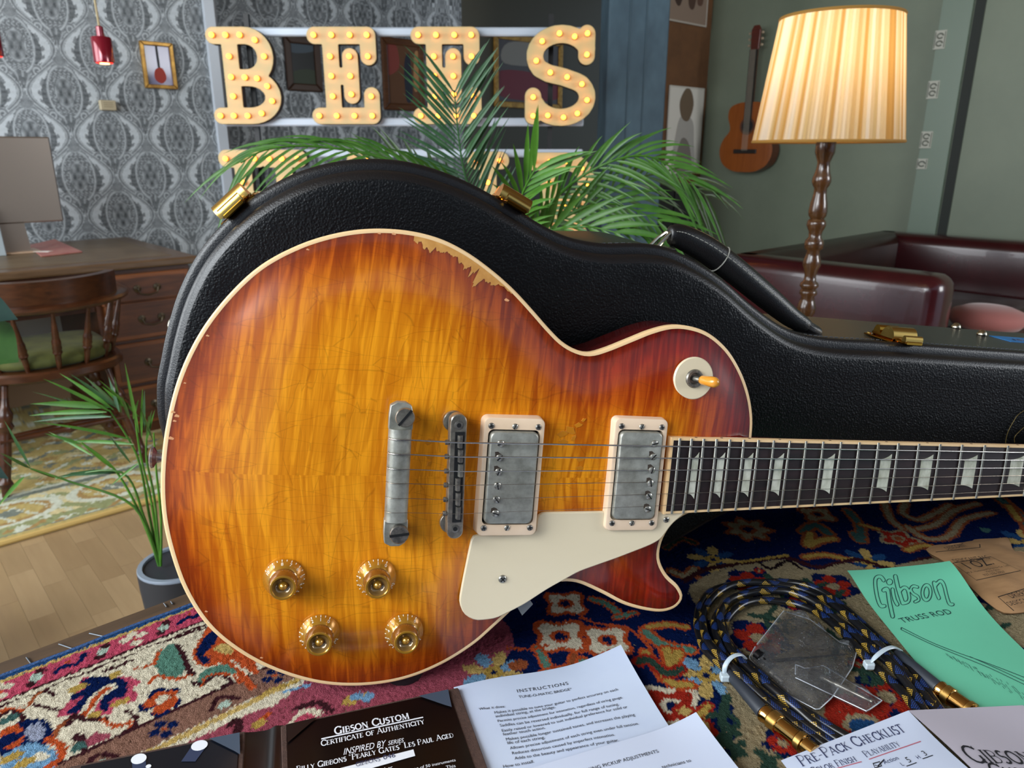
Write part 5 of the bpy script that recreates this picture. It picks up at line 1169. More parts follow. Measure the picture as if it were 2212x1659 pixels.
darkb = t.ramp(bu2, [(0, lin('#6e2407')), (.20, lin('#8a3607')), (.50, lin('#b25a0a')), (1, lin('#cd7810'))]); liteb = t.ramp(bu2, [(0, lin('#9a3f0c')), (.20, lin('#bb5a0e')), (.50, lin('#d98315')), (1, lin('#f09c1c'))])
darkc = t.mix(hr_.outputs[0], darkb, darkc); litec = t.mix(hr_.outputs[0], liteb, litec)
colr = t.mix(flame, darkc, litec); colr = t.mix(t.math('MULTIPLY', grain, .07), colr, (.10, .03, .005, 1), 'MIX')
def crack(sc, w, amt, base):
    wv = t.n('ShaderNodeVectorMath', operation='ADD', i0=t.scaled(co, sc), i1=t.n('ShaderNodeVectorMath', operation='SCALE', i0=t.n('ShaderNodeTexNoise', in_Vector=co, in_Scale=30.0, in_Detail=1.0).outputs[1], in_Scale=.45).outputs[0])
    vo = t.n('ShaderNodeTexVoronoi', in_Vector=wv, in_Scale=1.0); vo.feature = 'DISTANCE_TO_EDGE'
    return t.mix(t.math('MULTIPLY', t.ramp(vo.outputs[0], [(0, (1, 1, 1)), (w, (0, 0, 0))]), amt), base, (.07, .018, .004, 1))
colr = crack((150, 15, 1), .020, .24, colr); colr = crack((15, 110, 1), .016, .27, colr)
top_m = t.set(Base_Color=colr, Roughness=.22, Specular_IOR_Level=.4, Coat_Weight=.35, Coat_Roughness=.10)
finish('maple_top', me, top_m, gtr, 180)
cream = NT('aged_cream_binding'); cream_m = cream.set(Base_Color=cream.mix(cream.noise(cream.coord(), 25, 2), lin('#e6bd86'), lin('#f0d0a2')), Roughness=.3)
mb = MB(); mb.loft([[(x, y, z) for x, y in offset(G, o)] for o, z in ((BW, .0003), (.0012, .0003), (.0004, -.0001), (0, -.0008), (0, -.0065))]); mb.build('binding', cream_m, gtr, smooth=60)
cherry = wood('cherry_mahogany', '#4a0a0a', '#64130e', .18, (8, 60, 60), Coat_Weight=.5)
mb = MB(); mb.loft([[(x, y, z) for x, y in offset(G, o)] for o, z in ((-.0001, -.0064), (-.0001, -.046), (.0015, -.0495), (.006, -.051))]); VV, FF = fill(offset(G, .006), .02); mb.add([(x, y, -.051) for x, y in VV], FF); mb.build('body', cherry, gtr, smooth=50)
# bare wood where the finish is worn off along the upper edge
worn = mat('bare_worn_wood', '#b9803a', .55, col2='#c9934c', vscale=120)
def edge_pts(u0, u1):
    I = [k for k in range(len(Gi)) if u0 <= Gi[k, 0] <= u1 and Gi[k, 1] > .1]; P = Gi[I]; return P[np.argsort(P[:, 0])]
def worn_patch(u0, u1, depth):
    P = edge_pts(u0, u1); s = np.r_[0, np.cumsum(np.linalg.norm(np.diff(P, axis=0), axis=1))]; q = np.linspace(0, s[-1], 110)
    P = np.c_[np.interp(q, s, P[:, 0]), np.interp(q, s, P[:, 1])]; T = np.gradient(P, axis=0); T /= np.linalg.norm(T, axis=1)[:, None]; Nn = np.c_[T[:, 1], -T[:, 0]]
    jag = np.convolve(rng.normal(0, 1, 130), np.ones(5)/5, 'same')[:110]
    inn = P+Nn*np.maximum(.0004, np.array([depth(k/109) for k in range(110)])*(1+.75*jag))[:, None]
    V, F = fill(np.vstack([P, inn[::-1]]), 0); Dd = seg_dist(V, G)
    MB().add([(x, y, dome(d-BW)+.00055) for (x, y), d in zip(V, Dd)], F).build('worn_patch', worn, gtr, smooth=180)
worn_patch(-.036, .040, lambda s: .0012+.0035*math.exp(-((s-.18)/.10)**2)+.0085*math.exp(-((s-.62)/.13)**2)+.002*(s < .85))
chip = mat('finish_chip', '#d99a6a', .5)
for (u, v, r) in ((-.1895, .036, .0016), (-.1885, .030, .0014), (-.187, .0335, .002), (-.1905, .018, .0022), (-.169, .0885, .0013), (-.107, .1505, .0012), (-.1825, .056, .001), (-.05, .166, .0016), (-.06, .1655, .0012), (.0335, .1262, .0022), (-.166, -.106, .0012), (-.128, -.143, .0012)):
    z = ztop(u, v)-ztop(-.5, 0)*0; d = float(seg_dist(np.array([[u, v]]), G)[0]); zz = float(dome(d-BW))+.0004
    MB().prism([(u+r*k*math.cos(q), v+r*.6*k*math.sin(q)) for q, k in zip(np.linspace(0, 2*PI, 8)[:-1], (1, .7, 1.1, .8, 1, .6, .9))], zz-.0003, zz+.0001).build('finish_chip', chip, gtr, smooth=0)
flake = mat('lifted_lacquer', '#c27a1c', .12, Coat_Weight=.8)
for (u, v, r, a_) in ((.082, .030, .0045, .3), (.088, .033, .005, -.5), (.094, .037, .0035, .2), (.083, .024, .004, .1), (.091, .027, .003, 1.0), (.098, .041, .0022, .6), (.098, .011, .0035, .2), (.098, .004, .0032, 0), (-.018, .022, .004, .4), (-.017, .011, .003, 0), (-.017, .006, .0025, 1)):
    zz = ztop(u, v)+.0003; c, s = math.cos(a_), math.sin(a_)
    P = [(u+(r*k*math.cos(q)*c-r*.55*k*math.sin(q)*s), v+(r*k*math.cos(q)*s+r*.55*k*math.sin(q)*c)) for q, k in zip(np.linspace(0, 2*PI, 10)[:-1], (1, .75, 1.1, .8, 1, .7, 1.05, .8, .9))]
    MB().prism([tuple(p) for p in P], zz-.001, zz+.00015).build('lacquer_flake', flake, gtr, smooth=0, bevel=.0001)
# ---- hardware
nickel = NT('aged_nickel'); nc = nickel.coord(); nn1 = nickel.noise(nc, 90, 5, .65); nn2 = nickel.noise(nc, 320, 3)
aged = nickel.set(Base_Color=nickel.mix(nickel.ramp(nn1, [(.35, (0, 0, 0)), (.68, (1, 1, 1))]), lin('#aeada3'), lin('#86867c')), Metallic=.55, Roughness=nickel.math('ADD', .30, nickel.math('MULTIPLY', nn2, .22)))
chrome = mat('worn_steel', '#b9b5a9', .28, .8, col2='#8d8a82', vscale=160); dksteel = mat('dark_steel', '#6a6762', .38, .8, col2='#97928a', vscale=300)
cream_p = mat('cream_plastic_ring', '#e8cdb0', .28, col2='#e2c5a5', vscale=30, Coat_Weight=.2); guard_m = mat('cream_pickguard', '#dccdae', .30, Coat_Weight=.2)
def rrect(w, h, r, n=5):
    o = []
    for sx, sy, a0 in ((1, 1, 0), (-1, 1, 90), (-1, -1, 180), (1, -1, 270)):
        for k in range(n+1): q = math.radians(a0+90*k/n); o.append((sx*(w/2-r)+r*math.cos(q), sy*(h/2-r)+r*math.sin(q)))
    return o
def screw(parent, u, v, z, r, kind='cross', m=None, name='screw', tilt=0.4):
    m = m or chrome; T = Matrix.Translation((u, v, z))
    s = MB().lathe([(r, -.0012), (r, .0002), (r*.85, r*.28), (r*.4, r*.42), (.0002, r*.45)], 16, T).build(name, m, parent, smooth=50)
    for k in range(2 if kind == 'cross' else 1):
        MB().box((0, 0, r*.40), (r*1.3 if kind == 'cross' else r*1.9, r*.28, r*.22), T @ Matrix.Rotation(tilt+k*PI/2, 4, 'Z')).build('slot', black_m, s, smooth=0)
    return s
def pickup(u, v, z0, zf, w, h, cw, chh, poles, label):
    """ring frame, metal cover, screws; z0 base, zf face of the ring"""
    o_ = rrect(w, h, .0045); n_ = len(o_); T = Matrix.Translation((u, v, 0)); inn = [(x, y) for x, y in rrect(cw+.0022, chh+.0022, .004)]
    ring = MB().loft([[(x*1.04, y*1.015, z0) for x, y in o_], [(x, y, zf-.0014) for x, y in o_], [(x*.985, y*.992, zf-.0003) for x, y in o_], [(x*.96, y*.98, zf) for x, y in o_], [(x, y, zf) for x, y in inn], [(x, y, zf-.006) for x, y in inn]], M=T).build('pickup_ring', cream_p, gtr, smooth=40)
    ring['label'] = label
    c_ = rrect(cw, chh, .0045)
    MB().loft([[(x, y, zf-.006) for x, y in c_], [(x, y, zf+.0008) for x, y in c_], [(x*.975, y*.988, zf+.0022) for x, y in c_], [(x*.93, y*.965, zf+.0027) for x, y in c_]], False, True, M=T).build('pickup_cover', aged, ring, smooth=45)
    MB().box((u, v, zf-.0065), (cw+.002, chh+.002, .001)).build('cavity', black_m, ring, smooth=0)
    for k in range(6):
        vv = v+.0259-.01036*k
        MB().lathe([(.0026, zf+.0022), (.0026, zf+.0036), (.0018, zf+.0042), (.0002, zf+.0044)], 14, Matrix.Translation((u+poles, vv, 0))).build('pole_screw', chrome, ring, smooth=50)
        MB().box((u+poles, vv, zf+.0043), (.0052, .0008, .0006), Matrix.Translation((u+poles, vv, 0)) @ Matrix.Rotation(.3+.5*k, 4, 'Z') @ Matrix.Translation((-u-poles, -vv, 0))).build('pole_slot', black_m, ring, smooth=0)
        if k in (1, 2, 5) or (poles > 0 and k in (3, 4)):
            P = [(u+poles+.0030*kk*math.cos(q)-.0012, vv+.0024*kk*math.sin(q)+.0022) for q, kk in zip(np.linspace(0, 2*PI, 9)[:-1], (1, .5+.08*k, .9, 1.2-.06*k, .7, 1, .5, .8))]
            MB().prism(P, zf+.0026, zf+.00285).build('worn_spot', mat('bare_metal', '#4a4038', .5, .5), ring, smooth=0)
    for sx in (-1, 1):
        for sy in (-1, 1): screw(ring, u+sx*(w/2-.0052), v+sy*(h/2-.0062), zf, .0023, 'cross', dksteel)
    for sy in (-1, 1): screw(ring, u, v+sy*(h/2-.0062), zf, .0022, 'slot', chrome, tilt=1.1)
pickup(.0420, -.0012, .0085, .0215, .0455, .0885, .0365, .0690, -.0105, 'cream ring around the bridge pickup')
pickup(.1425, .0006, .0100, .0182, .0435, .0885, .0350, .0690, .0105, 'cream ring around the neck pickup')
# pickguard
pg = [(18.2, -47.3), (16.3, -59.8), (13.1, -85), (11.7, -99.5), (15.5, -108.8), (24.8, -114.7), (40.9, -113.6), (62, -103.2), (79.5, -91.4), (104.5, -77.5), (134.3, -67.5), (160.8, -57.7), (170.3, -52.9), (178.8, -39.6), (190.5, -29.7), (186, -29.4), (169.6, -29.6), (145, -29.5), (122.7, -29.5), (95, -29.8), (68.6, -30.1), (66.9, -32), (66.9, -46.8), (45, -47.0)]
PG = resample(np.array(pg)/1000, .004)
PG = .5*PG+.25*(np.roll(PG, 1, 0)+np.roll(PG, -1, 0))
PG = PG if area2(PG) > 0 else PG[::-1]
_mb = MB().loft([[(x, y, z) for x, y in offset(PG, o)] for o, z in ((0, .0118), (0, .0138), (.0004, .0144), (.0009, .0146))]); _v, _f = fill(offset(PG, .0009), .006); _mb.add([(x, y, .0146) for x, y in _v], _f)
guard = _mb.build('pickguard', guard_m, gtr, smooth=40)
screw(guard, .0436, -.0818, .0146, .0033, 'cross', chrome, tilt=.8); screw(guard, .1731, -.0361, .0146, .0026, 'cross', chrome)
MB().prism([(.0560, -.1035), (.0668, -.1000), (.0716, -.1060), (.0635, -.1150)], .0062, .0082).build('guard_bracket', mat('bracket_zinc', '#9a9c9e', .35, .8, col2='#777', vscale=300) if False else mat('bracket_zinc', '#77797a', .45, .6), gtr, smooth=0, bevel=.0004)
# bridge with its saddles
STV = [.0270, .0168, .0063, -.0038, -.0144, -.0246]; br_t = math.radians(-1.9)
BT = Matrix.Translation((.0005, .0008, 0)) @ Matrix.Rotation(-br_t, 4, 'Z')
b_o = rrect(.0118, .0905, .0057)
brd = MB().loft([[(x, y, z) for x, y in [(px*k, py*k2) for px, py in b_o]] for k, k2, z in ((1, 1, .0205), (1, 1, .0285), (.9, .985, .0293))], True, True, M=BT).build('bridge', chrome, gtr, smooth=40)
MB().box((.001, 0, .0292), (.0066, .0655, .0012), BT).build('saddle_slot', black_m, brd, smooth=0)
for s in (-1, 1):
    MB().lathe([(.0075, .0135), (.0078, .0140), (.0078, .0166), (.0074, .0172)], 24, BT @ Matrix.Translation((-.0012, s*.0375, 0))).build('thumbwheel', chrome, brd, smooth=40)
    MB().lathe([(.0030, .006), (.0030, .0298), (.0020, .0300)], 14, BT @ Matrix.Translation((0, s*.0375, 0))).build('post', dksteel, brd, smooth=40)
    MB().lathe([(.0016, .0298), (.0016, .0302)], 10, BT @ Matrix.Translation((0, s*.0375, 0))).build('post_hole', black_m, brd, smooth=0)
for k, vv in enumerate(STV):
    du = (.0012, .0018, .0022, .0006, .0012, .0016)[k]
    MB().prism([(-.0024, .0282), (.0026, .0282), (.0012, .0325), (-.0008, .0325)], -.0044, .0044, BT @ Matrix.Translation((du, vv-.001, 0)) @ Matrix.Rotation(PI/2, 4, 'X')).build('saddle', dksteel if k != 2 else chrome, brd, smooth=0)
    MB().lathe([(.0017, 0), (.0019, .0006), (.0019, .0022), (.0012, .0026), (.0012, .006), (.0018, .0062), (.0018, .0080)], 12, BT @ Matrix.Translation((-.0088, vv-.002, .0275)) @ Matrix.Rotation(PI/2, 4, 'Y')).build('saddle_screw', dksteel, brd)
# stop tailpiece
TT = Matrix.Translation((-.0402, .0012, 0)) @ Matrix.Rotation(math.radians(.5), 4, 'Z')
prof = [(-.0078, .0205), (-.0078, .0268), (-.0066, .0294), (-.0040, .0310), (.0, .0316), (.0040, .0308), (.0068, .0288), (.0078, .0262), (.0078, .0205)]
tail = MB().loft([[(x, y, z) for x, z in prof] for y in (-.0330, -.0322, .0322, .0330)], True, True, M=TT).build('tailpiece', aged, gtr, smooth=40)
for s in (-1, 1):
    ear = [(-.0082, s*.032), (.0082, s*.032), (.0085, s*.042), (.0070, s*.0490), (.0030, s*.0515), (-.0030, s*.0515), (-.0075, s*.049), (-.0082, s*.042)]
    MB().loft([[(x, y, z) for x, y in ear] for z in (.0200, .0258, .0268)], True, True, M=TT).build('ear', aged, tail, smooth=30, bevel=.0006)
    st_ = MB().lathe([(.0045, .008), (.0045, .0268), (.0066, .0270), (.0068, .0305), (.0062, .0314), (.0003, .0316)], 24, TT @ Matrix.Translation((.0022, s*.0415, 0))).build('stud', chrome if s > 0 else dksteel, tail, smooth=45)
    MB().box((0, 0, .0315), (.0136, .0017, .0010), TT @ Matrix.Translation((.0022, s*.0415, 0)) @ Matrix.Rotation(.9 if s > 0 else .12, 4, 'Z')).build('slot', black_m, st_, smooth=0)
# ---- neck, fretboard, frets, inlays: in the plane of the board
NA = math.radians(4.5); NM = Matrix.Translation((0, 0, .031)) @ Matrix(((math.cos(NA), 0, math.sin(NA), 0), (0, 1, 0, 0), (-math.sin(NA), 0, math.cos(NA), 0), (0, 0, 0, 1)))
SC = .628; fd = lambda n_: SC/2**(n_/12); hw = lambda u: (.0285+(.0215-.0285)*(u-fd(22))/(SC-fd(22)))
rosew = wood('rosewood_board', '#120b0c', '#2a191a', .42, (14, 120, 120))
u0, u1 = fd(22)-.0052, SC
fb = MB().loft([[(u0, -hw(u0), -.006), (u0, hw(u0), -.006), (u0, hw(u0), -.0004), (u0, 0, .0003), (u0, -hw(u0), -.0004)], [(u1, -hw(u1), -.006), (u1, hw(u1), -.006), (u1, hw(u1), -.0004), (u1, 0, .0003), (u1, -hw(u1), -.0004)]], True, True, M=NM).build('fretboard', rosew, gtr, smooth=20)
for s in (-1, 1):
    MB().loft([[(u, s*hw(u), -.006), (u, s*(hw(u)+.0022), -.006), (u, s*(hw(u)+.0022), -.0006), (u, s*(hw(u)+.0018), .0001), (u, s*hw(u), .0002)] for u in (u0, u1)], True, True, M=NM).build('board_binding', cream_m, fb, smooth=30)
MB().box((u0-.0009, 0, -.003), (.0018, 2*hw(u0)+.0044, .0062), NM).build('board_end', cream_m, fb, smooth=0)
fret_m = mat('fret_wire', '#b7b3a6', .25, .9); pearl = mat('pearl_inlay', '#a9aa96', .22, col2='#d2d2c2', vscale=110, vstretch=(1, .5, 1), Coat_Weight=.4)
for n_ in range(1, 23):
    u = fd(n_); h_ = hw(u)+.0018
    MB().tube([(u, y, .0003+.0006*(1-(y/h_)**2)) for y in np.linspace(-h_, h_, 7)], .0011, 6, M=NM, up=(0, 0, 1)).build('fret', fret_m, fb, smooth=60)
for n_ in (3, 5, 7, 9, 12, 15, 17, 19, 21):
    c_ = (fd(n_)+fd(n_-1))/2; w_ = (fd(n_-1)-fd(n_)); lw = w_*.52; hh = hw(c_)*.60
    P = [(c_-lw/2, -hh*.86)]+[(c_-lw/2+lw*k/6, -hh*(.86+.24*(k/6)**2)) for k in range(1, 7)]+[(c_+lw/2, hh*1.12)]+[(c_+lw/2-lw*k/6, hh*(1.12-.28*(1-(1-k/6)**2))) for k in range(1, 7)]
    MB().prism(P, .0000, .00045, NM).build('inlay', pearl, fb, smooth=0)
sd_m = mat('side_dot', '#3a1a14', .5)
for n_ in (3, 5, 7, 9, 12, 12.0, 15, 17, 19, 21):
    c_ = (fd(n_)+fd(n_-1))/2; MB().lathe([(.0011, 0), (.0011, .0002)], 8, NM @ Matrix.Translation((c_, hw(c_)+.0022, -.0022)) @ Matrix.Rotation(-PI/2, 4, 'X')).build('side_dot', sd_m, fb)
nk = []
for u in (fd(16)-.004, fd(14), fd(12), fd(7), fd(1), SC):
    w_ = hw(u)+.0021; dp = .020 if u > .26 else .036; nk.append([(u, w_*math.cos(q), -.006-dp*math.sin(q)**.8) for q in np.linspace(0, PI, 13)])
MB().loft(nk, True, True, M=NM).build('neck', cherry, gtr, smooth=60)
HM = NM @ Matrix.Translation((SC, 0, -.004)) @ Matrix.Rotation(math.radians(15), 4, 'Y')
MB().prism([(.0, -.021), (.02, -.026), (.05, -.040), (.16, -.043), (.185, -.034), (.175, -.012), (.188, 0), (.175, .012), (.185, .034), (.16, .043), (.05, .040), (.02, .026), (0, .021)], -.014, 0, HM).build('headstock', mat('black_gloss', '#0b0a0a', .15, Coat_Weight=.4), gtr, smooth=0, bevel=.001)
MB().box((SC+.0025, 0, -.001), (.005, .043, .009), NM).build('nut', mat('bone_nut', '#d9cdb0', .4), gtr, smooth=0, bevel=.0008)
for k in range(3):
    for s in (-1, 1):
        MB().lathe([(.004, 0), (.004, .012), (.0025, .014)], 12, HM @ Matrix.Translation((.065+.04*k, s*.029, 0))).build('tuner_post', chrome, gtr)
        MB().lathe([(.004, 0), (.009, .006), (.009, .012), (.004, .016)], 12, HM @ Matrix.Translation((.065+.04*k, s*.050, -.01)) @ Matrix.Rotation(-s*PI/2, 4, 'X')).build('tuner_button', cream_p, gtr)
wound = mat('wound_string', '#c9c7c2', .22, 1.0, vscale=900); plain = mat('plain_string', '#b0a494', .2, 1.0)
nutv = [.0175, .0105, .0035, -.0035, -.0105, -.0175]
for k, vv in enumerate(STV):
    r_ = (.00062, .00050, .00038, .00024, .00019, .00015)[k]; du = (.0012, .0018, .0022, .0006, .0012, .0016)[k]
    sp_ = BT @ Vector((du, vv-.001, .0327+r_)); nu = NM @ Vector((SC, nutv[k], .0022))
    tv = vv+.0008; p0 = Vector((-.0486, tv, .0272))
    MB().tube([tuple(p0), (-.0478, tv, .0305), (-.0440, tv, .0326+r_), (-.0395, tv, .0328+r_), (-.0345, tv, .0322+r_), tuple(sp_), tuple(nu)], r_, 8, up=(0, 1, 0)).build('string', wound if k < 3 else plain, gtr, smooth=60)
# ---- knobs with their printed scales
def knob_gold():
    t = NT('gold_knob'); return t.set(Base_Color=lin('#bd8a2c'), Metallic=.55, Roughness=.20, Coat_Weight=1.0, Coat_Roughness=.03, Coat_IOR=1.5)
kg = knob_gold(); kd = mat('amber_knob_bowl', '#8a6a3a', .10, .3, Coat_Weight=1.0); ink = mat('white_scale_ink', '#e9e4d6', .5); kt = mat('amber_ring', '#8a5a20', .12, .4, Coat_Weight=1.0)
def knob(u, v, n0, a0):
    z0 = ztop(u, v)+.0012; T = Matrix.Translation((u, v, z0))
    kb = MB().lathe([(.0138, 0), (.0142, .0006), (.0142, .0016), (.0098, .0072)], 40, T, cap=False).build('knob', kg, gtr, smooth=40)
    MB().lathe([(.0098, .0072), (.0094, .0076), (.0092, .0165), (.0086, .0172)], 40, T, cap=False).build('knob_barrel', kt, kb, smooth=40)
    MB().lathe([(.0090, .0166), (.0084, .0176), (.0074, .0176), (.0068, .0168)], 40, T, cap=False).build('knob_rim', kg, kb, smooth=40)
    MB().lathe([(.0069, .0170), (.0060, .0145), (.0040, .0132), (.0002, .0130)], 32, T, cap=False).build('knob_bowl', kd, kb, smooth=60)
    MB().lathe([(.0032, .0128), (.0031, .0142), (.0022, .0158), (.0002, .0166)], 20, T, cap=False).build('knob_boss', kg, kb, smooth=80)
    sl = math.atan2(.0056, .0044); dg = MB(); tk = MB()
    for n_ in range(11):
        q = math.radians(a0+(n_-n0)*28); R_ = T @ Matrix.Rotation(q, 4, 'Z')
        # skirt frame: x across (tangential), y up the cone, z off the cone
        gv, gf, w_ = sans(str(n_), .0036)
        for (px, py), in zip(gv): pass
        mid = .0120; zc = .0016+(.0142-mid)*(.0056/.0044)
        out_ = Vector((math.cos(PI/2-sl*0), 0, 0)); 
        X = Vector((0, 1, 0)); Y = Vector((math.cos(sl), 0, -math.sin(sl))); Nn = Vector((math.sin(sl), 0, math.cos(sl)))
        Mg = R_ @ frameM(Vector((mid, 0, zc))+Nn*.00012, -X if False else Vector((0, -1, 0)), Y, Nn)
        dg.add([(px-w_/2, py-.0013, 0) for px, py in gv], gf, Mg)
    for n_ in range(22):
        q = math.radians(a0+(n_/2-n0)*28)
        if n_/2 > 10: continue
        R_ = T @ Matrix.Rotation(q, 4, 'Z'); Y = Vector((math.cos(sl), 0, -math.sin(sl))); Nn = Vector((math.sin(sl), 0, math.cos(sl)))
        tk.box((0, 0, 0), (.00045, .0016 if n_ % 2 == 0 else .0012, .0002), R_ @ frameM(Vector((.0136, 0, .0016+.0006*1.27))+Nn*.0001, Vector((0, -1, 0)), Y, Nn))
    dg.build('scale_numbers', ink, kb, smooth=0); tk.build('scale_ticks', ink, kb, smooth=0)
knob(-.1140, -.0775, 8, 97); knob(-.0503, -.0784, 1, 88); knob(-.0883, -.1202, 1, 88); knob(-.0277, -.1220, 1, 82)
# ---- pickup switch, strap button
z0 = ztop(.1855, .0765)
pl_ = MB().lathe([(.0005, z0+.0001), (.0080, z0+.0001), (.0168, z0+.0001), (.0168, z0+.0012), (.0160, z0+.0020), (.0062, z0+.0020), (.0060, z0+.0008)], 48, Matrix.Translation((.1855, .0765, 0)), cap=False).build('switch_plate', guard_m, gtr, smooth=40)
MB().lathe([(.0072, z0+.0018), (.0074, z0+.0030), (.0066, z0+.0044), (.0050, z0+.0044), (.0042, z0+.0030), (.0040, z0+.0012), (.0002, z0+.001)], 36, Matrix.Translation((.1855, .0765, 0)), cap=False).build('switch_nut', dksteel, pl_, smooth=30)
TM = Matrix.Translation((.1855, .0765, z0+.002)) @ Matrix.Rotation(math.radians(24), 4, 'Y')
MB().lathe([(.0020, 0), (.0020, .008)], 12, TM).build('switch_shaft', chrome, pl_)
MB().lathe([(.0030, .0065), (.0036, .0080), (.0038, .0120), (.0042, .0175), (.0040, .0200), (.0026, .0222), (.0003, .0228)], 20, TM, cap=True).build('switch_tip', mat('amber_switch_tip', '#d9922f', .22, Coat_Weight=.5, Subsurface_Weight=.2, Subsurface_Radius=(.004, .002, .001)), pl_, smooth=80)
MB().lathe([(.0036, 0), (.0030, .004), (.0036, .0065), (.0072, .0085), (.0076, .0098), (.0060, .0108), (.0003, .0110)], 24, Matrix.Translation((-.1965, -.0005, -.020)) @ Matrix.Rotation(-PI/2, 4, 'Y')).build('strap_button', mat('old_strap_button', '#b3a8a8', .25, .75), gtr, smooth=40)
# black rubber chock wedged under the lower edge
p = tb(866, 1484)
t = thing('rubber_chock', 'round black rubber chock wedged under the guitar body', 'chock', (p.x, p.y+.017, RUG_Z))
MB().lathe([(.0145, -.001), (.0150, .001), (.0135, .0125), (.0125, .0135)], 28).build('chock_body', mat('black_rubber', '#15171a', .45), t)
MB().lathe([(.008, .0136), (.008, .0140), (.0035, .0141), (.0035, .0120)], 20).build('screw_recess', mat('dark_recess', '#08090a', .5), t)
# ------------------------------------------------------------------ papers on the rug
class Sheet:
    """a sheet with corner O, unit directions X (along the top) and Y (down the page); hgt(s, t) lifts it"""
    def __init__(s, O, X, Y, w, h, hgt=None):
        s.O, s.X, s.Y, s.w, s.h = Vector(O), Vector(X).normalized(), Vector(Y).normalized(), w, h
        s.N = s.X.cross(s.Y).normalized()
        if s.N.z < 0: s.N = -s.N
        s.g = hgt or (lambda a, b: 0.0)
    def P(s, a, b, up=0.0): return s.O+s.X*a+s.Y*b+s.N*(s.g(a, b)+up)
    def loc(s, px, py):
        d = Vector(ray(px, py)); c = Vector((0, 0, CAM_Z)); t = (s.O-c).dot(s.N)/d.dot(s.N); q = c+d*t-s.O
        for _ in range(3):
            xx, xy, yy = 1.0, s.X.dot(s.Y), 1.0; qx, qy = q.dot(s.X), q.dot(s.Y); det = xx*yy-xy*xy
            a, b = (qx*yy-qy*xy)/det, (qy*xx-qx*xy)/det
            t = ((s.O-c).dot(s.N)+s.g(a, b))/d.dot(s.N); q = c+d*t-s.O-s.N*s.g(a, b)
        return a, b
    def build(s, name, m, parent=None, nu=24, nv=30, solid=.0003):
        mb = MB().grid(lambda i, j: tuple(s.P(i*s.w, j*s.h)), nu, nv); k = len(mb.v)
        mb.grid(lambda i, j: tuple(s.P(i*s.w, j*s.h, -solid)), nu, nv)
        return mb.build(name, m, parent, smooth=180)
    def text(s, parent, gl, p0, p1, m, name='text_line', up=.0004, sub=0):
        V, F, w = gl; a = np.array(s.loc(*p0)); b = np.array(s.loc(*p1)); d = (b-a)/w; k = np.array([d[1], -d[0]])
        mb = MB(); mb.add([tuple(s.P(*(a+d*q[0]+k*q[1]), up+(q[2]*.00003 if len(q) > 2 else 0))) for q in V], F)
        return mb.build(name, m, parent, smooth=0)
    def poly(s, parent, pts, m, name, up=.0003):
        L = [s.loc(*p) for p in pts]; mb = MB(); mb.add([tuple(s.P(a, b, up)) for a, b in L], [tuple(range(len(L)))]); return mb.build(name, m, parent, smooth=0)
    def stroke(s, parent, pts, r, m, name, up=.0003, closed=False):
        L = [s.loc(*p) for p in pts]
        if closed: L.append(L[0])
        P = [Vector((a, b, 0)) for a, b in L]; mb = MB(); rows = []
        for i, p in enumerate(P):
            t = P[min(i+1, len(P)-1)]-P[max(i-1, 0)]
            if closed and i in (0, len(P)-1): t = P[1]-P[-2]
            t.normalize(); n = Vector((-t.y, t.x, 0)); rows.append([tuple(s.P(p.x+n.x*r, p.y+n.y*r, up)), tuple(s.P(p.x-n.x*r, p.y-n.y*r, up))])
        mb.loft(rows, closed=False); return mb.build(name, m, parent, smooth=0)
paper_w = mat('white_paper', '#bfcbe0', .6, col2='#b8c4dc', vscale=14); inkb = mat('black_ink', '#14151c', .7); ink_blue = mat('blue_ink', '#2d3358', .7); ink_red = mat('red_ink', '#b05a68', .7)
LIFT = .0022
def perp(X): return Vector((X.y, -X.x, 0)).normalized()
# instructions sheet
O = tb(980, 1487, LIFT); X = tb(1340, 1416, LIFT)-O
g1 = lambda a, b: .009*max(0, (a-.09)/.05)**2*math.exp(-b/.05)+.0012*math.sin(a*60+b*30)*math.exp(-b/.2)+.001
s1 = Sheet(O, X, perp(X), X.length, .215, g1)
t1 = s1.build('instruction_sheet', paper_w); tag(t1, 'white printed instruction sheet for a guitar bridge lying on the rug', 'paper')
for txt, a, b, sq in (("INSTRUCTIONS", (1117, 1497), (1230, 1479), .12), ("TUNE-O-MATIC BRIDGE*", (1121, 1509), (1236, 1491), 0), ("What it does:", (1035, 1535), (1092, 1529), 0),
    ("Makes it possible to tune your guitar to perfect accuracy on each", (1068, 1543), (1336, 1492), 0), ("individual string, at the bridge.", (1071, 1551), (1201, 1530), 0),
    ("Permits precise adjustment for intonation, regardless of string gauge.", (1075, 1561), (1346, 1509), 0), ("Saddles can be reversed individually, for full range of tuning.", (1080, 1571), (1338, 1524), 0),
    ("Easily raised or lowered to suit individual preference for solid or", (1084, 1582), (1356, 1530), 0), ("feather touch action.", (1087, 1590), (1179, 1575), 0),
    ("Makes possible longer sustained tones, and increases the playing", (1093, 1601), (1372, 1547), 0), ("life of each string.", (1096, 1609), (1178, 1596), 0),
    ("Allows precise adjustment of each string even under full tension.", (1102, 1620), (1381, 1566), 0), ("Reduces distortion caused by imperfect intonation.", (1106, 1631), (1329, 1590), 0),
    ("Adds to the beauty and appearance of your guitar.", (1112, 1642), (1338, 1602), 0), ("How to install.", (1087, 1660), (1155, 1648), 0)):
    s1.text(t1, sans(txt, 1.0, sq), a, b, inkb)
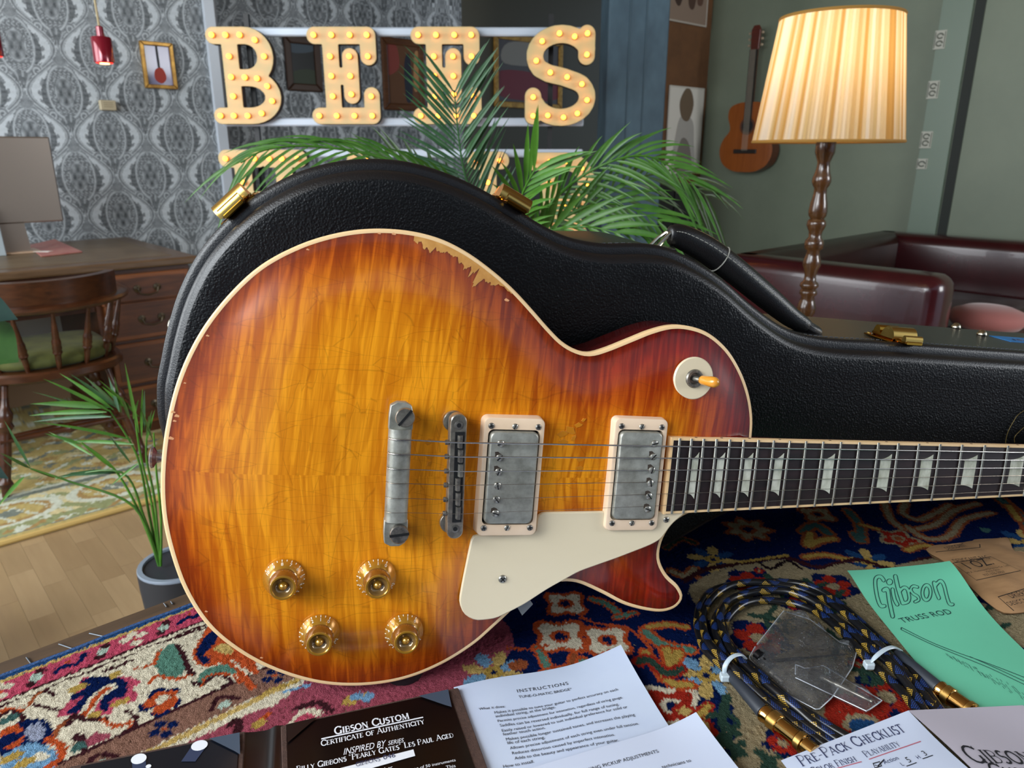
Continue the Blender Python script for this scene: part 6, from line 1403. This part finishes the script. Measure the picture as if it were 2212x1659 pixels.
# pickup sheet, on top of the first
TR = tb(1502, 1556, LIFT+.003); X = TR-tb(1258, 1629, LIFT+.003); X.normalize(); O = TR-X*.14
s2 = Sheet(O, X, perp(X), .14, .215, lambda a, b: .0012+.006*max(0, (a-.10)/.04)**2*math.exp(-b/.04))
t2 = s2.build('pickup_sheet', mat('white_paper_b', '#c1cade', .6)); tag(t2, 'white pickup adjustment sheet overlapping the instruction sheet', 'paper')
s2.text(t2, sans("HUMBUCKING PICKUP ADJUSTMENTS", 1.0, .02), (1218, 1681), (1424, 1626), inkb); s2.text(t2, sans("technicians to", 1.0), (1431, 1661), (1494, 1646), inkb)
# certificate folder
suede = mat('brown_suede', '#3a2720', .95, col2='#4a342b', vscale=300, bump=(900, .6, .0008)); blackpage = mat('black_glossy_page', '#0a0607', .30, Specular_IOR_Level=.25)
pocket = mat('blue_grey_pocket', '#3d4a5a', .35); dpocket = mat('dark_pocket', '#0b0a0c', .3); whitep = mat('white_print', '#d7dbe2', .5)
fo = thing('certificate_folder', 'open black certificate folder edged in brown suede lying on the rug', 'folder', tb(560, 1640))
bpy.context.view_layer.update(); FI = fo.matrix_world.inverted()
def local(o, inv): o.data.transform(inv); return o
def board(O, X, w, h, name, parent, mar, lift=.0045):
    X = Vector(X).normalized(); Y = perp(X); M = frameM(O, X, -Y, (0, 0, 1))
    return local(MB().box((w/2, -h/2, 0), (w, h, lift), M, ch=.001).build(name, suede, parent, smooth=30), FI)
LT = .0068
Ra, Rb = tb(606, 1567, LT), tb(990, 1484, LT); Xr = Rb-Ra; wr = Xr.length
board(Ra-Vector((0, 0, .0024)), Xr, wr, .17, 'folder_board', fo, 0)
La, Lb = tb(150, 1655, LT), tb(530, 1578, LT); Xl = Lb-La
board(La-Vector((0, 0, .0024)), Xl, Xl.length, .17, 'folder_board', fo, 0)
sp0, sp1 = tb(524, 1582, LT-.001), tb(612, 1566, LT-.001); Xs = sp1-sp0
spn = Sheet(sp0-perp(Xs)*0, Xs, perp(Xs), Xs.length, .17, lambda a, b: -.0018*math.sin(PI*a/Xs.length)+.0016*math.exp(-((a-.022)/.003)**2))
local(spn.build('spine', mat('spine_leatherette', '#141012', .3), fo, 30, 4, .0008), FI)
def page(A_, B_, h, m, name):
    X = B_-A_; s = Sheet(A_, X, perp(X), X.length, h); return s, local(s.build(name, m, fo, 6, 6, .0004), FI)
pr_, po_ = page(tb(618, 1568, LT+.0005), tb(969, 1493, LT+.0005), .16, blackpage, 'certificate_page')
pl2, pol = page(tb(175, 1655, LT+.0005), tb(517, 1586, LT+.0005), .16, mat('stage_photo_print', '#0c111a', .25), 'photo_page')
def fold_local(o): return local(o, FI)
for gl, a, b in ((serif('Gibson Custom', 1.0, weight=1.25), (722, 1588), (885, 1553)), (serif('Certificate of Authenticity', 1.0, weight=1.15), (693, 1613), (918, 1564)),
                 (sans('INSPIRED BY', 1.0, 0, .62, .22), (741, 1632), (832, 1613)), (sans('SERIES', 1.0, 0, .7, .22), (838, 1611), (872, 1604)),
                 (serif('Billy Gibbons "Pearly Gates" Les Paul Aged', 1.0, weight=1.15), (640, 1669), (981, 1593)), (sans('Serial Number', 1.0), (772, 1682), (849, 1661)),
                 (sans('one of 50 instruments', 1.0), (888, 1666), (985, 1645)), (sans('This', 1.0), (964, 1662), (985, 1658))):
    fold_local(pr_.text(po_, gl, a, b, whitep))
fold_local(pr_.stroke(po_, [(694, 1597), (914, 1550)], .0006, whitep, 'rule'))
fold_local(pr_.poly(po_, [(722, 1664), (893, 1620), (897, 1634), (735, 1680)], whitep, 'serial_box', .0005))
fold_local(pr_.text(po_, serif('Gibbons', 1.0, small=1.0, weight=.9), (769, 1658), (822, 1645), ink_blue, up=.0008)); fold_local(pr_.text(po_, sans('046', 1.0), (828, 1643), (855, 1637), ink_blue, up=.0008))
fold_local(pr_.poly(po_, [(904, 1506), (968, 1492), (976, 1530), (962, 1526)], pocket, 'corner_pocket', .0012)); fold_local(pr_.poly(po_, [(618, 1568), (686, 1552), (622, 1607)], dpocket, 'corner_pocket', .0012))
fold_local(pl2.poly(pol, [(452, 1598), (518, 1585), (519, 1633), (508, 1626)], pocket, 'corner_pocket', .0012))
beam = mat('stage_beam', '#2c3650', .4)
for cx_, cy_, rx, ry, bx in ((300, 1641, 17, 11, 8), (431, 1612, 18, 11, -18), (321, 1657, 6, 4, 3)):
    fold_local(pl2.poly(pol, [(cx_-rx*.9, cy_), (cx_+rx*.9, cy_), (cx_+rx*.5+bx, cy_+34), (cx_-rx*1.2+bx, cy_+34)], beam, 'stage_beam', .0004))
    fold_local(pl2.poly(pol, [(cx_+rx*math.cos(q), cy_+ry*math.sin(q)-rx*.2*math.cos(q)) for q in np.linspace(0, 2*PI, 22)[:-1]], whitep, 'stage_light', .0007))
# checklist leaflet: two panels meeting in a raised fold
TLc, FT, RT = tb(1687, 1645, LIFT+.004), tb(1962, 1537, LIFT+.014), tb(2204, 1526, LIFT+.008); fb_ = tb(2092, 1660, LIFT+.014)-FT
X = FT-TLc; sc1 = Sheet(TLc, X, fb_, X.length, .14, lambda a, b: .002*math.sin(a*40)*math.sin(b*50)+.001)
ck = thing('checklist_leaflet', 'folded white pre-pack checklist leaflet near the cable plug', 'leaflet', tuple(TLc))
bpy.context.view_layer.update(); KI = ck.matrix_world.inverted()
l1 = local(sc1.build('checklist_panel', mat('leaflet_paper', '#c2cbdf', .55), ck), KI)
X2 = RT-FT; sc2 = Sheet(FT, X2, fb_, X2.length*1.02, .14, lambda a, b: .0015*math.sin(a*50+1)*math.sin(b*40)+.001)
l2 = local(sc2.build('cover_panel', mat('leaflet_cover', '#b3adb8', .55), ck), KI)
for gl, a, b, m_ in ((serif('Pre-Pack Checklist', 1.0, weight=.85), (1732, 1657), (1958, 1581), ink_blue), (serif('Playability', 1.0, weight=.85), (1871, 1637), (1946, 1612), ink_blue),
                     (serif('Color Finish', 1.0, weight=.85), (1755, 1674), (1852, 1645), ink_blue), (sans('Action', 1.0), (1911, 1652), (1943, 1641), ink_blue), (sans('H', 1.0), (1983, 1641), (1990, 1638), ink_blue), (sans('3', 1.0), (1998, 1634), (2005, 1631), inkb), (sans('5', 1.0), (1963, 1649), (1971, 1646), inkb), (sans('L', 1.0), (1949, 1656), (1954, 1654), ink_blue)):
    local(sc1.text(l1, gl, a, b, m_), KI)
local(sc1.stroke(l1, [(1877, 1641), (1989, 1602)], .00035, ink_red, 'red_rule'), KI); local(sc1.stroke(l1, [(1806, 1661), (1861, 1646)], .00035, ink_red, 'red_rule'), KI)
local(sc1.stroke(l1, [(1886, 1650), (1900, 1646), (1904, 1655), (1890, 1660)], .0004, inkb, 'check_box', closed=True), KI); local(sc1.stroke(l1, [(1890, 1653), (1896, 1656), (1910, 1641)], .0004, inkb, 'tick'), KI)
local(sc1.stroke(l1, [(1993, 1640), (2015, 1632)], .0003, inkb, 'blank_line'), KI); local(sc1.stroke(l1, [(1958, 1656), (1980, 1648)], .0003, inkb, 'blank_line'), KI)
local(sc2.text(l2, serif('Gibson', 1.0, small=.74, weight=.9), (2100, 1649), (2246, 1653), inkb), KI); local(sc2.text(l2, serif('Custom', 1.0, small=.74, weight=.9), (2155, 1684), (2300, 1688), inkb), KI)
# green truss rod leaflet
O = tb(1828, 1246, .004); Y = tb(2021, 1485, .003)-O; Y.normalize(); e = tb(2149, 1346, .003)-O; perpv = (e-Y*e.dot(Y)); wg = perpv.length
X = perpv.normalized(); Xt = tb(2040, 1212, .012)-O
g3 = lambda a, b: .001+.016*(a/wg)**2*math.exp(-(b/.045)**2)+.006*(1-a/wg)**2*math.exp(-(b/.03)**2)+.004*math.sin(PI*a/wg)*math.exp(-b/.12)
s3 = Sheet(O, X, Y, wg, .23, g3)
t3 = s3.build('truss_rod_leaflet', mat('mint_paper', '#6cc4a2', .55, col2='#66bd9b', vscale=6), None, 30, 40); tag(t3, 'mint green truss rod leaflet curling up on the rug', 'leaflet')
C5 = lambda x, y: (1780+x/4.609, 1140+y/4.609)
logo = [([(592, 532), (562, 494), (518, 505), (508, 570), (530, 700), (562, 778), (600, 782)], 17), ([(592, 628), (630, 624), (650, 740), (682, 885)], 19), ([(680, 622), (700, 715), (728, 768)], 17), ([(650, 548), (651, 549)], 30),
        ([(708, 492), (735, 610), (782, 752)], 19), ([(752, 640), (790, 604), (828, 622), (848, 700), (835, 742), (795, 755)], 15), ([(928, 602), (884, 592), (862, 622), (884, 662), (930, 690), (942, 724), (905, 742)], 13),
        (_arc(1018, 655, 40, 70, 0, 360, 20), 15), ([(1090, 565), (1112, 640), (1142, 708)], 16), ([(1108, 590), (1150, 552), (1188, 590), (1222, 700), (1248, 762), (1280, 768)], 15)]
Dl = capsules([(catmull(p, 4, closed=False) if len(p) > 2 else p, r) for p, r in logo], (440, 440), (1340, 940), 5.0)
gink = mat('green_black_ink', '#123b3a', .7)
for L in contours(Dl, 440, 440, 5.0):
    if len(L) > 10: s3.stroke(t3, [C5(*q) for q in resample(L, 9)], .00035, gink, 'logo_outline', closed=True)
s3.text(t3, sans('TRUSS ROD', 1.0, .03), C5(782, 952), C5(1290, 858), gink)
for P in ([(770, 995), (1040, 1130), (1300, 1235), (1650, 1360), (1991, 1492), (2200, 1580)], [(765, 1016), (1040, 1150), (1300, 1258), (1650, 1400), (1991, 1562), (2200, 1650)], [(1450, 1285), (1700, 1395), (1991, 1530)], [(770, 995), (765, 1016)]):
    s3.stroke(t3, [C5(*q) for q in catmull(np.array(P, float), 4, closed=False)], .0004, gink, 'rod_drawing')
hatch = MB()
for k in range(70):
    f_ = k/70; x = 1210+f_*900; y = 1248+f_*430+random.uniform(0, 90*f_+14); a, b = s3.loc(*C5(x, y)); c, d = s3.loc(*C5(x+22, y+26)); hatch.tube([tuple(s3.P(a, b, .0003)), tuple(s3.P(c, d, .0003))], .00012, 3)
hatch.build('hatching', gink, t3)['kind'] = 'stuff'
# brown desiccant bag
kraft = mat('kraft_paper', '#96724d', .75, col2='#a37d56', vscale=30, vstretch=(1, 2, 1), bump=(60, .35, .002)); kink = mat('bag_ink', '#120d0b', .7)
pb = [(1998, 1193), (2008, 1186), (2055, 1180), (2100, 1175), (2105, 1170), (2140, 1169), (2176, 1166), (2181, 1180), (2188, 1196), (2212, 1197), (2260, 1230), (2290, 1280), (2240, 1322), (2205, 1330), (2171, 1331), (2150, 1322), (2120, 1298), (2082, 1262), (2052, 1225), (2010, 1205)]
BP = np.array([tuple(tb(*q))[:2] for q in pb]); BP = BP if area2(BP) > 0 else BP[::-1]; BP = resample(BP, .006)
V, F = fill(BP, .006); dd = seg_dist(V, BP); z_ = RUG_Z+.003+.0075*(1-np.exp(-dd/.016))+.0010*np.sin(V[:, 0]*160)*np.sin(V[:, 1]*120+1)
mb = MB(); mb.add([(x, y, z) for (x, y), z in zip(V, z_)], [tuple(f) for f in F])
mb.loft([[(x, y, RUG_Z+.003) for x, y in BP], [(x, y, RUG_Z+.0004) for x, y in offset(BP, .002)]], cap1=True)
bag = mb.build('desiccant_bag', kraft, smooth=180); tag(bag, 'brown paper desiccant bag printed with 1 oz beside the mint leaflet', 'bag')
O = tb(2000, 1180, .0122); X = tb(2176, 1160, .0122)-O; sb = Sheet(O, X, perp(X), .2, .2, lambda a, b: .0012)
for txt, a, b, sq in (('DESICCANT BAG', (2064, 1216), (2140, 1207), .6), ('1 OZ.', (2092, 1231), (2150, 1219), .8), ('W.A. Hammond Drierite Co. Ltd.', (2090, 1240), (2181, 1223), 1), ('Xenia, Ohio', (2131, 1237), (2161, 1232), 1), ('937-376-2927', (2127, 1245), (2173, 1237), 1), ('DRIERITE', (2186, 1293), (2236, 1282), .7), ('DESICCANT', (2183, 1309), (2236, 1297), .7), ('DESICCANT', (2047, 1189), (2090, 1180), .6)):
    sb.text(bag, sans(txt, 1.0, 0, sq), a, b, kink)
sb.stroke(bag, [(2058, 1217), (2140, 1203), (2205, 1233), (2109, 1254)], .0005, kink, 'print_box', closed=True); sb.stroke(bag, [(2240, 1264), (2156, 1290), (2190, 1320)], .0005, kink, 'print_box'); sb.stroke(bag, [(2021, 1193), (2117, 1183), (2116, 1176)], .0005, kink, 'print_box')
# ------------------------------------------------------------------ coiled instrument cable
cb_o = [(1785, 1632), (1690, 1560), (1640, 1520), (1600, 1484), (1561, 1446), (1527, 1411), (1511, 1377), (1507, 1340), (1514, 1312), (1533, 1287), (1564, 1270), (1606, 1261), (1648, 1259), (1704, 1263), (1746, 1275), (1788, 1296), (1844, 1338), (1900, 1385), (1938, 1418), (1973, 1455), (2012, 1502), (2052, 1554)]
cb_i = [(1885, 1626), (1790, 1572), (1745, 1545), (1700, 1518), (1640, 1464), (1598, 1420), (1577, 1385), (1570, 1357), (1574, 1340), (1588, 1322), (1606, 1308), (1632, 1298), (1660, 1295), (1704, 1300), (1746, 1318), (1780, 1342), (1820, 1374), (1868, 1418), (1900, 1444), (1930, 1472), (1960, 1502), (2000, 1554)]
cable = thing('guitar_cable', 'coiled black blue and gold braided guitar cable with gold plugs', 'cable', tb(1700, 1400))
bpy.context.view_layer.update(); QI = cable.matrix_world.inverted()
t = NT('braided_cord'); uv = t.n('ShaderNodeUVMap'); sx = t.n('ShaderNodeSeparateXYZ', i0=uv.outputs[0])
uu, vv_ = sx.outputs[0], sx.outputs[1]
w1 = t.math('FRACT', t.math('ADD', t.math('MULTIPLY', uu, 560.0), t.math('MULTIPLY', vv_, 10.0))); w2_ = t.math('FRACT', t.math('SUBTRACT', t.math('MULTIPLY', uu, 560.0), t.math('MULTIPLY', vv_, 10.0)))
cell = t.math('MULTIPLY', t.math('GREATER_THAN', w1, .38), t.math('GREATER_THAN', w2_, .38))
ph1 = t.math('SINE', t.math('ADD', t.math('MULTIPLY', uu, 230.0), t.math('MULTIPLY', vv_, 6.2832))); ph2 = t.math('SINE', t.math('SUBTRACT', t.math('MULTIPLY', uu, 230.0), t.math('MULTIPLY', vv_, 6.2832)))
gsel = t.math('MULTIPLY', t.math('GREATER_THAN', ph1, .58), t.math('GREATER_THAN', ph2, -.1)); bsel = t.math('MULTIPLY', t.math('LESS_THAN', ph1, -.3), t.math('GREATER_THAN', ph2, .1))
c_ = t.mix(t.math('MULTIPLY', gsel, cell), lin('#0b0c10'), lin('#c9a23c')); c_ = t.mix(t.math('MULTIPLY', bsel, cell), c_, lin('#1d3f86'))
t.bump(cell, .5, .0004); braid = t.set(Base_Color=c_, Roughness=.32, Specular_IOR_Level=.6)
po, pi = np.array([tuple(tb(*q, .004)) for q in cb_o]), np.array([tuple(tb(*q, .004)) for q in cb_i])
NS = 5
for k in range(NS):
    w = k/(NS-1); P = po*(1-w)+pi*w; i_ = np.arange(len(P)); win = np.clip(np.minimum(i_, len(P)-1-i_)/3, 0, 1); P[:, 2] = RUG_Z+.0035+win*(.0035*np.sin(i_*.55+k*2.2)**2+(.003 if k % 2 else 0))
    P[:, 0] += .0022*np.sin(i_*.5+k*1.9); P[:, 1] += .0018*np.cos(i_*.43+k*2.7)
    R = catmull(P, 8, closed=False); mb = MB(); mb.tube([tuple(QI @ Vector(r)) for r in R], .0034, 10, cap=False)
    o = mb.build('cord_loop', braid, cable, smooth=180); me = o.data; ul = me.uv_layers.new(name='UVMap')
    L = np.r_[0, np.cumsum(np.linalg.norm(np.diff(R, axis=0), axis=1))]; n_ = 10; dat = np.zeros((len(me.loops), 2), np.float32)
    for p in me.polygons:
        ids = list(p.vertices); wrap = {i % n_ for i in ids} == {0, n_-1}
        for li, vi in zip(p.loop_indices, ids):
            j = vi % n_; dat[li] = (L[vi//n_]+k*.37, (1.0 if (wrap and j == 0) else j/n_))
    ul.data.foreach_set('uv', dat.ravel())
shrink = mat('grey_heat_shrink', '#2b3038', .5); plug_g = mat('polished_gold_plug', '#d2a25c', .10, 1.0)
tk_ = NT('knurled_gold'); ck_ = tk_.n('ShaderNodeTexChecker', in_Vector=tk_.coord(), in_Scale=900.0); tk_.bump(ck_.outputs[1], 1.0, .0006); knurl = tk_.set(Base_Color=lin('#d0a75e'), Metallic=1.0, Roughness=.28)
def cyl(p, q, r0, r1, name, m, parent, n=20, prof=None):
    p, q = QI @ Vector(p), QI @ Vector(q); d = q-p; M = Matrix.Translation(p) @ d.to_track_quat('Z', 'Y').to_matrix().to_4x4(); L = d.length
    return MB().lathe([(r*1.0, s*L) for r, s in (prof or [(r0*.9, 0), (r0, .02), (r1, .98), (r1*.9, 1)])], n, M).build(name, m, parent, smooth=40)
for a, b, c in (((1572, 1452), (1648, 1538), (1760, 1626)), ((1938, 1410), (2027, 1487), (2120, 1552))):
    pa, p_b, pc_ = tb(*a, .0062), tb(*b, .0068), tb(*c, .0068)
    cyl(pa, p_b, .0038, .0052, 'strain_sleeve', shrink, cable)
    pg_ = cyl(p_b, pc_, .0, .0, 'plug', plug_g, cable, 28, [(.0050, 0), (.0066, .02), (.0068, .06), (.0062, .10), (.0062, .16), (.0066, .17), (.0066, .34), (.0062, .35), (.0062, .68), (.0066, .69), (.0066, .80), (.0056, .81), (.0056, 1)])
    for f0, f1 in ((.17, .33), (.70, .80)): cyl(p_b.lerp(pc_, f0), p_b.lerp(pc_, f1), .0070, .0070, 'knurled_ring', knurl, pg_, 36)
tie_m = mat('white_cable_tie', '#b9c4cc', .35, Subsurface_Weight=.1)
def tie(pts, head):
    P = catmull([tuple(QI @ tb(x, y, z)) for x, y, z in pts], 6, closed=False); o = MB().tube([tuple(p) for p in P], .0019, 8, flat=.5).build('cable_tie', tie_m, cable)
    h = QI @ tb(*head); MB().box(tuple(h), (.0075, .0065, .0055), ch=.001).build('tie_head', tie_m, o, smooth=20)
tie([(1567, 1468, .003), (1566, 1440, .013), (1580, 1420, .0175), (1600, 1414, .0165), (1612, 1424, .008)], (1566, 1462, .006))
tie([(1876, 1438, .006), (1890, 1420, .0145), (1910, 1404, .0175), (1930, 1398, .0165), (1946, 1405, .008)], (1877, 1436, .008))
# ------------------------------------------------------------------ clear plastic bags with small parts
pf = NT('clear_film'); fr = pf.n('ShaderNodeFresnel', in_IOR=1.28); nb = pf.n('ShaderNodeBump', in_Height=pf.noise(pf.coord(), 55, 4, .6, 1.5), in_Strength=1.0, in_Distance=.008)
gl2 = pf.n('ShaderNodeBsdfGlossy', in_Roughness=.06); pf.put(gl2.inputs['Normal'], nb); pf.put(fr.inputs['Normal'], nb); trn = pf.n('ShaderNodeBsdfTransparent', i0=(.97, .97, .975, 1)); hz2 = pf.n('ShaderNodeBsdfDiffuse', i0=(.5, .52, .55, 1))
mA = pf.n('ShaderNodeMixShader', i0=.06); pf.put(mA.inputs[1], trn); pf.put(mA.inputs[2], hz2); mB = pf.n('ShaderNodeMixShader'); pf.put(mB.inputs[0], pf.math('MULTIPLY', fr.outputs[0], 1.0)); pf.put(mB.inputs[1], mA); pf.put(mB.inputs[2], gl2); pf.put(pf.out.inputs[0], mB)
film = pf.m
def filmbag(name, label, pts, puff, seed):
    P = np.array([tuple(tb(*q, .003))[:2] for q in pts]); P = P if area2(P) > 0 else P[::-1]; P = resample(P, .004); V, F = fill(P, .004); d = seg_dist(V, P); r = np.random.default_rng(seed)
    cr = sum(np.sin(V[:, 0]*r.uniform(80, 260)+V[:, 1]*r.uniform(-220, 220)+r.uniform(0, 6)) for _ in range(5))*.0016
    z = RUG_Z+.004+puff*(1-np.exp(-d/.012))+np.abs(cr)*np.minimum(1, d/.006)
    t = thing(name, label, 'plastic bag', (V[:, 0].mean(), V[:, 1].mean(), RUG_Z)); c = t.location
    for nm, zz in (('upper_film', z), ('lower_film', np.full(len(V), RUG_Z+.0022))):
        MB().add([(x-c.x, y-c.y, q-c.z) for (x, y), q in zip(V, zz)], [tuple(f) for f in F]).build(nm, film, t, smooth=180)
    E_ = MB(); E_.tube([(x-c.x, y-c.y, .004) for x, y in P], .00045, 5); E_.build('sealed_edge', mat('film_edge', '#aeb4ba', .25), t)
    return t
filmbag('plastic_bag', 'crumpled clear plastic bag of small black parts inside the cable coil', [(1692, 1322), (1750, 1340), (1816, 1391), (1853, 1399), (1841, 1444), (1797, 1509), (1766, 1537), (1690, 1497), (1617, 1424), (1631, 1399)], .011, 3)
filmbag('plastic_sleeve', 'narrow clear plastic sleeve holding a steel adjusting key', [(1718, 1437), (1740, 1447), (1778, 1440), (1905, 1516), (1872, 1539), (1718, 1466)], .008, 5)
blk = mat('black_small_part', '#0b0b0d', .3)
def bit(name, label, p, q, r, m, cat):
    p, q = tb(*p), tb(*q); d = q-p; o = MB().lathe([(r*.7, 0), (r, .001), (r, d.length*.35), (r*.55, d.length*.4), (r*.55, d.length*.97), (r*.4, d.length)], 14).build(name, m)
    o.matrix_world = Matrix.Translation(p) @ d.to_track_quat('Z', 'Y').to_matrix().to_4x4(); tag(o, label, cat)
bit('black_grommet', 'thick black rod end inside the crumpled plastic bag', (1634, 1412, .007), (1668, 1440, .007), .0048, blk, 'small part')
bit('hex_key', 'long thin black key inside the crumpled plastic bag', (1668, 1428, .006), (1838, 1412, .006), .0014, blk, 'key')
bit('small_screw', 'short dark screw inside the crumpled plastic bag', (1664, 1452, .005), (1690, 1474, .005), .0026, dksteel, 'screw')
bit('adjusting_key', 'bright steel key inside the narrow plastic sleeve', (1772, 1462, .006), (1884, 1516, .006), .0022, chrome, 'key')
